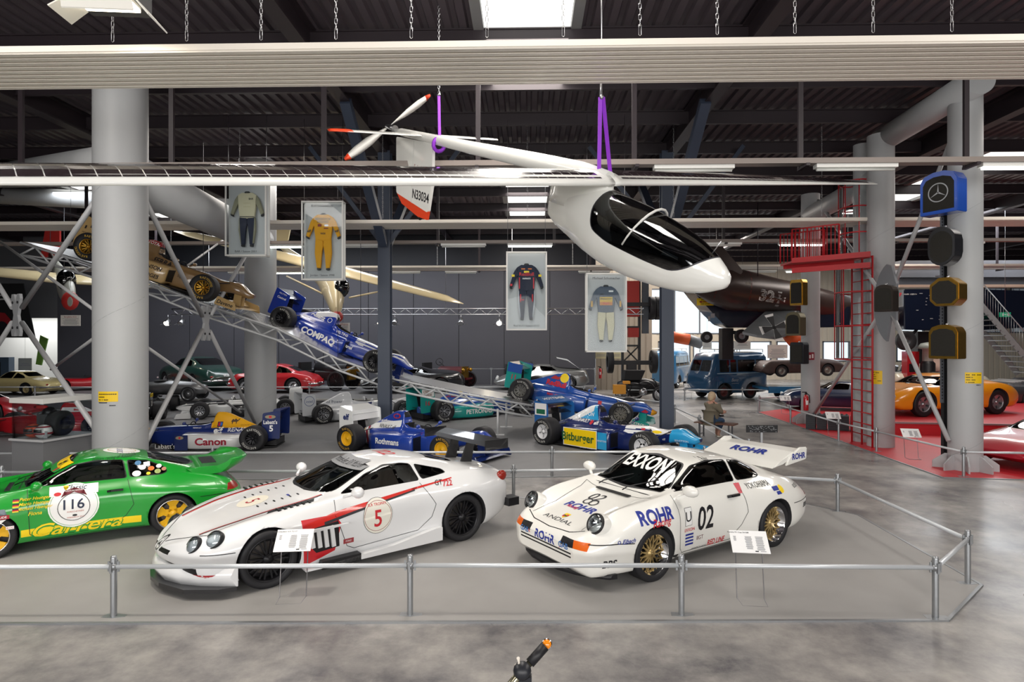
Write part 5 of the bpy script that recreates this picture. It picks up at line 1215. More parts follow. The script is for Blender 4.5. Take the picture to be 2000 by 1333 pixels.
# black engraved plate on its own post near the rear wing
p=P(1488,905); t=thing('plaque_stand','black plaque on a silver post behind the white coupe\'s rear wing','sign',(p.x,p.y,0))
MB().use(ALU).box((.0,.03,.42),(.05,.04,.84)).build('post',t); MB().use(BLK).box((0,0,.80),(.72,.03,.17)).build('plate',t)
T=Decals(); rr=random.Random(3)
for i in range(60): T.add(rect2d(.012+.02*rr.random(),.010),SILV_T,origin=(-.33+.66*rr.random(),-.017,.735+.025*int(6*rr.random())),ux=(1,0,0),uy=(0,0,1))
T.build('plate_print',t)
# ================================================================ RAMP TRUSS
TRS=mat('truss_grey','#c6c8ca',.4,.15)
def truss_line(mb,pts,h,r=.035,step=.42):
    """ladder truss: top chord through pts, bottom chord h below"""
    up=V((0,0,1)); top=[V(p) for p in pts]; bot=[p-up*h for p in top]; mb.tube(top,r,8); mb.tube(bot,r,8)
    d=[0]
    for a,b in zip(top,top[1:]): d.append(d[-1]+(b-a).length)
    def at(L,u):
        for i in range(len(top)-1):
            if L<=d[i+1] or i==len(top)-2: return u[i].lerp(u[i+1],(L-d[i])/(d[i+1]-d[i]))
    n=int(d[-1]/step); s_=d[-1]/n
    for i in range(n):
        a,b=(top,bot) if i%2 else (bot,top); mb.tube([at(i*s_,a),at((i+1)*s_,b)],r*.75,6)
rp=[((40,474),17.2),((189,521),17.2),((285,549),17.3),((397,594),17.6),((540,642),18.3),((660,702),18.8),((772,742),19.0),((897,768),18.9),((1040,793),18.6)]
near=[D(p[0][0],p[0][1],p[1]) for p in rp]; far=[p+V((.25,1.65,0)) for p in near]
t=thing('ramp','long grey truss ramp descending from upper left, carrying three racing cars','ramp',(0,0,0))
mb=MB().use(TRS); truss_line(mb,near,.34); mb.build('side_truss',t); mb=MB().use(TRS); truss_line(mb,far,.34); mb.build('side_truss',t)
mb=MB().use(TRS)
for i in range(9):
    u=i/8*(len(near)-1); k=min(int(u),len(near)-2); f=u-k; mb.tube([near[k].lerp(near[k+1],f)-V((0,0,.34)),far[k].lerp(far[k+1],f)-V((0,0,.34))],.025,6)
mb.build('cross_tubes',t)
mb=MB().use(glassmat('ramp_sheet','#e9edf0',.0,.3,1.15))
for a,b,c,d in zip(near,near[1:],far[1:],far): mb.poly([a+V((0,0,.05)),b+V((0,0,.05)),c+V((0,0,.05)),d+V((0,0,.05))])
mb.build('clear_deck',t)
for q,base in ((near[7]+V((1.0,0,-.4)),P(972,851)),(far[7]+V((1,0,-.4)),P(972,851)+V((0.2,1.7,0)))):
    mb=MB().use(TRS); q=V((base.x,base.y+.05,q.z-.05)); mb.tube([base,q],.035,8); mb.tube([base+V((0,0,.9)),q+V((.5,0,-.05))],.02,6); mb.tube([base+V((0,0,.9)),q+V((-.5,0,.1))],.02,6); mb.bar(base+V((-.2,0,.02)),base+V((.2,0,.02)),.14,.03); mb.build('support_leg',t)
q0=near[3]-V((0,0,.3)); 
for k in (1,3,5): 
    for L in (near,far): MB().use(mat('thin_cable','#3a3a40',.5,.5)).tube([L[k],V((L[k].x,L[k].y,8.6))],.008,5).build('hanging_cable',t)
# ================================================================ LIGHTING TRUSS WITH SPOTLIGHTS
z_=zat(603,31); xa,xb=X(325,31),X(1256,31)
t=thing('lighting_truss','thin silver lighting truss hung in front of the dark back wall','truss',(0,31,z_))
mb=MB().use(ALU); n=64
for dz in (0,-.3): mb.tube([(xa,0,dz),(xb,0,dz)],.03,6)
for i in range(n): mb.tube([(xa+(xb-xa)*i/n,0,-.3*(i%2)),(xa+(xb-xa)*(i+1)/n,0,-.3*((i+1)%2))],.018,5)
mb.build('chords',t)
for px in (400,870,1000): MB().use(ALU).tube([(X(px,31),0,0),(X(px,31),0,8.6-z_)],.012,5).build('hanging_wire',t)
GLOW=mat('spot_glow','#fff1d2',.4,emit=30)
for px,on,lab in ((318,1,'lit spotlight on the truss, left of the cross brace'),(346,0,'unlit spotlight on the truss, right of the leftmost lit one'),(742,1,'lit spotlight on the truss, left of the steel column'),(770,0,'unlit spotlight just right of the steel column'),(900,0,'unlit spotlight on the truss, alone right of the steel column pair'),(975,1,'lit spotlight on the truss beside the dark blue overalls case')):
    s_=thing('spotlight',lab,'spotlight',(X(px,31),31,z_-.40))
    mb=MB().use(ALU); m=M.Rotation(-.9,4,'X'); mb.lathe([(.08,.25),(.13,.18),(.15,-.12),(.14,-.14)],M.Translation((0,-.05,-.28))@m,16); mb.tube([(0,0,.1),(0,0,-.15)],.02,6); mb.build('housing',s_)
    mb=MB().use(GLOW if on else SILV_T); mb.lathe([(.13,0),(0,0)],M.Translation((0,-.05,-.28))@m@M.Translation((0,0,-.12)),16); mb.build('lens',s_)
    for g in (1,-1): MB().use(ALU).bar((g*.15,-.18,-.36),(g*.26,-.26,-.42),.16,.01).build('barn_door',s_)
# big floodlight, top left, near
c=D(214,16,6.3); t=thing('floodlight','bright floodlight with white barn doors at the top left corner','floodlight',c,.1); t.scale=(1.2,1.2,1.2)
FG=mat('flood_glow','#fff3d8',.4,emit=9); WPL=mat('barn_door_white','#f4f2ea',.4)
MB().use(BLK).box((0,.05,.16),(.5,.3,.26)).build('housing',t); MB().use(FG).box((0,-.04,.02),(.44,.22,.03)).build('lamp_glass',t)
for nm,pl in (('a',[(-.30,-.16,.02),(.26,-.16,.02),(.33,-.26,-.14),(-.23,-.26,-.14)]),('b',[(-.25,-.13,.04),(-.25,.14,.04),(-.42,.18,-.06),(-.42,-.13,-.06)]),('c',[(.26,-.13,.04),(.26,.14,.04),(.40,.16,-.12),(.38,-.13,-.10)])):
    mb=MB().use(WPL); vs=[V(p) for p in pl]; n=(vs[1]-vs[0]).cross(vs[2]-vs[0]).normalized()*.006
    a=[mb.bm.verts.new(p+n) for p in vs]; b_=[mb.bm.verts.new(p-n) for p in vs]; mb._f(a); mb._f(b_[::-1])
    for i in range(4): mb._f([a[i],a[(i+1)%4],b_[(i+1)%4],b_[i]])
    mb.build('barn_door',t)
MB().use(BLK).tube([(0,.05,.25),(0,.05,(8.95-c.z)/1.2)],.02,6).build('hanger',t)
ld=bpy.data.lights.new('floodlight_lamp','SPOT'); ld.energy=500; ld.color=(1,.92,.8); ld.spot_size=2.2; ld.spot_blend=.6; ld.shadow_soft_size=.2; lo=bpy.data.objects.new('floodlight_lamp',ld); C.objects.link(lo); lo.location=c+V((0,-.1,-.2)); lo.rotation_euler=(.5,0,0)
# ================================================================ SUSPENDED SOLAR AIRCRAFT
WHG=mat('aircraft_white','#f1f1ec',.22,0,.7)
R0=D(1191,357,8.0); Lv=V((.778,.628,.16)).normalized(); Fv=V((.588,-.728,-.358)); Fv=(Fv-Lv*Fv.dot(Lv)).normalized(); Uv=Fv.cross(Lv)
Ry=M.Rotation(YAW,3,'Z'); Lv=Ry@Lv; Fv=Ry@Fv; Uv=Ry@Uv
t=thing('solar_aircraft','white solar-powered motor glider hanging over the cars, with dark cell wings','aircraft',mtx=M.Translation(R0)@M((Fv,Lv,Uv)).transposed().to_4x4())
air=t
# pod
ST=[(1.99,-.77,.01,.01),(1.96,-.77,.07,.08),(1.86,-.76,.145,.155),(1.68,-.74,.25,.22),(1.4,-.71,.345,.285),(1.0,-.67,.42,.335),(.6,-.63,.465,.355),(.2,-.58,.475,.345),(-.1,-.52,.47,.31),(-.35,-.46,.46,.25),(-.6,-.40,.44,.17),(-.85,-.36,.40,.10),(-1.0,-.34,.34,.055),(-1.08,-.33,.30,.02)]
fz=interp([(a,b) for a,b,c_,d in ST]);fh=interp([(a,c_) for a,b,c_,d in ST]);fw_=interp([(a,d) for a,b,c_,d in ST])
bm=bmesh.new(); rings=[]; NX=70
for i in range(NX+1):
    x=1.99-3.07*(i/NX)**1.0; x=1.99-(1.99+1.08)*((i/NX)**1.35 if i<NX*.3 else (i/NX)) if False else x
    z0,h,w_=fz(x),fh(x),fw_(x); r=[]
    for k in range(36):
        a=2*PI*k/36; cy,sz=math.cos(a),math.sin(a); e=.92
        yy=w_*math.copysign(abs(cy)**e,cy); zz=h*math.copysign(abs(sz)**e,sz); 
        if sz>0 and x<.2: yy*=1-.35*sst(.2,-.3,x)*sz
        r.append(bm.verts.new((x,yy,z0+zz)))
    rings.append(r)
for A,B in zip(rings,rings[1:]):
    for k in range(36): f=bm.faces.new([A[k],A[(k+1)%36],B[(k+1)%36],B[k]]); f.smooth=True
bm.faces.new(rings[0][::-1]); bm.faces.new(rings[-1]); bmesh.ops.recalc_face_normals(bm,faces=bm.faces); bm.normal_update()
b=Body.__new__(Body); b.bm=bm; b.mats=[]; b.mi(WHG); b.bvh=BVHTree.FromBMesh(bm)
CG=glassmat('canopy_glass','#6a7278',.10)
cp=rnd([(.02,-.32),(.10,-.56),(.38,-.66),(.97,-.74),(1.36,-.78),(1.53,-.71),(1.84,-.46),(1.5,-.2),(.3,.0),(.1,-.05)],.09,3)
gi=b.mi(mat('canopy_seal','#3a3a40',.4))
cc=V((.8,-.4)); big=[tuple(cc+(V(p)-cc)*1.025) for p in cp]
# convex split is not needed: the outline is convex
for f in carve(bm,big,'side',lambda f:f.calc_center_median().z>-.85): f.material_index=gi
fs=carve(bm,cp,'side',lambda f:f.calc_center_median().z>-.85); extract(bm,fs,'canopy',CG,t,.0)
T=Decals(b.bvh); b.done(t,'fuselage_pod')
mb=MB().use(flat('#d8d8d4',.3))
arc=[]
for i in range(13):
    a=PI*i/12; x=.66+.22*math.sin(a); z=-.64+.47*math.sin(a); y=.34*math.cos(a); arc.append((x,y*1.02,z+.0))
mb.tube(arc,.016,8); mb.build('canopy_bow',t)
MB().use(DARK).box((.75,0,-.78),(1.3,.5,.04)).box((.35,0,-.52),(.12,.4,.5),M.Rotation(-.5,3,'Y')).box((.62,0,-.70),(.5,.4,.08)).build('pilot_seat',t)
MB().use(BLK).box((1.42,0,-.62),(.06,.4,.22)).build('instrument_panel',t)
MB().use(ALU).tube([(1.72,-.05,-.50),(1.80,-.05,-.34)],.006,6).build('pitot_tube',t)
# wing pylon, wing, boom
mb=MB().use(WHG); mb.loft([[V((x*(1-.12*k)+xo,y*(1+.5*sst(.3,1,k)),-.42+.42*k)) for x,y in [(.22*math.cos(a)*2.6-.50,.17*math.sin(a)) for a in [2*PI*i/24 for i in range(24)]]] for k,xo in ((0,0),(.3,0),(.6,-.0),(.85,-.02),(1.1,-.04))]); mb.build('wing_pylon',t)
CELL=mat('solar_cells','#2b2226',.18,.1,.6)
def afoil(ch,th,inc=0):
    up_=[(0,0),(.01,.2),(.04,.42),(.12,.78),(.25,1),(.45,.95),(.7,.6),(1,.02)]; lo_=[(.7,-.1),(.4,-.25),(.2,-.3),(.08,-.28),(.02,-.18)]
    return [(.10-ch*u,th*v*.62+ch*u*inc) for u,v in up_]+[(.10-ch*u,th*v+ch*u*inc) for u,v in lo_]
for g,nm in ((1,'right'),(-1,'left')):
    spn=8.5; mb=MB().use(WHG); S=[(0.0,.95,.17),(.12,.95,.17),(.13,.92,.15),(3,.86,.13),(5.6,.72,.10),(7.6,.52,.065),(8.4,.34,.04),(8.5,.16,.015)]
    secs=[]
    for y,ch,th in S: secs.append([V((u-(8.5*0),g*y,v)) for u,v in afoil(ch,th,.05)])
    mb.loft(secs); 
    for f in mb.bm.faces:
        c_=f.calc_center_median()
    o=mb.build('wing',t); me=o.data; me.materials.append(CELL)
    # cells as a thin skin laid on the upper surface, with a fine grid
    mc=MB().use(CELL); gr=MB().use(flat('#b9a089',.5))
    ys=[.2+i*.155 for i in range(int(8.0/.155))]
    fch=interp([(a,b_) for a,b_,c_ in S]); fth=interp([(a,c_) for a,b_,c_ in S]); ups=interp([(0,0),(.04,.42),(.12,.78),(.25,1),(.45,.95),(.7,.6),(1,.02)])
    def sp_(y,u,o_=.004): ch=fch(y); return V((.10-ch*u,g*y,fth(y)*.62*ups(u)+ch*u*.05+o_))
    for y in ys:
        for k in range(5):
            u0,u1=.07+k*.178,.07+k*.178+.17; mc.poly([sp_(y,u0),sp_(y+.147,u0),sp_(y+.147,u1),sp_(y,u1)],True)
    gr.bm.free(); mc.build('solar_cells',t,fix=False)
mb=MB().use(flat('#c01f24')); mb.ball((-.02,8.5,.0),.03,8,(2,1,.6)); mb.build('wingtip_mark',t)
MB().use(WHG).tube([(-.02,0,.04),(-.5,0,.06),(-1.5,0,.06),(-3,0,.05),(-4.3,0,.05),(-5.35,0,.05),(-5.6,0,.05)],[.10,.135,.125,.105,.085,.07,.03],20).build('tail_boom',t)
mb=MB().use(WHG); mb.prism(rnd([(-4.22,-.02),(-4.16,-.7),(-4.25,-1.26),(-5.42,-1.10),(-5.50,-.05)],.05),lambda u,v,tt:V((u,tt*(1-.0),v)),-.03,.03); mb.build('tail_fin',t)
MB().use(flat('#e8461e')).prism([(-4.25,-1.24),(-5.40,-1.10),(-5.2,-1.27),(-4.6,-1.40),(-4.28,-1.40)],lambda u,v,tt:V((u,tt,v)),-.028,.028).build('fin_tip',t)
MB().use(BLK).lathe([(.06,-.015),(.06,.015),(0,.015)],M.Translation((-4.55,0,-1.40))@M.Rotation(PI/2,4,'X'),14).build('tail_wheel',t)
MB().use(flat('#b8bab8')).box((-4.84,0,-.62),(.006,.065,1.15)).build('rudder_gap',t)
F_=lambda x,z:dict(origin=(x,-.034,z),ux=(1,0,0),uy=(0,0,1))
T=Decals(); T.text('SolarFlight',.13,flat('#8f3a3a'),**F_(-4.55,-.52),sx=.9); T.text('N33034',.24,TXT,**F_(-4.52,-1.0),bold=.02,sx=.75); T.build('fin_lettering',t)
for g in (1,-1):
    mb=MB().use(WHG); mb.loft([[V((-4.55+u*.5-.02*y,g*y,.07+v*.4)) for u,v in afoil(ch,.09)] for y,ch in ((0,1.0),(1.2,.85),(1.62,.75),(1.7,.4))]); mb.build('tailplane',t)
MB().use(flat('#e8461e')).loft([[V((-4.58+u*.5,-y,.07+v*.45)) for u,v in afoil(ch,.1)] for y,ch in ((1.38,.84),(1.6,.78),(1.72,.55),(1.8,.2))]).build('tailplane_tip',t)
PB=(-5.86,0,.10)
for a in (0,PI):
    bl=[]; base=.62
    for r_,c_,tw in ((.06,.04,.9),(.2,.09,.7),(.5,.17,.5),(.8,.17,.35),(1.0,.12,.28),(1.12,.05,.25)):
        ang=base+a; cx,cy=math.cos(ang),math.sin(ang); ctr=V((PB[0],cx*r_,PB[2]+cy*r_)); tdir=V((math.sin(tw),-cy*math.cos(tw),cx*math.cos(tw))); nn=V((math.cos(tw),0,0))
        bl.append([ctr+tdir*c_*.5,ctr+V((.012,0,0)),ctr-tdir*c_*.5,ctr-V((.012,0,0))])
    bo=MB().use(WHG).loft(bl).build('propeller_blade',t)
    MB().use(flat('#e8461e')).loft([[ctr2+(q-ctr2)*1.08 for q in s2] for s2,ctr2 in [(x_,sum(x_,V())/4) for x_ in bl[4:]]]).build('blade_tip',bo)
MB().use(ALU).tube([(-5.6,0,.08),(-5.95,0,.10)],[.07,.03],12).build('propeller_hub',t)
PUR_=mat('purple_sling','#9a3ad6',.6)
for nm,lc,top in (('purple sling and chain holding up the aircraft tail boom',(-4.05,0,.12),D(857,185,10.8)),('purple sling and cable holding up the wing root',(-.15,0,.12),D(1175,190,7.95))):
    s_=thing('lifting_sling',nm,'sling',(0,0,0)); w0=t.matrix_world@V(lc)
    mb=MB().use(PUR_); s2=Ry@V((.045,0,0))
    if 'chain' in nm:
        mb.bar(w0+V((0,0,-.02)),top,.05,.02); q=[w0+ (Uv*math.cos(a)+Lv*math.sin(a))*.115-Uv*.14 for a in [2*PI*i/14 for i in range(14)]]; mb.tube(q,.035,6,closed=True)
    else:
        mb.bar(w0-Ry@V((.05,0,.05)),top-s2*.4,.05,.02); mb.bar(w0+Ry@V((.10,0,-.05)),top+s2*.4,.05,.02)
    mb.build('sling',s_)
    mb=MB().use(ALU)
    mb.ball(top,.035,8)
    if 'chain' in nm:
        zz=0;k=0
        while top.z+zz<8.7:
            o=top+V((0,0,zz)); q=[V((0,0,0)),V((.016,0,.012)),V((.016,0,.05)),V((0,0,.062)),V((-.016,0,.05)),V((-.016,0,.012))]
            if k%2: q=[V((v_.y,v_.x,v_.z)) for v_ in q]
            mb.tube([o+v_ for v_ in q],.006,4,closed=True); zz+=.05;k+=1
    else: mb.tube([top,V((top.x,top.y,8.7))],.01,6); mb.tube([top-V((.02,0,0)),top+V((0,0,.35))],.015,5)
    mb.build('chain' if 'chain' in nm else 'cable',s_)
# ================================================================ OVERALLS IN GLASS CASES
def suit_case(label,px0,px1,py0,py1,dep,main,second,texts,title,foot,arms=None,legside=None,rot=0.0):
    a=D(px0,py1,dep);b_=D(px1,py0,dep); w_=(b_-a).xy.length; h=b_.z-a.z; c=V(((a.x+b_.x)/2,(a.y+b_.y)/2,a.z))
    t=thing('display_case',label,'display case',c,YAW+rot)
    fr=MB().use(flat('#c9c9c6',.4)); e_=.035
    for x in (-w_/2,w_/2):
        for y in (0,.22): fr.box((x,y,h/2),(e_,e_,h))
    for z in (0,h):
        for y in (0,.22): fr.box((0,y,z),(w_+e_,e_,e_))
        for x in (-w_/2,w_/2): fr.box((x,.11,z),(e_,.22,e_))
    fr.build('frame',t); MB().use(flat('#b9babb',.5)).box((0,.21,h/2),(w_-.02,.012,h-.02)).build('back_panel',t); MB().use(CLEAR).box((0,.0,h/2),(w_-.04,.006,h-.04)).build('glass_front',t)
    for x in (-w_*.48,w_*.48): MB().use(ALU).tube([(x,.1,h),(x,.1,8.6-c.z)],.006,5).build('hanging_wire',t)
    s=h/1.53*.74; zc=h*.12+.75*s; s_=thing('racing_overall',texts['lab'],'overalls',t.matrix_world@V((0,.12,0)) if False else c+Ry@V((0,.10,zc-.75*s)),YAW+rot)
    s_.scale=(s,s,s)
    def part(nm,poly,m,t0=-.04,t1=.045,par=s_):
        mb=MB().use(m); mb.prism(poly,lambda u,v,tt:V((u,tt,v)),t0,t1); bmesh.ops.bevel(mb.bm,geom=mb.bm.edges[:],offset=.014,segments=2,affect='EDGES'); return mb.build(nm,par)
    am=arms or main; 
    part('torso',[(-.20,.78),(.20,.78),(.23,1.05),(.26,1.42),(.13,1.50),(.06,1.47),(-.06,1.47),(-.13,1.50),(-.26,1.42),(-.23,1.05)],main)
    for g in (1,-1): part('sleeve',[(g*.25,1.43),(g*.34,1.30),(g*.46,.92),(g*.385,.87),(g*.27,1.14),(g*.22,1.22)],am); part('cuff',[(g*.46,.93),(g*.455,.86),(g*.38,.83),(g*.375,.885)],BLK)
    for g in (1,-1): part('leg',[(g*.01,.80),(g*.21,.82),(g*.225,.45),(g*.17,.06),(g*.07,.05),(g*.035,.5),(g*.0,.66)],second); part('leg_cuff',[(g*.17,.07),(g*.165,0),(g*.075,0),(g*.07,.06)],BLK)
    part('collar',[(-.08,1.46),(.08,1.46),(.06,1.53),(-.06,1.53)],BLK); part('belt',[(-.205,.80),(.205,.80),(.205,.85),(-.205,.85)],texts.get('belt',main),-.045,.05)
    if legside:
        for g in (1,-1): part('side_stripe',[(g*.19,.80),(g*.225,.80),(g*.23,.45),(g*.175,.08),(g*.14,.08),(g*.19,.45)],legside,-.045,.05)
    T=Decals(); F=lambda x,z:dict(origin=(x,-.046,z),ux=(1,0,0),uy=(0,0,1))
    for kind,x,z,a1,m_,sz in texts['t']:
        if kind=='r': T.add(rect2d(*a1),m_,**F(x,z),off=0)
        else: T.text(a1,sz,m_,origin=(x,-.049,z),ux=(1,0,0),uy=(0,0,1),bold=.02,off=0)
    for v_ in T.mb.bm.verts: pass
    T.build('badges',s_)
    T=Decals()
    if title: T.text(title,.085,TXT,origin=(0,-.006,h-.11),ux=(1,0,0),uy=(0,0,1),off=0)
    if foot: T.text(foot,.075,TXT,origin=(0,-.006,.10),ux=(1,0,0),uy=(0,0,1),off=0)
    T.build('case_lettering',t); return t
KH=flat('#8f8b74',.8); CR=flat('#cfc6a8',.8); OY=flat('#e0a020',.8); NV=flat('#23283c',.8); GB=flat('#4e5868',.8)
suit_case('glass case with cream and dark overalls, hung left of the thin column at the wing',441,519,352,499,15.5,CR,NV,dict(lab='cream-topped racing overalls with dark legs and khaki sleeves',belt=BLK,t=[('t',.12,1.32,'BAR',TXT,.07),('r',0,1.2,(.2,.01),flat('#b3a988'),0),('r',0,1.1,(.2,.01),flat('#b3a988'),0)]),'Oliver Panis','BAR / Saison 2001',KH,KH)
suit_case('glass case with bright yellow overalls, second from the left',590,669,394,546,15.8,OY,OY,dict(lab='bright yellow racing overalls hanging in their glass case',t=[('t',0,1.37,'BENSON &',TXT,.085),('t',0,1.29,'HEDGES',TXT,.085),('r',-.09,1.2,(.1,.07),flat('#8c2f22'),0),('r',.09,1.2,(.1,.05),WHT_T,0),('r',.08,1.12,(.12,.03),flat('#8c2f22'),0),('t',0,.98,'WIX',TXT,.07),('t',-.37,1.05,'elf',TXT,.1),('t',.37,1.05,'elf',TXT,.1)]),'Ralf Schumacher','Jordan / Saison 1998')
suit_case('glass case with dark blue overalls with red flanks, right of the skylight',990,1067,493,644,15.9,NV,NV,dict(lab='dark blue racing overalls with red and white side stripes',t=[('t',0,1.24,'RedBull',RED_T,.13),('r',0,1.30,(.14,.05),YEL_T,0),('r',-.09,1.38,(.1,.03),ORG_T,0),('r',.09,1.38,(.1,.03),ORG_T,0),('t',0,1.12,'INFINITI',WHT_T,.06),('r',-.19,1.0,(.03,.3),RED_T,0),('r',.19,1.0,(.03,.3),RED_T,0),('r',-.16,.6,(.03,.2),RED_T,0),('r',.16,.6,(.03,.2),RED_T,0),('r',-.36,1.2,(.08,.06),YEL_T,0),('r',.36,1.2,(.08,.06),YEL_T,0),('r',-.41,.95,(.06,.06),RED_T,0),('r',-.1,.55,(.06,.03),RED_T,0)]),'','Red Bull / Saison 2012',None,flat('#b9bbc0',.7))
suit_case('glass case with blue-grey overalls with yellow badges, rightmost of the four',1146,1223,535,687,15.5,GB,CR,dict(lab='blue-grey racing overalls with yellow chest badges and pale legs',belt=GB,t=[('r',0,1.14,(.34,.13),flat('#d8b020'),0),('t',0,1.15,'Bitburger',TXT,.08),('r',0,1.03,(.34,.09),flat('#c87c2a'),0),('t',0,1.03,'Pepsi',RED_T,.08),('r',.13,1.36,(.12,.04),WHT_T,0),('r',-.11,1.28,(.09,.03),TXT,0),('r',-.38,1.02,(.05,.16),flat('#c89a3a'),0),('r',.38,1.02,(.05,.16),flat('#c89a3a'),0)]),'Michael Schumacher','')
# ================================================================ BACKGROUND CARS (same loft builder, fewer sections)
def car(label,pt,L,W,H,wb,prof,belt,wr,rimc=ALU,rims='slot',rad=.32,fo=None,glass=DGLASS,sides=None,ws=None,rw=None,front_up=.0,rimr=.19,zb=.18,lampf='#d8dcdd',lampr='#8f2418',bump=None,wl=None,cat='car',intr=True,nx=64,gask=BLK,wf=None,wbf=None,arch=1.14):
    """prof/belt: lists of (t,z) with t=0 rear bumper, 1 front bumper"""
    root=thing('parked_car',label,cat); xr=-(wb/2+(L-wb)*(1-(fo or .48))); xf=xr+L; X_=lambda t:xr+L*t
    sp=dict(x=(xr,xf),paint=pt,top=[(X_(t),z) for t,z in prof],belt=[(X_(t),z) for t,z in belt],
        w=[(X_(t),W/2*k) for t,k in (wf or ((0,.72),(.03,.84),(.12,.96),(.3,1),(.7,1),(.88,.95),(.96,.84),(1,.66)))],zb=[(X_(0),zb+.15),(X_(.08),zb),(X_(.92),zb),(X_(1),zb+.12)],wr=[(X_(0),wr*.8),(X_(.4),wr),(X_(.8),wr*1.05)],wbf=[(X_(t),k) for t,k in (wbf or ((0,.85),(1,.85)))],crown=[(0,.05)])
    b=Body(sp,nx,3); b.arch(wb/2,rad*arch,rad*1.02); b.arch(-wb/2,rad*arch,rad*1.02)
    if ws: b.pane('front',ws,'windscreen',root,glass,gask,.02,lambda f:f.normal.x>.2 and f.calc_center_median().z>min(p[1] for p in ws)-.05,.05)
    if rw: b.pane('front',rw,'rear_window',root,glass,gask,.02,lambda f:f.normal.x<-.05 and f.normal.z>.05 and f.calc_center_median().x<0,.05)
    for pl in (sides or ()):
        for g in (1,-1): b.pane('side',[(X_(t),z) for t,z in pl],'side_window',root,glass,gask,.016,sidef(g),.04)
    T=Decals(b.bvh)
    ext=b.done(root); zt=interp(sp['top']); 
    for g in (1,-1):
        for x in (wb/2,-wb/2): wheel(root,x,g*(W/2-.13),rad,.19,rimr,rims,rimc,None,g)
        zl=(zt(xf-.12)+zb+.1)/2+.04
        if lampf: mb=MB().use(mat('lamp_glass_'+lampf.strip('#'),lampf,.12,.3)); mb.ball((xf-.13,g*W*.34,zl+.08),.085,12,(.8,1,1)); mb.build('headlight',root)
        if lampr: mb=MB().use(mat('lamp_'+lampr.strip('#'),lampr,.2)); mb.ball((xr+.07,g*W*.34,zl+.04),.06,10,(.6,1.2,.8)); mb.build('tail_lamp',root)
        if bump:
            mb=MB().use(bump); mb.tube([(xf-.28,g*W*.47,.42),(xf-.05,g*W*.40,.42),(xf+.03,g*W*.2,.42),(xf+.05,0,.42)],.04,8); mb.build('bumper',root)
            mb=MB().use(bump); mb.tube([(xr+.28,g*W*.47,.42),(xr+.05,g*W*.40,.42),(xr-.03,g*W*.2,.42),(xr-.05,0,.42)],.04,8); mb.build('bumper',root)
    if intr: interior(root,.5,-.7,W*.36,.32,.8,DARK,1,None)
    return root,T,b,X_
G911=[[(.33,.95),(.36,1.12),(.50,1.2),(.62,1.17),(.70,.95)]]
def cover(px0,px1,py,z): return P(px0,py,z),P(px1,py,z)
def pl(root,pf,pr,wb,W,side,z=0): 
    return place(root,P(pf[0],pf[1],z),P(pr[0],pr[1],z),wb,W/2-.05,side,smin=.85,smax=1.25)
# beige fastback, left, faces left (left side seen)
BEIG=paint('#c2b27e'); REDP=paint('#b81420'); 
PR_GULL=[(0,.55),(.02,.66),(.12,.80),(.25,.92),(.33,1.06),(.42,1.24),(.52,1.27),(.60,1.18),(.66,1.0),(.70,.93),(.85,.86),(.95,.74),(.99,.60),(1,.5)]
BL_GULL=[(0,.5),(.1,.74),(.3,.86),(.6,.86),(.85,.78),(.97,.62),(1,.48)]
r,T,b,X_=car('cream gullwing coupe at the left edge of the back platform',BEIG,4.5,1.79,1.3,2.4,PR_GULL,BL_GULL,.5,sides=[[(.30,.90),(.35,1.03),(.42,1.17),(.44,.90)],[(.46,.90),(.45,1.20),(.55,1.2),(.63,.90)]],ws=[(-.52,.92),(.52,.92),(.42,1.16),(-.42,1.16)],rw=[(-.42,.98),(.42,.98),(.4,1.17),(-.4,1.17)],bump=CHR,rimc=mat('rim_cream','#bfae80',.4,.2),rims='disc'); T.mb.bm.free()
pl(r,(-25,772),(48,773),2.4,1.79,1,PLZ)
# red sports racer behind it
PR_SPT=[(0,.50),(.03,.86),(.15,.95),(.30,.90),(.42,.80),(.60,.70),(.8,.72),(.93,.64),(1,.42)]
r,T,b,X_=car('low dark red sports racer with tall tail, half hidden by the thick column',REDP,4.1,1.7,.95,2.35,PR_SPT,[(0,.5),(.1,.80),(.3,.78),(.6,.66),(.85,.68),(1,.42)],.4,rims='wire',rimc=CHR,bump=None,intr=False); T.mb.bm.free()
mb=MB().use(DGLASS); mb.tube([(-.3,0,.9),(.2,0,.88)],.01,4); mb.bm.free(); MB().use(DARK).box((-.1,0,.80),(.7,.9,.03)).build('cockpit_opening',r); MB().use(LENS).loft([[V((.25+.0*math.cos(a),.45*math.sin(a*.5),.80)),V((.10,.42*math.sin(a*.5),1.0))] for a in [(-PI+2*PI*i/8) for i in range(9)]],closed=False,cap=False).build('wind_deflector',r)
pl(r,(128,765),(215,762),2.35,1.7,1,PLZ)
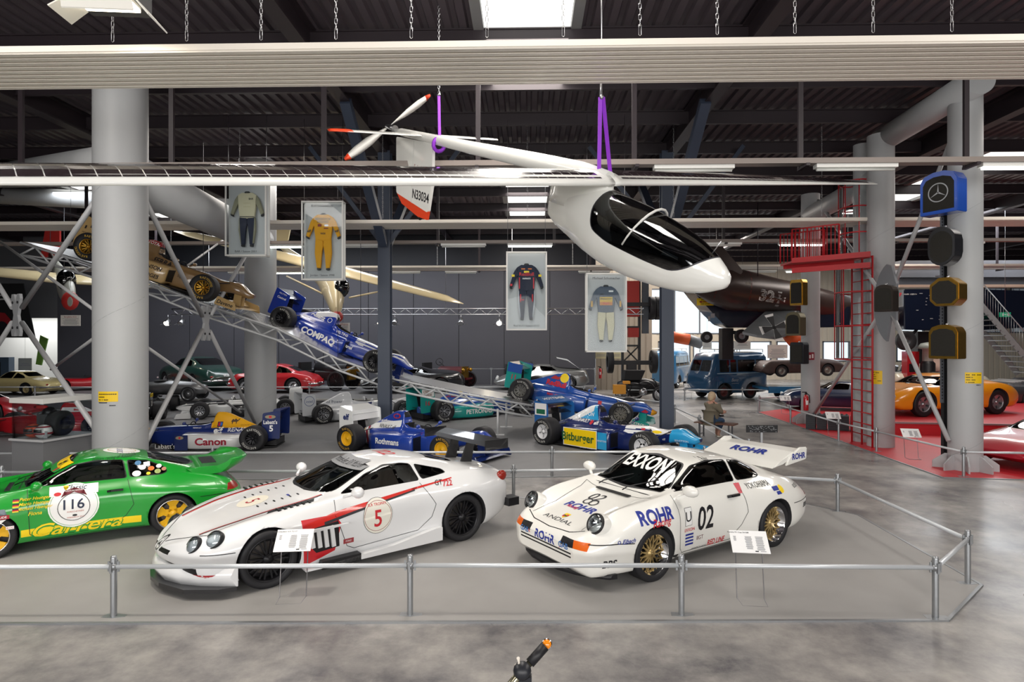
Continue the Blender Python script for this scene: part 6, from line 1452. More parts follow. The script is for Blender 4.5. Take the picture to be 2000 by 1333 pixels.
# silver bare-metal torpedo
r=thing('parked_car','bare aluminium open vintage racer with spoked wheels, right of the thick column','car')
SV=mat('bare_aluminium','#8f9092',.35,.85,noise=.12,nscale=5)
mb=MB().use(SV); st=[(1.9,.05,.42,.62),(1.85,.22,.35,.80),(1.2,.30,.30,.95),(.4,.36,.28,1.02),(0,.40,.28,1.05),(-.6,.40,.28,.98),(-1.2,.32,.32,.92),(-1.7,.18,.40,.78),(-2.0,.03,.52,.62)]
mb.loft([[V((x,w_*math.cos(a),(zb+zt)/2+(zt-zb)/2*math.sin(a))) for a in [2*PI*i/20 for i in range(20)]] for x,w_,zb,zt in st]); mb.build('body',r)
MB().use(DARK).lathe([(.34,0),(.30,.03),(0,.02)],M.Translation((-.35,0,1.02))@M.Diagonal((1.3,.9,1,1)),16).build('cockpit_opening',r)
mb=MB().use(BLK); mb.tube([V((.02+.06*math.cos(a),.19*math.cos(a),1.17+.17*math.sin(a))) for a in [2*PI*k/14 for k in range(14)]],.014,6,closed=True); mb.build('steering_wheel',r)
MB().use(DGLASS).loft([[V((.25,.2*s_,1.03)),V((.17,.18*s_,1.2))] for s_ in (-1,-.5,0,.5,1)],closed=False,cap=False).build('wind_deflector',r)
for x in (1.3,-1.3):
    for g in (1,-1): wheel(r,x,g*.66,.38,.13,.29,'wire',ALU,None,g)
    MB().use(BLK).tube([(x,-.6,.38),(x,.6,.38)],.035,8).build('axle',r)
place(r,P(366,785,PLZ*.0+.42),P(266,785,.42),2.6,.7,-1,smin=.8,smax=1.3)
# dark green fastback, tail to the right
PR_AST=[(0,.55),(.02,.72),(.10,.90),(.22,1.02),(.38,1.24),(.5,1.32),(.60,1.28),(.70,1.04),(.74,.98),(.9,.86),(.98,.66),(1,.52)]
r,T,b,X_=car('dark green fastback coupe showing its tail, against the dark wall',paint('#1f3f38'),4.6,1.75,1.33,2.5,PR_AST,[(0,.5),(.06,.82),(.3,.92),(.7,.93),(.9,.84),(1,.5)],.52,sides=[[(.33,.96),(.38,1.15),(.50,1.24),(.50,.96)],[(.52,.96),(.52,1.24),(.60,1.20),(.69,.97)]],ws=[(-.6,.97),(.6,.97),(.5,1.25),(-.5,1.25)],rw=[(-.5,1.0),(.5,1.0),(.46,1.24),(-.46,1.24)],bump=CHR,rims='wire',rimc=CHR); 
T.text('BLD 6',.12,WHT_T,origin=(X_(0)+.5,0,.62),ux=(0,-1,0),uy=(0,0,1),maxd=2); T.build('number_plate',r)
pl(r,(310,757),(392,766),2.5,1.75,1,PLZ)
# red 356-like coupe
PR_356=[(0,.50),(.02,.62),(.10,.80),(.22,1.0),(.33,1.18),(.45,1.28),(.56,1.28),(.65,1.14),(.71,.96),(.80,.88),(.92,.76),(.98,.60),(1,.45)]
B356=[(0,.48),(.08,.74),(.3,.86),(.7,.86),(.86,.84),(.95,.66),(1,.44)]
S356=[[(.26,.90),(.33,1.08),(.42,1.18),(.45,.90)],[(.47,.90),(.44,1.19),(.56,1.21),(.69,.90)]]
r,T,b,X_=car('bright red rounded coupe with chrome bumpers beside the second round column',paint('#c8202a'),3.95,1.66,1.31,2.1,PR_356,B356,.5,sides=S356,ws=[(-.55,.92),(.55,.92),(.45,1.2),(-.45,1.2)],rw=[(-.42,.96),(.42,.96),(.40,1.16),(-.40,1.16)],bump=CHR,rims='disc',rimc=CHR,rad=.33,gask=CHR); T.mb.bm.free()
pl(r,(478,769),(572,769),2.1,1.66,1,PLZ)
# vintage chassis cars
def vintage(label,pc,hood,long_=1.7,wheelr=.45,steer=True,rimst='wood',seat=True):
    r=thing('vintage_car',label,'vintage car'); mb=MB().use(pc); mb.box((0,0,.5),(3.4,.75,.1)); mb.build('chassis',r)
    mb=MB().use(hood); mb.loft([[V((x,w_*a,z)) for a,z in ((-1,.56),(-1,.85),(-.72,1.05),(0,1.12),(.72,1.05),(1,.85),(1,.56))] for x,w_ in ((.0,.40),(long_*.5,.36),(long_,.30))],closed=True,smooth=False); mb.build('bonnet',r)
    MB().use(mat('brass','#b58d3a',.25,.9)).box((long_+.05,0,.82),(.1,.62,.62)).build('radiator',r)
    MB().use(DARK).box((-.55,0,.75),(.7,.8,.3)).box((-.85,0,1.05),(.16,.8,.5)).build('bench_seat',r)
    if steer: mb=MB().use(BLK); c=V((-.15,.1,1.35)); mb.tube([c+V((.10*math.cos(a),.2*math.cos(a),.18*math.sin(a))) for a in [2*PI*k/14 for k in range(14)]],.015,6,closed=True); mb.tube([c,(.3,.1,1.0)],.02,6); mb.build('steering_wheel',r)
    for x in (1.35,-1.35):
        for g in (1,-1): wheel(r,x,g*.68,wheelr,.09,wheelr-.07,rimst,pc,None,g)
        MB().use(BLK).tube([(x,-.66,wheelr),(x,.66,wheelr)],.03,6).build('axle',r)
    for g in (1,-1): MB().use(mat('brass','#b58d3a',.25,.9)).ball((long_+.15,g*.42,.95),.11,12).build('lamp',r)
    return r
r=vintage('black vintage open tourer with brass lamps behind the red coupe',BLK,BLK); place(r,P(655,765,PLZ),P(560,762,PLZ),2.7,.7,-1,smin=.7,smax=1.2)
MB().use(mat('riveted_black','#26262a',.4,.4)).tube([(-.1,0,.95),(1.6,0,.92)],.36,16).build('boiler_bonnet',r)
r=vintage('dark red brass-era car on the platform right of the steel column',paint('#5c1720'),paint('#5c1720'),1.4,.42); place(r,P(893,760,PLZ),P(805,757,PLZ),2.7,.7,-1,smin=.7,smax=1.2)
r=vintage('white open vintage racer number 2 with spare tyres behind the silver coupe',paint('#d9d3bd'),paint('#d9d3bd'),1.6,.42); place(r,P(1085,756,PLZ),P(1000,756,PLZ),2.7,.7,-1,smin=.7,smax=1.2)
for k in range(3): MB().use(RUB).tube([V((-1.45-.14*k,.36*math.cos(a),.98+.36*math.sin(a))) for a in [2*PI*i/18 for i in range(18)]],.07,8,closed=True).build('spare_tyre',r)
MB().use(WHT_T).lathe([(.24,0),(.24,.02),(0,.02)],M.Translation((-1.0,-.42,1.05))@M.Rotation(PI/2,4,'X'),20).build('number_disc',r)
T=Decals(); T.text('2',.4,TXT,origin=(-1.0,-.45,1.05),ux=(1,0,0),uy=(0,0,1),bold=.02); T.build('number',r)
# black wedge sports car under the ramp
PR_W=[(0,.55),(.02,.85),(.12,.93),(.3,1.0),(.42,1.12),(.52,1.13),(.62,1.02),(.74,.80),(.9,.62),(1,.40)]
BW=[(0,.5),(.05,.82),(.3,.82),(.6,.76),(.8,.66),(1,.38)]; SW=[[(.34,.86),(.40,1.03),(.52,1.06),(.60,.98),(.70,.80)]]
r,T,b,X_=car('low black wedge-shaped sports car beneath the ramp truss',paint('#15161a'),4.4,1.95,1.13,2.45,PR_W,BW,.5,sides=SW,ws=[(-.62,.84),(.62,.84),(.5,1.04),(-.5,1.04)],rims='star',rimc=mat('rim_silver','#a9abb0',.3,.8)); T.mb.bm.free(); pl(r,(738,768),(853,766),2.45,1.9,-1,PLZ) ; pl(r,(745,770),(860,768),2.45,1.9,1,PLZ)
# silver DeLorean-like coupe with raised gull door
STS=mat('brushed_steel','#aeb0b0',.3,.8)
r,T,b,X_=car('brushed steel wedge coupe with raised tail, behind the number 11 car',STS,4.2,1.85,1.14,2.4,PR_W,BW,.5,sides=SW,ws=[(-.62,.84),(.62,.84),(.5,1.04),(-.5,1.04)],rw=[(-.45,.9),(.45,.9),(.42,1.05),(-.42,1.05)],rims='star',rimc=mat('rim_silver','#a9abb0',.3,.8)); T.mb.bm.free(); pl(r,(1003,763),(1110,763),2.4,1.8,1,PLZ)
MB().use(STS).prism([(-1.75,.92),(-1.2,1.35),(-.7,1.45),(-.72,1.40),(-1.2,1.29)],lambda u,v,t:V((u,t,v)),-.5,.5).build('raised_hatch',r)
# ---------------- right side: cars on and around the red island
RG_=[(0,.5),(.02,.72),(.12,.86),(.25,.98),(.38,1.08),(.5,1.10),(.60,1.02),(.70,.84),(.75,.80),(.9,.70),(.98,.52),(1,.42)]
RBt=[(0,.48),(.05,.72),(.2,.82),(.4,.78),(.62,.76),(.82,.78),(.95,.6),(1,.4)]
SM=[[(.36,.82),(.40,.99),(.50,1.04),(.58,.98),(.68,.80)]]
r,T,b,X_=car('orange mid-engined coupe on the raised red deck, passing behind the round column',paint('#ea9416'),4.4,1.78,1.07,2.5,RG_,RBt,.48,sides=SM,ws=[(-.6,.82),(.6,.82),(.48,1.02),(-.48,1.02)],rims='star',rimc=mat('rim_silver','#a9abb0',.3,.8),rimr=.2,rad=.33)
T.mb.bm.free(); pl(r,(1787,816),(1966,809),2.5,1.78,1,RZ)
r,T,b,X_=car('dark red wedge supercar at the right edge on the red floor',paint('#a8142a'),4.4,1.95,1.13,2.5,PR_W,BW,.5,sides=SW,ws=[(-.66,.80),(.66,.80),(.5,1.04),(-.5,1.04)],rims='star',rimc=mat('rim_silver','#a9abb0',.3,.8),glass=GLASS,gask=mat('gasket_cream','#b9a888',.5)); T.mb.bm.free(); 
r.matrix_world=M.Translation(P(2075,905,.012))@M.Rotation(math.radians(197),4,'Z')
PR_GT=[(0,.55),(.02,.74),(.10,.86),(.22,.92),(.32,1.08),(.44,1.2),(.53,1.2),(.62,1.02),(.68,.90),(.85,.82),(.97,.66),(1,.46)]
BGT=[(0,.5),(.05,.80),(.3,.86),(.66,.86),(.9,.76),(1,.44)]; SGT=[[(.28,.90),(.34,1.05),(.42,1.12),(.44,.90)],[(.46,.90),(.44,1.13),(.53,1.13),(.64,.90)]]
WGT=[(-.58,.92),(.58,.92),(.46,1.13),(-.46,1.13)]
r,T,b,X_=car('navy blue coupe behind the ladder, nose to the left',paint('#16284a'),4.6,1.8,1.2,2.55,PR_GT,BGT,.48,sides=SGT,ws=WGT,rims='wire',rimc=CHR); T.mb.bm.free(); pl(r,(1580,803),(1716,807),2.55,1.8,1,0)
r,T,b,X_=car('silver-grey coupe parked behind the orange one, left of the round column',paint('#9a9ca2'),4.6,1.8,1.2,2.5,PR_GT,BGT,.48,sides=SGT,ws=WGT,bump=CHR); T.mb.bm.free(); r.matrix_world=M.Translation(P(1795,785,.1))@M.Rotation(math.radians(170),4,'Z')
r,T,b,X_=car('dark grey car with slatted engine lid at the right edge, behind the orange coupe',paint('#3f4146'),4.5,1.9,1.15,2.5,PR_W,BW,.5,sides=SW,ws=[(-.62,.84),(.62,.84),(.5,1.04),(-.5,1.04)]); T.mb.bm.free()
MB().use(paint('#c9cbcd')).box((-1.2,0,1.02),(.03,1.3,.02)).box((-1.35,0,1.0),(.03,1.3,.02)).box((-1.5,0,.99),(.03,1.3,.02)).box((-1.65,0,.98),(.03,1.3,.02)).box((-1.05,0,1.04),(.03,1.3,.02)).build('louvre',r); r.matrix_world=M.Translation(P(2020,790,.2))@M.Rotation(math.radians(10),4,'Z')
RUST=mat('rusty_brown','#4c3a36',.6,.2,noise=.35,nscale=6,bump=.2)
r,T,b,X_=car('rusty brown convertible wreck carried on the blue flatbed',RUST,4.4,1.75,1.0,2.4,[(0,.5),(.05,.78),(.25,.88),(.4,.80),(.55,.78),(.7,.86),(.9,.8),(.98,.6),(1,.45)],[(0,.48),(.1,.74),(.4,.8),(.7,.82),(.88,.82),(.97,.6),(1,.4)],.4,rims='disc',rimc=mat('hubcap_dull','#8d8a84',.4,.6),intr=False,rad=.31); T.mb.bm.free(); FBZ=.78
a=D(1527,737,29.0); b2=D(1617,735,29.0); place(r,a,b2,2.4,.8,1,smin=.8,smax=1.2)
r,T,b,X_=car('cream stripped car body with pinkish raised cover, behind the silver coupe',paint('#cfc9b4'),4.2,1.7,1.0,2.4,[(0,.5),(.05,.78),(.25,.88),(.55,.82),(.7,.88),(.9,.8),(1,.45)],[(0,.48),(.1,.74),(.7,.8),(.88,.8),(1,.4)],.4,intr=False); T.mb.bm.free()
MB().use(flat('#a08478',.8)).loft([[V((x,y,1.0+.45*math.sin(PI*min(1,max(0,(y+.9)/1.8)))*k)) for y in (-.9,-.6,-.2,.2,.6,.9)]+[V((x,y,.92)) for y in (.9,-.9)] for x,k in ((-1.3,.3),(-.9,1),(-.1,1.05),(.4,.5))]).build('soft_top',r); r.matrix_world=M.Translation(V((X(1805,27.5),27.5,.62)))@M.Rotation(math.radians(170),4,'Z'); tag(MB().use(flat('#55565c')).box((X(1805,27.5),27.5,.31),(4.4,2.0,.60)).build('display_plinth'),'grey plinth beneath the cream stripped car body','plinth')
r,T,b,X_=car('red car nose peeping in at the left edge behind the glass case',paint('#b01c28'),4.2,1.7,1.1,2.4,PR_W,BW,.5,sides=SW,ws=[(-.62,.84),(.62,.84),(.5,1.04),(-.5,1.04)]); T.mb.bm.free(); r.matrix_world=M.Translation(P(-55,824))@M.Rotation(math.radians(8),4,'Z')
# ---------------- vans
VB=paint('#1e4668'); VBL=paint('#2c6a96')
def van(label,pc,L=4.6,W=1.9,H=2.2,front='round',lab=None):
    r=thing('van',label,'van'); mb=MB().use(pc); R=[]
    for x,zt,ww,zb in ((L/2,1.05,.62,.45),(L/2-.05,1.2,.78,.38),(L/2-.22,1.35,.90,.32),(L/2-.42,1.95,.88,.30),(L/2-.6,H-.06,.88,.3),(L/2-1,H,.92,.3),(0,H,.94,.3),(-L/2+.25,H,.94,.3),(-L/2+.05,H-.1,.90,.32),(-L/2,H-.35,.84,.4)):
        hw=W/2*ww/.94; R.append([V((x,a*hw,z)) for a,z in ((-.9,zb),(-1,zb+.1),(-1,min(1.2,zt*.7)),(-.95,zt-.16),(-.8,zt-.03),(0,zt+.02),(.8,zt-.03),(.95,zt-.16),(1,min(1.2,zt*.7)),(1,zb+.1),(.9,zb))])
    mb.loft(R); bmesh.ops.recalc_face_normals(mb.bm,faces=mb.bm.faces); mb.bm.normal_update()
    b=Body.__new__(Body); b.bm=mb.bm; b.mats=[]; b.mi(pc); b.bvh=BVHTree.FromBMesh(mb.bm)
    b.arch(L/2-1.0,.44,.38); b.arch(-L/2+1.0,.44,.38)
    WG=glassmat('van_glass','#5b7078',.10)
    for x0,x1 in ((L/2-1.25,L/2-.72),(.15,L/2-1.35),(-1.0,.05),(-L/2+.25,-1.1)):
        if x1-x0<.25: continue
        for g in (1,-1): b.pane('side',[(x0,1.35),(x0,1.92),(x1,1.92),(x1,1.35)],'side_window',r,WG,BLK,.02,lambda f,g=g:f.normal.y*g>.3,.05)
    b.pane('front',[(-.70,1.38),(-.04,1.38),(-.04,1.9),(-.64,1.9)],'windscreen',r,WG,BLK,.02,lambda f:f.normal.x>.2,.05); b.pane('front',[(.70,1.38),(.04,1.38),(.04,1.9),(.64,1.9)],'windscreen',r,WG,BLK,.02,lambda f:f.normal.x>.2,.05)
    b.done(r); MB().use(DARK).box((0,0,1.0),(L-.8,W-.3,.04)).box((.6,.4,1.25),(.5,.5,.5)).build('cabin_lining',r)
    for g in (1,-1):
        headlamp(r,(L/2-.10,g*.62,.85),.11,(1,g*.15,.1),CHR); MB().use(flat('#9fb3bf')).box((0,g*(W/2-.005),1.27),(L-1.0,.02,.03)).build('waist_trim',r)
        for x in (L/2-1.0,-L/2+1.0): wheel(r,x,g*(W/2-.18),.36,.18,.22,'disc',mat('rim_red_brown','#5a2a2a',.5) if front=='round' else CHR,None,g)
    MB().use(pc).tube([(L/2-.35,-W/2+.03,.48),(L/2+.02,-W/2+.25,.46),(L/2+.12,0,.46),(L/2+.02,W/2-.25,.46),(L/2-.35,W/2-.03,.46)],.07,8).build('bumper',r)
    MB().use(flat('#c9c9c4')).tube([(L/2-.9,-W/2+.15,H+.13),(-L/2+.2,-W/2+.15,H+.13)],.02,6).tube([(L/2-.9,W/2-.15,H+.13),(-L/2+.2,W/2-.15,H+.13)],.02,6).tube([(L/2-.9,-W/2+.15,H+.13),(L/2-.9,W/2-.15,H+.13)],.02,6).tube([(0,-W/2+.15,H+.13),(0,W/2-.15,H+.13)],.02,6).tube([(-L/2+.2,-W/2+.15,H+.13),(-L/2+.2,W/2-.15,H+.13)],.02,6).box((L/2-.9,-W/2+.15,H+.05),(.03,.03,.16)).box((0,-W/2+.15,H+.05),(.03,.03,.16)).box((0,W/2-.15,H+.05),(.03,.03,.16)).box((-L/2+.2,-W/2+.15,H+.05),(.03,.03,.16)).box((-L/2+.2,W/2-.15,H+.05),(.03,.03,.16)).build('roof_rack',r)
    return r
r=van('dark blue rounded crew-cab truck with roof rack, nose to the left behind the barrier',VB,3.7,1.9,2.3)
a=D(1417,0,31.0); r.matrix_world=M.Translation(V((a.x,a.y,0)))@M.Rotation(math.radians(180+24),4,'Z')
mw=r.matrix_world.copy(); T=Decals(); T.text('Benz',.22,SILV_T,origin=(.3,1.005,.95),ux=(-1,0,0),uy=(0,0,1),shear=.3); T.text('rennabteilung',.08,SILV_T,origin=(.3,1.005,.78),ux=(-1,0,0),uy=(0,0,1)); T.build('lettering',r)
t=thing('flatbed_trailer','low blue flatbed behind the crew cab, under the rusty wreck','trailer',(0,0,0)); e0=D(1490,745,29.3)
mb=MB().use(VBL); X0,X1=X(1482,29.5),X(1702,29.5); mb.box(((X0+X1)/2,29.6,.62),(X1-X0,2.1,.12)); mb.box(((X0+X1)/2,28.6,.60),(X1-X0,.06,.3)); mb.build('bed',t); MB().use(ALU).box(((X0+X1)/2,29.6,.70),(X1-X0-.2,1.8,.04)).build('deck_plate',t)
for g in (1,-1): wheel(t,X(1537,29.4),29.5-g*.85,.36,.2,.22,'disc',BLK,None,-g)
r=van('light blue high-roofed van standing behind the steel column',VBL,4.2,1.8,2.25,'vw'); a=D(1308,0,38.5); r.matrix_world=M.Translation(V((a.x,a.y,.0)))@M.Rotation(math.radians(62),4,'Z')
o=D(1362,700,41)
# ---------------- upright truck chassis
c=D(1232,0,33.0); t=thing('truck_chassis','black truck chassis stood on end against the beige wall, wheels outward','truck chassis',(c.x,c.y,0))
mb=MB().use(BLK)
for x in (-.45,.45): mb.box((x,0,3.4),(.12,.25,6.8))
for z in (.9,1.7,2.6,3.6,4.6,5.6,6.6): mb.box((0,0,z),(.9,.2,.1))
mb.bar((-.45,0,1.7),(.45,0,2.6),.07); mb.bar((.45,0,1.7),(-.45,0,2.6),.07); mb.box((0,-.3,1.7),(2.0,.22,.22)); mb.box((0,-.3,4.8),(2.0,.2,.2)); mb.box((0,-.2,1.0),(.5,.5,1.3)); mb.build('ladder_frame',t)
MB().use(flat('#a02a24',.6)).box((.05,-.1,5.1),(.7,.5,1.9)).box((.1,-.15,3.3),(.55,.4,.5)).build('red_gearbox_panels',t)
MB().use(flat('#4a5058',.5)).box((.75,-.1,4.7),(.35,.2,2.9)).box((.2,-.1,6.75),(1.5,.2,.35)).build('grey_side_plate',t)
for (x,z,w_) in ((-1.15,1.75,.34),(1.15,1.75,.34),(1.35,4.6,.28),(1.05,4.6,.28)):
    wo=wheel(t,x,-.3,.62,.3,.3,'disc',BLK,None,1,toe=PI/2 if x>0 else -PI/2,z=z)
# ---------------- motorcycle with orange cases
c=P(1268,796,0)+V((0,2.2,0)); t=thing('motorcycle','black old motorcycle with orange cases behind the steel column','motorcycle',c,.05); 
for x,rr in ((-.85,.36),(.95,.36)):
    wo=wheel(t,x,0,rr,.11,.27,'wire',ALU,None,-1)
MB().use(BLK).tube([(-.85,0,.36),(-.5,0,.5),(.1,0,.45),(.55,0,.85),(.95,0,.36)],.03,8).tube([(.95,0,.36),(.75,0,.95),(.6,0,1.05)],.03,8).tube([(-.5,0,.5),(-.35,0,.8),(.55,0,.85)],.03,8).build('frame',t)
MB().use(BLK).ball((.25,0,.85),.2,14,(1.5,.7,.7)).ball((-.3,0,.84),.18,12,(1.5,.7,.4)).build('tank_and_seat',t)
MB().use(ALU).ball((.15,0,.48),.2,12,(1,.7,.9)).tube([(.2,-.12,.4),(-.2,-.16,.25),(-1.1,-.18,.25)],.04,8).build('engine',t)
MB().use(flat('#e09a28',.5)).box((-1.0,-.2,.62),(.55,.3,.42)).box((-.65,-.1,.93),(.3,.3,.12)).build('orange_case',t); MB().use(BLK).tube([(.6,-.35,1.1),(.62,0,1.05),(.6,.35,1.1)],.02,6).build('handlebar',t)
t2=thing('sidecar','black sidecar body with folded hood behind the motorcycle','sidecar',c+V((.1,.9,0)),.05); MB().use(BLK).loft([[V((x,w_*math.cos(a),.65+h*math.sin(a))) for a in [2*PI*i/14 for i in range(14)]] for x,w_,h in ((-1,.2,.25),(-.5,.35,.42),(.3,.35,.42),(.8,.25,.3),(1.3,.05,.08))]).build('sidecar_body',t2); MB().use(DARK).prism([(-.75,1.0),(.05,1.0),(.25,1.45),(-.7,1.45)],lambda u,v,t_:V((u,t_,v)),-.35,.35).build('folding_hood',t2); wheel(t2,0,.5,.34,.1,.26,'wire',ALU,None,1)
# ---------------- helmet display case
cc=P(84,947); t=thing('glass_case','tall glass case on grey pedestal holding helmets, beside the thick column','display case',cc+V((-.27,.64,0)),1.32)
MB().use(flat('#77787b',.6)).box((0,0,.42),(1.1,.84,.84)).build('pedestal',t); MB().use(flat('#b9babc',.5)).box((0,0,.86),(1.18,.92,.04)).build('plinth_top',t)
MB().use(CLEAR).box((0,-.42,1.24),(1.1,.008,.72)).box((0,.42,1.24),(1.1,.008,.72)).box((-.55,0,1.24),(.008,.84,.72)).box((.55,0,1.24),(.008,.84,.72)).build('glass_walls',t)
MB().use(flat('#dcdcd8',.4)).box((0,0,1.65),(1.16,.90,.10)).build('lid',t)
def helmet(label,loc,rz,mts):
    h=thing('helmet',label,'helmet',loc,rz); mb=MB().use(mts[0]); mb.ball((0,0,.14),.14,20,(1.15,.92,1)); sh=mb.build('shell',h)
    mb=MB().use(mts[1]); mb.lathe([(.142,.09),(.145,.10),(.146,.115),(.142,.125)],M.Diagonal((1.16,.94,1,1)),24); mb.lathe([(.115,.225),(.10,.24),(.085,.25)],M.Diagonal((1.16,.94,1,1)),24); mb.build('stripe',h)
    mb=MB().use(mat('visor_dark','#1c1a20',.1)); mb.lathe([(.138,.13),(.145,.15),(.146,.175),(.138,.195)],M.Diagonal((1.17,.95,1,1)),16,True,2.0,-1.0); mb.build('visor',h)
tl=t.matrix_world
wl=lambda x,y,z:M.Translation(cc+V((-.27,.64,0)))@M.Rotation(1.32,4,'Z')@V((x,y,z))
helmet('orange-red helmet with pale stripe in the glass case',wl(-.36,.10,.88),.3-2.2,(paint('#e0542a'),flat('#3a3a40'))); helmet('white helmet with red and white chequers in the glass case',wl(-.38,-.20,.88),-2.0,(paint('#dcdcda'),flat('#8a2430')))
s_=thing('slick_tyre','wide worn black slick tyre standing in the glass case','tyre',wl(.02,-.12,.88),.5+.95); MB().use(mat('rubber_dark','#1d1d20',.7)).lathe([(.13,-.13),(.23,-.14),(.26,-.11),(.26,.11),(.23,.14),(.13,.13)],M.Translation((0,0,.26))@M.Rotation(PI/2,4,'X')@M.Rotation(0,4,'Z'),32).build('tread',s_)
s_=thing('race_shoes','red and black racing shoes on a stand inside the glass case','shoes',wl(.0,.28,.88),.3); MB().use(flat('#c62a2a',.6)).ball((0,0,.36),.10,10,(1.5,.6,.6)).ball((-.08,.05,.58),.09,10,(1.5,.6,.5)).build('shoe_upper',s_); MB().use(BLK).box((0,.05,.22),(.2,.3,.44)).ball((.05,.1,.45),.14,10).build('stand',s_)
MB().use(flat('#a5a6a8',.4)).box((-.44,-.30,.97),(.012,.16,.14)).build('small_sign',t)
# ---------------- gliders behind
CRM=mat('glider_cream','#d6c59c',.35,0,.4)
gl=thing('glider','cream strut-braced glider hanging before the dark wall, nose towards the camera','glider',(0,0,0))
A_=D(905,594,25.5); B_=D(340,452,27.5); mid=D(615,520,26.2)
def wingloft(mb,p,q,c0,c1,th0,th1,back):
    secs=[]
    for k in range(9):
        u=k/8; e=math.sqrt(max(0.02,1-max(0,(u-.85)/.15)**2)); ch=(c0+(c1-c0)*u)*e; th=(th0+(th1-th0)*u)*e; o=p.lerp(q,u)
        secs.append([o+back*ch*(-a)+V((0,0,th*b)) for a,b in ((-.3,0),(-.25,.4),(-.05,.9),(.3,.8),(.7,.05),(.3,-.25),(-.1,-.35),(-.27,-.2))])
    mb.loft(secs)
bk=V((-.1,-.9,-.35)).normalized()
mb=MB().use(CRM); wingloft(mb,mid,A_,1.3,.7,.22,.1,bk); mb.build('wing',gl); mb=MB().use(CRM); wingloft(mb,mid,B_,1.3,.7,.22,.1,bk); mb.build('wing',gl)
nose=D(657,608,22.5); tl_=D(545,478,29); mb=MB().use(CRM); f0=D(655,580,23.5); st=[(nose,.12),(nose.lerp(f0,.5),.36),(f0,.48),(D(645,560,24.6),.50),(D(628,540,25.8),.36),(D(590,512,27.5),.2),(tl_,.10)]
mb.loft([[p+V((r_*.72*math.cos(a),0,r_*1.25*math.sin(a))) for a in [2*PI*i/18 for i in range(18)]] for p,r_ in st]); mb.build('fuselage',gl)
MB().use(DGLASS).ball(D(668,562,23.4),.5,16,(.55,.7,.75)).build('canopy',gl); MB().use(flat('#a82a24')).ball(nose+V((0,.1,-.2)),.22,12).build('nose_cap',gl)
MB().use(CRM).prism([(0,0),(1.3,.5),(1.5,1.3),(.6,1.5)],lambda u,v,tt:tl_+V((-.6+u*.8,tt,v-.3)),-.05,.05).build('tail_fin',gl)
for a,b2 in ((D(560,540,26),D(632,575,24.8)),(D(750,568,25.8),D(682,582,24.6))): MB().use(CRM).tube([a,b2],.04,6).build('wing_strut',gl)
for p in (mid,tl_): MB().use(mat('thin_cable','#3a3a40',.5,.5)).tube([p,V((p.x,p.y,8.5))],.012,5).build('hanging_cable',gl)
gl=thing('glider','pale glider with red nose cone at far left, behind the cross brace','glider',(0,0,0))
mb=MB().use(CRM); m0=D(125,548,24); wingloft(mb,m0,D(-220,512,24),1.1,.8,.2,.1,bk); mb.build('wing',gl); mb=MB().use(CRM); wingloft(mb,m0,D(485,570,26),1.1,.6,.2,.1,bk); mb.build('wing',gl)
mb=MB().use(flat('#a9a9a0',.4)); st=[(D(136,590,21.6),.12),(D(137,585,21.9),.30),(D(133,572,22.5),.42),(D(128,560,23.3),.48),(D(118,540,24.6),.36),(D(98,500,27.5),.14)]
mb.loft([[p+V((r_*.7*math.cos(a),0,r_*1.2*math.sin(a))) for a in [2*PI*i/18 for i in range(18)]] for p,r_ in st]); mb.build('fuselage',gl); MB().use(flat('#c0302c')).ball(D(137,588,21.8),.34,14,(.85,.6,1.0)).build('nose_cone',gl); MB().use(DGLASS).ball(D(130,548,22.6),.42,14,(.7,.8,1.0)).build('canopy',gl)
MB().use(flat('#c0302c')).prism([(0,0),(.9,.2),(.9,1.5),(.3,1.7)],lambda u,v,tt:D(80,505,28)+V((u,tt,v)),-.05,.05).build('tail_fin',gl)
for p in (m0,D(98,500,27.5)): MB().use(mat('thin_cable','#3a3a40',.5,.5)).tube([p,V((p.x,p.y,8.5))],.012,5).build('hanging_cable',gl)
# cards on the wall
def wallcard(label,px0,px1,py0,py1,dep,title,col='#e9e7e0',tc='#a02a2a',lines=6):
    a=D(px0,py1,dep);b2=D(px1,py0,dep); w_=(b2-a).xy.length;h=b2.z-a.z; t=thing('info_card',label,'sign',V(((a.x+b2.x)/2,(a.y+b2.y)/2,a.z)),YAW); MB().use(flat(col,.5)).box((0,0,h/2),(w_,.03,h)).build('board',t)
    T=Decals(); 
    if title: T.text(title,h*.2,flat(tc),origin=(0,-.017,h*.82),ux=(1,0,0),uy=(0,0,1),off=0)
    rr=random.Random(px0)
    for k in range(lines): T.add(rect2d(w_*(.5+.35*rr.random()),h*.035),CTX,origin=(0,-.017,h*(.66-.10*k)),ux=(1,0,0),uy=(0,0,1),off=0)
    T.build('print',t); MB().use(mat('thin_cable','#3a3a40',.5,.5)).tube([(0,0,h),(0,0,8.6-a.z)],.006,4).build('hanging_wire',t); return t
wallcard('white card with red heading, hung beneath the red-nosed glider',119,157,616,637,22,'Bergfalke II/55'); wallcard('white card hung behind the cockpit of the blue and white ramp car',657,683,631,650,23,'Segelflugzeug'); wallcard('small white card above the light blue van',1372,1390,666,682,33,'',lines=5); wallcard('white card above the blue crew cab',1434,1466,667,682,31,'Fieseler Storch',lines=3); wallcard('white text card above the rusty wreck',1499,1538,674,700,27,'',lines=8)
wallcard('framed certificate on the beige wall, under the fourth overalls case',1160,1188,688,701,35.5,'',col='#d8cfa6',lines=4); wallcard('framed certificate on the beige wall beside the truck chassis',1193,1214,688,701,35.5,'',col='#d8cfa6',lines=4)
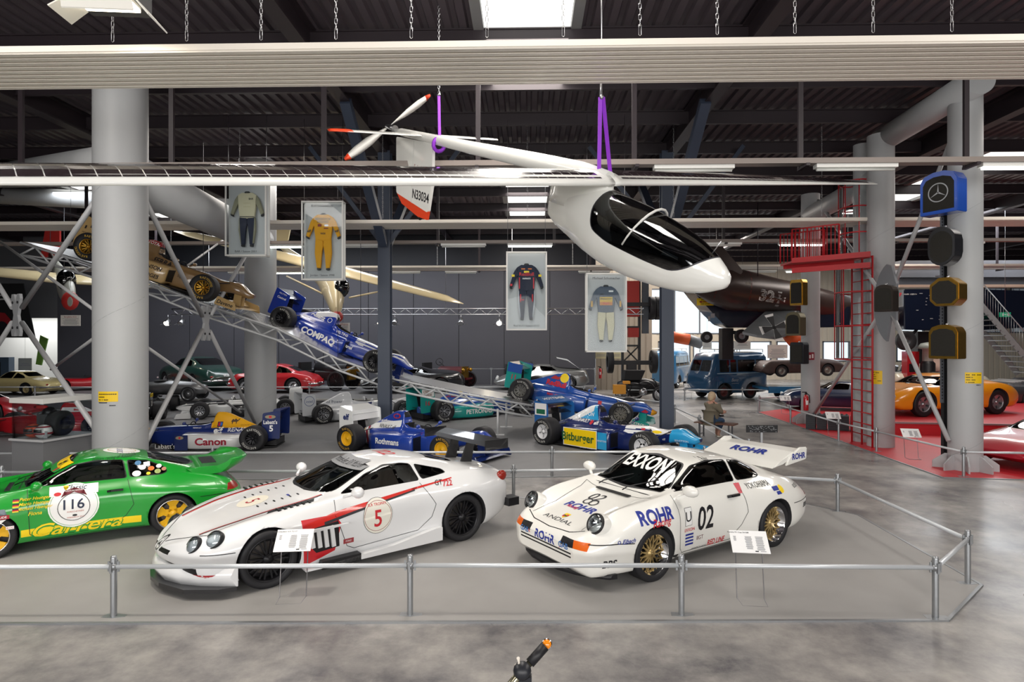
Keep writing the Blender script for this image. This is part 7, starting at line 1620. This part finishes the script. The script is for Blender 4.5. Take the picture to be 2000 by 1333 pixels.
# banner top left
a=D(-260,660,30);b2=D(50,555,30); t=thing('banner','large black banner with a red car picture at far left','banner',V(((a.x+b2.x)/2,a.y,a.z)),YAW); w_=b2.x-a.x; h=b2.z-a.z
MB().use(flat('#111114',.7)).prism([(-w_/2,0),(w_/2+.55,0),(w_/2,h),(-w_/2,h)],lambda u,v,tt:V((u,tt,v)),-.03,.03).build('cloth',t)
T=Decals(); T.text('Technik',.14,WHT_T,origin=(w_/2-1.0,-.036,h-.55),ux=(1,0,0),uy=(0,0,1),off=0); T.text('Museum Sinsheim',.14,WHT_T,origin=(w_/2-.75,-.036,h-.74),ux=(1,0,0),uy=(0,0,1),bold=.01,off=0); T.add(poly2d([(-1.4,-.6),(.2,-.65),(.3,-.1),(0,.25),(-.5,.3),(-1.4,.5)]),flat('#8e1620'),origin=(w_/2-.9,-.036,.95),ux=(1,0,0),uy=(0,0,1),off=0); T.add(disc2d(.3,20),TXT,origin=(w_/2-1.05,-.042,.5),ux=(1,0,0),uy=(0,0,1),off=0); T.build('banner_print',t)
MB().use(BLK).tube([(-w_/2,0,h),(w_/2,0,h)],.03,6).tube([(0,0,h),(0,0,8.5-a.z)],.02,6).build('top_bar',t)
wallcard('faded photo panel with number 52 in the opening at far left',36,62,700,732,37.5,'',col='#9b9b97',lines=2)
MB_=MB().use(flat('#44566a',.5)); a=D(-40,770,36);b2=D(24,698,36); MB_.box(((a.x+b2.x)/2,a.y,(b2.z)/2),(b2.x-a.x,.4,b2.z)); MB_.use(BLK).box(((a.x+b2.x)/2-.1,a.y-.21,b2.z*.5),((b2.x-a.x)*.6,.02,b2.z*.7)); o=MB_.build('kiosk'); tag(o,'blue-grey kiosk box with a black screen at far left','kiosk')
# ================================================================ RED CAGED LADDER
RL=mat('ladder_red','#b51f27',.4)
t=thing('caged_ladder','tall red ladder with hooped safety cage and clear tube, at the red floor edge','ladder',(0,0,0))
LD=15.9; zT=zat(333,LD); z1=zat(495,LD); z0=zat(705,LD)
g0,g1=P(1664,864),P(1704,876); ga=V((g0.x,g0.y,0)); gb=V((g1.x,g1.y,0)); ld=(gb-ga).normalized(); ln=V((ld.y,-ld.x,0))
mb=MB().use(RL)
for p in (ga,gb,ga.lerp(gb,.5)): mb.tube([p,p+V((0,0,z1))],.026,8)
mb.build('ladder_rail',t); mb=MB().use(RL); z=.3
while z<z1: mb.tube([ga+V((0,0,z)),gb+V((0,0,z))],.016,6); z+=.3
mb.build('rungs',t)
cc_=ga.lerp(gb,.5)-ld*.30+ln*.0
def hoop(c,r,z,n=18,a0=0,a1=2*PI): return [c+ld*r*math.cos(a0+(a1-a0)*i/n)+ln*r*.8*math.sin(a0+(a1-a0)*i/n)+V((0,0,z)) for i in range(n+1)]
for za,zb_,rr,cx in ((z0,z1,.62,0),(z1,zT,.46,-.08)):
    c=cc_+ld*cx
    for k in range(4): MB().use(RL).tube(hoop(c,rr,za+(zb_-za)*k/3)[:-1],.02,6,closed=True).build('cage_hoop',t)
    mb=MB().use(RL)
    for k in range(7): a=2*PI*k/7+.3; p=c+ld*rr*math.cos(a)+ln*rr*.8*math.sin(a); mb.tube([p+V((0,0,za)),p+V((0,0,zb_))],.016,6)
    mb.build('cage_bars',t)
    MB().use(CLEAR).lathe([(rr*.94,za+.02),(rr*.94,zb_-.02)],M.Translation(c)@M((tuple(ld)+(0,),tuple(ln*.8)+(0,),(0,0,1,0),(0,0,0,1))).transposed(),28).build('clear_tube',t)
mb=MB().use(RL); pa=D(1547,0,17.2); pb_=D(1700,0,15.9); pz=z1
for dz in (0,-.28): mb.bar(V((pa.x,pa.y,pz-dz-.3)),V((pb_.x,pb_.y,pz-dz-.3)),.06,.14)
mb.bar(V((pa.x+.1,pa.y+.8,pz-.1)),V((pb_.x,pb_.y+.8,pz-.1)),.06,.14); mb.prism([(pa.x,pa.y),(pb_.x,pb_.y),(pb_.x,pb_.y+.8),(pa.x,pa.y+.8)],lambda u,v,tt:V((u,v,tt)),pz-.08,pz-.03); mb.build('platform',t)
mb=MB().use(RL)
for dy in (0,.8):
    for i in range(13):
        u=i/12*.62; p=V((pa.x+(pb_.x-pa.x)*u,pa.y+(pb_.y-pa.y)*u+dy,pz)); mb.tube([p,p+V((0,0,.85))],.012 if i%4 else .022,5)
    q=V((pa.x+(pb_.x-pa.x)*.62,pa.y+(pb_.y-pa.y)*.62+dy,pz)); mb.tube([V((pa.x,pa.y+dy,pz+.85)),q+V((0,0,.85))],.02,6)
mb.build('platform_railing',t)
# ================================================================ RADIATORS HUNG ON THE COLUMNS
BRASS=mat('polished_brass','#b08a3c',.28,.95,noise=.25,nscale=9); CORE=mat('radiator_core','#26241f',.7,.3,bump=.6,nscale=90,noise=.3)
def radiator(label,px,py,wp,hp,dep,shell,shape='round',rz=-.5,star=False,cc=CORE):
    s=dep/1200; w_,h=wp*s*1.05,hp*s; p=D(px,py,dep); t=thing('car_radiator',label,'radiator',p,rz); d_=min(.34,w_*.62)
    if shape=='round': pl_=[(-.5,-.5),(.5,-.5),(.5,.28),(.40,.43),(.15,.5),(-.15,.5),(-.40,.43),(-.5,.28)]
    elif shape=='oct': pl_=[(-.3,-.5),(.3,-.5),(.5,-.3),(.5,.25),(.2,.48),(-.2,.48),(-.5,.25),(-.5,-.3)]
    elif shape=='oval': pl_=[(.5*math.cos(a),.5*math.sin(a)*(1)) for a in [2*PI*i/20 for i in range(20)]]; pl_=[(max(-.5,min(.5,u*1.15)),v) for u,v in pl_]
    else: pl_=[(-.5,-.5),(.5,-.5),(.5,.4),(.42,.5),(-.42,.5),(-.5,.4)]
    mb=MB().use(shell); mb.prism([(u*w_,v*h) for u,v in pl_],lambda u,v,tt:V((u,tt,v)),-d_/2,d_/2); bmesh.ops.bevel(mb.bm,geom=mb.bm.edges[:],offset=.012,segments=2,affect='EDGES'); mb.build('shell',t)
    MB().use(cc).prism([(u*w_*.82,v*h*.80-.02*h) for u,v in pl_],lambda u,v,tt:V((u,tt,v)),-d_/2-.008,-d_/2+.002).build('core',t)
    mb=MB().use(ALU); mb.lathe([(.03,0),(.03,.03),(.018,.045),(0,.05)],M.Translation((0,0,h*.49)),10); mb.build('filler_cap',t)
    MB().use(BLK).box((w_*.15,d_/2+.08,0),(.05,.2,.08)).build('bracket',t)
    if star:
        T=Decals(); y=-d_/2-.012; T.add(ring2d(w_*.27,w_*.24),SILV_T,origin=(0,y,.0),ux=(1,0,0),uy=(0,0,1),off=0)
        for k in range(3): a=PI/2+k*2*PI/3; T.add(poly2d([(w_*.25*math.cos(a),w_*.25*math.sin(a)),(.02*math.cos(a+1),.02*math.sin(a+1)),(.02*math.cos(a-1),.02*math.sin(a-1))]),SILV_T,origin=(0,y,0),ux=(1,0,0),uy=(0,0,1),off=0)
        T.build('star_badge',t)
    return t
radiator('bright blue radiator shell with star badge, topmost on the front right column',1842,378,66,82,13.0,paint('#1f52b8'),'round',-1.1,True)
radiator('black radiator shell with chrome oval grille, below the blue one',1846,482,46,76,13.1,paint('#1c1d22'),'oval',-1.05)
radiator('octagonal brass radiator below the black oval one',1852,570,50,56,13.2,BRASS,'oct',-1.05)
radiator('tall shiny brass radiator, lowest on the front right column',1850,668,50,66,13.2,BRASS,'round',-1.05)
radiator('small dark radiator on the curved gusset plate',1731,583,34,52,14.6,mat('old_iron','#332c28',.5,.4),'round',-1.0)
radiator('black and brass radiator, topmost on the far right-hall column',1560,572,26,50,20.4,BRASS,'box',-1.0)
radiator('tilted grey-brass radiator, middle one on the far column',1554,633,30,46,20.4,mat('dull_brass','#77705a',.4,.7),'round',-1.0)
radiator('black radiator, lowest on the far column beside the first aid sign',1561,690,28,42,20.4,paint('#1c1d22'),'box',-1.0)
p=D(1850,0,13.95); tag(MB().use(flat('#17171b',.6)).box((p.x-.02,p.y,3.0),(.18,.10,6.0)).build('mounting_post',loc=None),'tall black mounting post against the front right column','post')
mb=MB().use(mat('perforated_strip','#6d7178',.4,.5)); mb.box((p.x-.15,p.y-.05,3.55),(.08,.02,4.2)); mb.use(BLK)
for i in range(60): mb.box((p.x-.15,p.y-.062,1.55+.07*i),(.025,.004,.03))
tag(mb.build('perforated_rail'),'grey perforated steel rail beside the black mounting post','rail')
# extinguishers and small signs
def extinguisher(label,loc,s=1):
    t=thing('fire_extinguisher',label,'fire extinguisher',loc); t.scale=(s,s,s); MB().use(paint('#c0202a')).lathe([(0,0),(.075,.01),(.08,.05),(.08,.42),(.06,.49),(.03,.52),(0,.52)],M(),18).build('cylinder',t); MB().use(BLK).box((0,0,.56),(.05,.05,.07)).box((-.05,0,.60),(.14,.03,.03)).tube([(.03,0,.56),(.11,0,.50),(.12,0,.25)],.014,6).build('valve_and_hose',t); MB().use(WHT_T).box((0,-.079,.27),(.07,.006,.14)).build('label_sticker',t)
extinguisher('red fire extinguisher on the column beside the navy coupe',D(1574,803,20.75),1.05); extinguisher('red fire extinguisher on the beige wall below the certificates',D(1172,740,35.5),1.15)
p=D(1584,696,20.85); t=thing('wall_sign','small red and white fire sign on the far grey column','sign',p); MB().use(flat('#8e1f34')).box((0,0,.0),(.22,.015,.26)).build('plate',t); MB().use(WHT_T).box((-.04,-.01,-.02),(.05,.01,.12)).box((.05,-.01,.0),(.05,.01,.14)).build('pictogram',t)
# dark boxes
p=P(1575,838,0); 
for k,(x,lab) in enumerate(((0,'first dark ribbed battery box in the row, left end'),(.30,'dark ribbed battery box second from the left'),(.60,'dark ribbed battery box in the middle of the row'),(.90,'dark ribbed battery box fourth from the left'),(1.2,'large dark grey box closing the row at the ladder side'))):
    o=V((p.x+x,p.y-.18*x*1.9,.012)); t=thing('battery_box',lab,'box',o,-.5,'dark battery boxes by the ladder'); w_=.27 if k<4 else .5
    MB().use(flat('#2c2f36',.5)).box((w_/2,0,.24),(w_,.42,.46)).build('casing',t); mb=MB().use(flat('#1c1e24',.5))
    for j in range(6): mb.box((w_/2,-.215,.06+.07*j),(w_*.9,.012,.02))
    mb.build('ribs',t)
    for j in (0,1): MB().use(flat('#44474e',.4)).lathe([(.03,0),(.03,.05),(0,.05)],M.Translation((.07+w_*.5*j,.0,.47)),10).build('cap',t)
# ================================================================ JET AND HELICOPTERS ON THE RIGHT
CAMO=mat('camouflage_brown','#3c2f2c',.3,.2,noise=.5,nscale=1.2); CAMG=mat('camouflage_grey','#5a5d60',.35,.1,noise=.3,nscale=1.5); NVY=paint('#10182c')
jt=thing('jet_aircraft','camouflaged military jet with number 32, tail to the left, behind the columns','aircraft',(0,0,0))
J=[(1335,552,.05),(1352,556,.30),(1385,558,.75),(1420,563,.95),(1470,570,.85),(1520,578,.75),(1565,584,.68),(1620,597,.66),(1680,611,.60),(1740,619,.46),(1785,623,.22),(1815,625,.04)]
jd=25.5; mb=MB().use(CAMO); rings=[]
for i,(a,b_,r_) in enumerate(J):
    c=D(a,b_,jd+ (a-1335)*.006); rings.append([c+V((0,r_*math.cos(q),r_*.98*math.sin(q))) for q in [2*PI*k/20 for k in range(20)]])
mb.loft(rings); jb=BVHTree.FromBMesh(mb.bm); mb.build('fuselage',jt)
def at2(px,py,dep=jd): return D(px,py,dep)
def pprism(name,root,pts,dep,th,m,skew=0):
    q=[D(a,b_,dep) for a,b_ in pts]; mb=MB().use(m); mb.prism([(p.x,p.z) for p in q],lambda u,v,tt:V((u,q[0].y+tt+ (u-q[0].x)*skew,v)),-th/2,th/2); bmesh.ops.bevel(mb.bm,geom=mb.bm.edges[:],offset=min(.04,th*.3),segments=2,affect='EDGES'); return mb.build(name,root)
pprism('tail_fin',jt,[(1386,520),(1378,470),(1398,468),(1450,530),(1440,548)],jd,.2,CAMO)
q=[D(1450,651,24.2),D(1478,657,24),D(1520,662,23.8),D(1560,642,25),D(1562,610,26.3),D(1500,606,26.5)]
mb=MB().use(CAMG); A=[mb.bm.verts.new(p+V((0,0,.05))) for p in q]; B=[mb.bm.verts.new(p-V((0,0,.05))) for p in q]; mb._f(A); mb._f(B[::-1])
for i in range(6): mb._f([A[i],A[(i+1)%6],B[(i+1)%6],B[i]])
mb.build('wing',jt)
T=Decals(jb); F=lambda px,py:dict(origin=D(px,py,jd-1),ux=(1,0,-.12),uy=(.12,0,1),maxd=4)
T.text('32',.62,WHT_T,**F(1520,574),bold=.045,sx=1.15); T.text('32',.62,TXT,**F(1520,574),bold=.0,sx=1.15)
for sz,m_ in ((.62,WHT_T),(.5,TXT)):
    for a in (0,PI/2): T.add(poly2d([(-.5*sz,-.17*sz),(-.12*sz,-.06*sz),(.12*sz,-.06*sz),(.5*sz,-.17*sz),(.5*sz,.17*sz),(.12*sz,.06*sz),(-.12*sz,.06*sz),(-.5*sz,.17*sz)]),m_,**F(1548,580),rot=a)
for px in (1408,1482): T.add(rect2d(.05,2.2),flat('#7a2a26'),**F(px,566))
T.add(rect2d(.3,.13),flat('#b8b0a0'),**F(1476,550)); T.build('markings',jt)
w0,w1,w2=q[1],q[3],q[5]; c=D(1512,640,23.4); T=Decals()
for sz,m_,dz in ((1.1,WHT_T,0),(.9,TXT,.02)):
    for a in (0.3,.3+PI/2): 
        pts=[(-.5*sz,-.16*sz),(-.1*sz,-.06*sz),(.1*sz,-.06*sz),(.5*sz,-.16*sz),(.5*sz,.16*sz),(.1*sz,.06*sz),(-.1*sz,.06*sz),(-.5*sz,.16*sz)]
        T.add(poly2d(pts),m_,origin=c+V((0,-dz,0)),ux=(1,0,-.05),uy=(.3,.2,.55),rot=a,off=0)
T.build('wing_cross',jt)
MB().use(mat('thin_cable','#3a3a40',.5,.5)).tube([D(1480,540,jd),V((D(1480,540,jd).x,D(1480,540,jd).y,8.6))],.02,5).tube([D(1640,590,jd+1.5),V((D(1640,590,jd+1.5).x,D(1640,590,jd+1.5).y,8.6))],.02,5).build('hanging_cable',jt)
MB().use(flat('#d95a22')).tube([D(1528,657,26),D(1545,664,25.6),D(1568,661,25.4)],[.05,.28,.3],12).build('orange_store',jt)
h=thing('helicopter','dark navy helicopter tail with yellow DANGER arrow, left of the jet','helicopter',(0,0,0))
pprism('tail_body',h,[(1336,560),(1352,580),(1383,615),(1402,634),(1422,641),(1520,642),(1640,640),(1640,600),(1500,606),(1440,592)],27.6,1.5,NVY)
a=D(1361,597,26.82); b2=D(1394,583,26.82); T=Decals(); w_,hh=b2.x-a.x,b2.z-a.z; c=(a+b2)/2; F=dict(ux=(1,0,0),uy=(0,0,1),off=0)
T.add(rect2d(w_,hh),YEL_T,origin=c,**F); T.text('DANGER',hh*.28,TXT,origin=c+V((0,-.01,hh*.3)),**F,bold=.02); T.add(poly2d([(-w_*.38,0),(-w_*.22,.06),(-w_*.22,.02),(w_*.4,.02),(w_*.4,-.02),(-w_*.22,-.02),(-w_*.22,-.06)]),flat('#8a2a22'),origin=c+V((0,-.01,0)),**F); T.text('KEEP AWAY',hh*.24,TXT,origin=c+V((0,-.01,-hh*.3)),**F,bold=.02)
c=D(1466,618,26.82); T.add(poly2d([(-.07,.42),(-.02,.42),(.09,-.42),(.03,-.42)]),YEL_T,origin=c,**F); c=D(1475,612,26.82)
for k,m_ in enumerate((TXT,RED_T,YEL_T)): T.add(rect2d(.2,.035),m_,origin=c+V((0,0,.035-.035*k)),**F)
for px,py,ww,hw in ((1385,623,.16,.22),(1392,617,.3,.2),(1487,612,.1,.35),(1497,612,.1,.35)): T.add(rect2d(ww*.6,hw),SILV_T,origin=D(px,py,26.82),**F)
T.build('markings',h)
MB().use(BLK).box(D(1418,672,27.6),(.5,.5,1.4)).build('stand',h); MB().use(BLK).tube([D(1418,648,27.6),D(1452,652,27.4)],.08,8).build('undercarriage_leg',h)
wheel(h,D(1448,0,27).x,D(1448,0,27).y,.3,.2,.14,'disc',SILV_T,None,-1,z=D(0,657,27).z)
wheel(h,D(1380,0,30).x,D(1380,0,30).y,.28,.2,.12,'disc',SILV_T,None,-1,z=D(0,659,30).z)
MB().use(flat('#d95a22')).tube([D(1312,658,34),D(1345,664,34)],.32,10).build('tail_boom',h); MB().use(flat('#6b7076')).tube([D(1345,664,34),D(1370,672,34)],.3,10).build('boom_end',h)
h=thing('helicopter','dark navy helicopter side with red letter F, beyond the brass radiators','helicopter',(0,0,0))
pprism('cabin_body',h,[(1745,568),(1870,568),(1990,572),(1990,640),(1850,648),(1745,645)],28,1.6,NVY)
T=Decals(); c=D(1759,576,27.15); T.text('F',.22,RED_T,origin=c,**F,bold=.03); T.text('FEUER  LOESCH',.08,WHT_T,origin=D(1778,575,27.15),**F)
for i in range(14): T.add(rect2d(.12*random.random()+.04,.03),SILV_T,origin=D(1790+random.random()*55,572+random.random()*65,27.15),**F)
T.build('markings',h)
MB().use(BLK).tube([D(1795,640,27.5),D(1770,665,27)],.06,8).build('undercarriage_leg',h); wheel(h,D(1769,0,26.8).x,D(1769,0,26.8).y,.42,.25,.15,'disc',flat('#4a4c50'),None,-1,z=D(0,666,26.8).z)
MB().use(BLK).box(D(1800,700,28),(.9,.9,2.4)).build('stand',h)
# mezzanine and stairs
mb=MB().use(flat('#77777c',.5)); a=X(1742,30); mb.box((a+8,30,(zat(545,30)+zat(513,30))/2),(16,.5,zat(513,30)-zat(545,30))); mb.use(flat('#55565c',.5)); mb.box((a+8,30.2,zat(553,30)),(16,.6,.35)); mb.use(flat('#c9a893',.5)); mb.box((a+8,30.1,zat(561,30)),(16,.5,.12)); struct(mb.build('trim_mezzanine'))
t=thing('staircase','grey steel staircase with mesh railings at the right edge','staircase',(0,0,0)); S0,S1=D(1905,582,27),D(2035,735,25)
for dy in (0,1.2):
    MB().use(GALV).bar(S0+V((0,dy,0)),S1+V((0,dy,0)),.05,.22).build('stringer',t); mb=MB().use(GALV); mb.tube([S0+V((0,dy,1.0)),S1+V((0,dy,1.0))],.025,6); mb.tube([S0+V((0,dy,.15)),S1+V((0,dy,.15))],.015,6)
    for i in range(26): p=S0.lerp(S1,i/25)+V((0,dy,0)); mb.tube([p,p+V((0,0,1.0))],.010,4)
    mb.build('railing',t)
mb=MB().use(GALV)
for i in range(15): p=S0.lerp(S1,(i+.5)/15); mb.box(p+V((0,.6,0)),(.26,1.15,.04))
mb.build('treads',t); mb=MB().use(GALV); e0=D(1880,582,27.5); mb.box((e0.x-.3,e0.y+.6,S0.z),(2.2,1.3,.06)); mb.tube([V((e0.x-1.2,e0.y,S0.z+1)),V((S0.x,S0.y,S0.z+1))],.025,6); mb.tube([V((e0.x-.8,e0.y,0)),V((e0.x-.8,e0.y,S0.z))],.05,6); mb.tube([V((S0.x,S0.y+1.2,0)),V((S0.x,S0.y+1.2,S0.z))],.05,6); mb.build('landing',t)
p=D(1963,615,26.5); t=thing('exit_sign','small green emergency exit sign hanging by the stairs','sign',p); MB().use(mat('exit_green','#1f8a62',.4,emit=.6)).box((0,0,0),(.46,.04,.2)).build('panel',t); MB().use(WHT_T).box((-.1,-.025,0),(.06,.006,.12)).box((.0,-.025,0),(.09,.006,.03)).box((.12,-.025,0),(.08,.006,.14)).build('pictogram',t); MB().use(ALU).tube([(0,0,.1),(0,0,8.6-p.z)],.008,5).build('hanger',t)
p=D(1812,0,26); t=thing('fuel_pump','black old fuel pump with round grey lantern top, behind the silver coupe','fuel pump',(p.x,p.y,0)); MB().use(BLK).lathe([(.35,0),(.35,.2),(.28,.3),(.28,1.9),(.2,2.0)],M(),16).build('pump_body',t); MB().use(flat('#8f958f',.4)).lathe([(.2,2.0),(.2,2.5),(.42,2.55),(.25,2.75),(0,2.8)],M(),18).build('lantern_top',t)
p=D(1778,0,26.5); t=thing('fuel_pump','narrow red fuel pump left of the black one','fuel pump',(p.x,p.y,0)); MB().use(paint('#a81e28')).box((0,0,1.2),(.5,.4,2.4)).build('pump_body',t); MB().use(BLK).box((0,-.21,1.7),(.35,.02,.35)).build('dial',t)
# exhaust-like engine on stand between columns (dark machinery)
p=D(1745,0,29); t=thing('engine_block','dark aircraft engine block on a stand beyond the ladder','engine',(p.x,p.y,0)); MB().use(flat('#2c3138',.5)).box((0,0,1.2),(1.6,.7,.5)).box((0,0,.5),(.2,.2,1.0)).build('block',t); mb=MB().use(flat('#596069',.4))
for k in range(6): mb.tube([(-.7+.28*k,-.3,1.3),(-.7+.28*k,-.5,1.7)],.08,8)
mb.build('cylinder_row',t)
# ================================================================ BENCH AND VISITOR
bc=P(1398,857); t=thing('bench','brown slatted wooden bench on grey metal legs','bench',bc,-.62)
mb=MB().use(mat('bench_wood','#5f4034',.5,noise=.2,nscale=20))
for k in range(4): mb.box((0,-.17+.115*k,.45),(1.15,.10,.035))
mb.build('slats',t)
for x in (-.42,.42):
    for y in (-.15,.17): MB().use(flat('#55575c',.4)).box((x,y,.22),(.035,.035,.43)).box((x,y,.01),(.09,.09,.015)).build('leg',t)
    MB().use(flat('#55575c',.4)).box((x,0,.12),(.025,.34,.025)).build('stretcher',t)
SKIN=mat('skin','#b98a76',.6); CARD_=mat('olive_cardigan','#6d6556',.85,noise=.2,nscale=60); JEAN=mat('blue_jeans','#2c4664',.85); HAIR=mat('grey_blond_hair','#b29c80',.7,noise=.35,nscale=40)
pr=thing('person','seated person seen from behind, grey-blond hair, olive cardigan, blue jeans, hands together','person',bc+V((-.14,.02,0)),math.radians(28))
def skin(name,verts,edges,radii,mt,parent,root=0,sub=2):
    me=bpy.data.meshes.new(name); me.from_pydata(verts,edges,[]); me.materials.append(mt); o=bpy.data.objects.new(name,me); C.objects.link(o); o.parent=parent
    m=o.modifiers.new('skin','SKIN'); m.use_smooth_shade=True
    for i,sv in enumerate(me.skin_vertices[0].data): r_=radii[i]; sv.radius=r_ if isinstance(r_,tuple) else (r_,r_); sv.use_root=(i==root)
    s=o.modifiers.new('sub','SUBSURF'); s.levels=sub; s.render_levels=sub; return o
# local: faces +x, left +y ; seat height .47
BV=[(0,0,.56),(.02,0,.72),(.04,0,.90),(.03,0,1.03),(.05,0,1.10),(.06,0,1.17),
 (.04,.17,1.01),(.16,.24,.80),(.36,.10,.72),(.44,.04,.74),
 (.04,-.17,1.01),(.16,-.24,.80),(.36,-.10,.72),(.44,-.03,.745),
 (.04,.10,.54),(.42,.12,.52),(.36,.11,.28),(.34,.11,.08),(.44,.12,.04),
 (.04,-.10,.54),(.40,-.08,.52),(.28,-.06,.28),(.24,-.05,.08),(.34,-.05,.04)]
BE=[(0,1),(1,2),(2,3),(3,4),(4,5),(3,6),(6,7),(7,8),(8,9),(3,10),(10,11),(11,12),(12,13),(0,14),(14,15),(15,16),(16,17),(17,18),(0,19),(19,20),(20,21),(21,22),(22,23)]
BR=[(.17,.13),(.15,.12),(.16,.12),(.11,.08),.055,.06,.07,.05,.04,.03,.07,.05,.04,.03,.09,.07,.055,.04,.04,.09,.07,.055,.04,.04]
skin('body',BV,BE,BR,SKIN,pr)
skin('cardigan',[(0,0,.50),(.0,0,.60),(.02,0,.76),(.03,0,.92),(.03,0,1.03),(.04,.18,1.0),(.15,.25,.81),(.24,.20,.76),(.04,-.18,1.0),(.15,-.25,.81),(.24,-.20,.76)],[(0,1),(1,2),(2,3),(3,4),(4,5),(5,6),(6,7),(4,8),(8,9),(9,10)],[(.24,.20),(.22,.19),(.20,.17),(.20,.16),(.12,.09),.095,.075,.06,.095,.075,.06],CARD_,pr,1)
skin('jeans',[(0,0,.54),(.05,.10,.54),(.42,.12,.53),(.37,.11,.32),(.36,.11,.22),(.05,-.10,.54),(.40,-.08,.53),(.29,-.06,.32),(.27,-.06,.22)],[(0,1),(1,2),(2,3),(3,4),(0,5),(5,6),(6,7),(7,8)],[.17,.11,.09,.075,.06,.11,.09,.075,.06],JEAN,pr)
MB().use(SKIN).ball((.07,0,1.22),.098,18,(1.05,.86,1.15)).ball((.17,0,1.205),.02,8,(1.2,.7,1.2)).ball((.06,.088,1.21),.025,8,(.8,.4,1.2)).ball((.06,-.088,1.21),.025,8,(.8,.4,1.2)).build('head',pr)
mb=MB().use(DARK)
for g in (1,-1): mb.ball((.162,g*.032,1.235),.010,6)
mb.use(flat('#8a4a42')).box((.165,0,1.165),(.01,.04,.008)); mb.build('eyes_and_mouth',pr)
hb=MB().use(HAIR); hb.ball((.045,0,1.25),.112,20,(1.08,.95,1.08)).ball((-.005,0,1.19),.095,14,(.9,.95,1.15)); 
for v_ in hb.bm.verts: n=.006*math.sin(v_.co.x*190)*math.sin(v_.co.y*160+v_.co.z*120); v_.co+=v_.co.normalized()*n
hb.build('hair',pr)
for g in (1,-1):
    mb=MB().use(SKIN); w0=V((.44,g*.04,.745)); mb.ball(w0+V((.045,0,.0)),.04,10,(1.3,.5,1))
    for k,(dz,L) in enumerate(((.03,.075),(.010,.085),(-.010,.08),(-.03,.065))): a=w0+V((.08,0,dz)); mb.tube([a,a+V((L*.55,g*-.012,.006)),a+V((L,g*-.022,-.004))],[.010,.009,.007],6)
    mb.tube([w0+V((.03,g*-.01,.035)),w0+V((.07,g*-.02,.065))],[.012,.009],6); mb.build('hand',pr)
for x,y in ((.40,.115),(.30,-.055)): MB().use(flat('#c4c0b4',.7)).ball((x,y,.045),.05,10,(2.3,.9,.85)).build('shoe',pr)
MB().use(BLK).box((.40,-.02,.64),(.12,.07,.05)).build('dark_pouch',pr)
# ================================================================ HANDLEBAR END AT THE BOTTOM
hd=thing('handlebar','motorcycle handlebar end with black grip and orange indicator at the bottom edge','handlebar',(0,0,0))
dp=3.0; hp=[D(1068,1259,dp),D(1035,1296,dp*.985),D(1020,1312,dp*.98),D(990,1352,dp*.97),D(960,1385,dp*.97)]
MB().use(flat('#18181c',.5)).tube([hp[0].lerp(hp[1],.12),hp[1]],.024,16).build('grip',hd); mb=MB().use(mat('old_chrome','#a9a58f',.25,.9)); mb.tube(hp[1:],.016,12); mb.tube([hp[2]+V((-.02,0,0)),hp[3]+V((-.03,0,0)),hp[4]+V((-.04,0,0))],.005,6); mb.build('bar_tube',hd)
MB().use(flat('#202228',.4)).lathe([(0,.025),(.038,.02),(.044,-.01),(.036,-.03)],M.Translation(hp[2]+V((0,-.01,.01)))@M.Rotation(.9,4,'X'),14).box(hp[2]+V((.01,0,-.04)),(.07,.04,.04)).build('switch_housing',hd)
n=(V((0,0,CAMH))-hp[0]).normalized(); m=M.Translation(hp[0])@n.to_track_quat('Z','Y').to_matrix().to_4x4()
mb=MB().use(CHR); mb.lathe([(.020,-.03),(.026,-.005),(.026,.004),(.022,.006)],m,20); mb.build('indicator_rim',hd); MB().use(mat('amber_lens','#f08c1a',.15,0,.5)).lathe([(.022,.004),(.016,.012),(0,.016)],m,18).build('indicator_lens',hd)
MB().use(mat('lever_ivory','#e4dcd0',.4)).tube([hp[2]+V((-.035,0,.03)),D(1014,1296,2.93),D(1012,1286,2.92)],[.004,.005,.008],8).build('lever',hd)
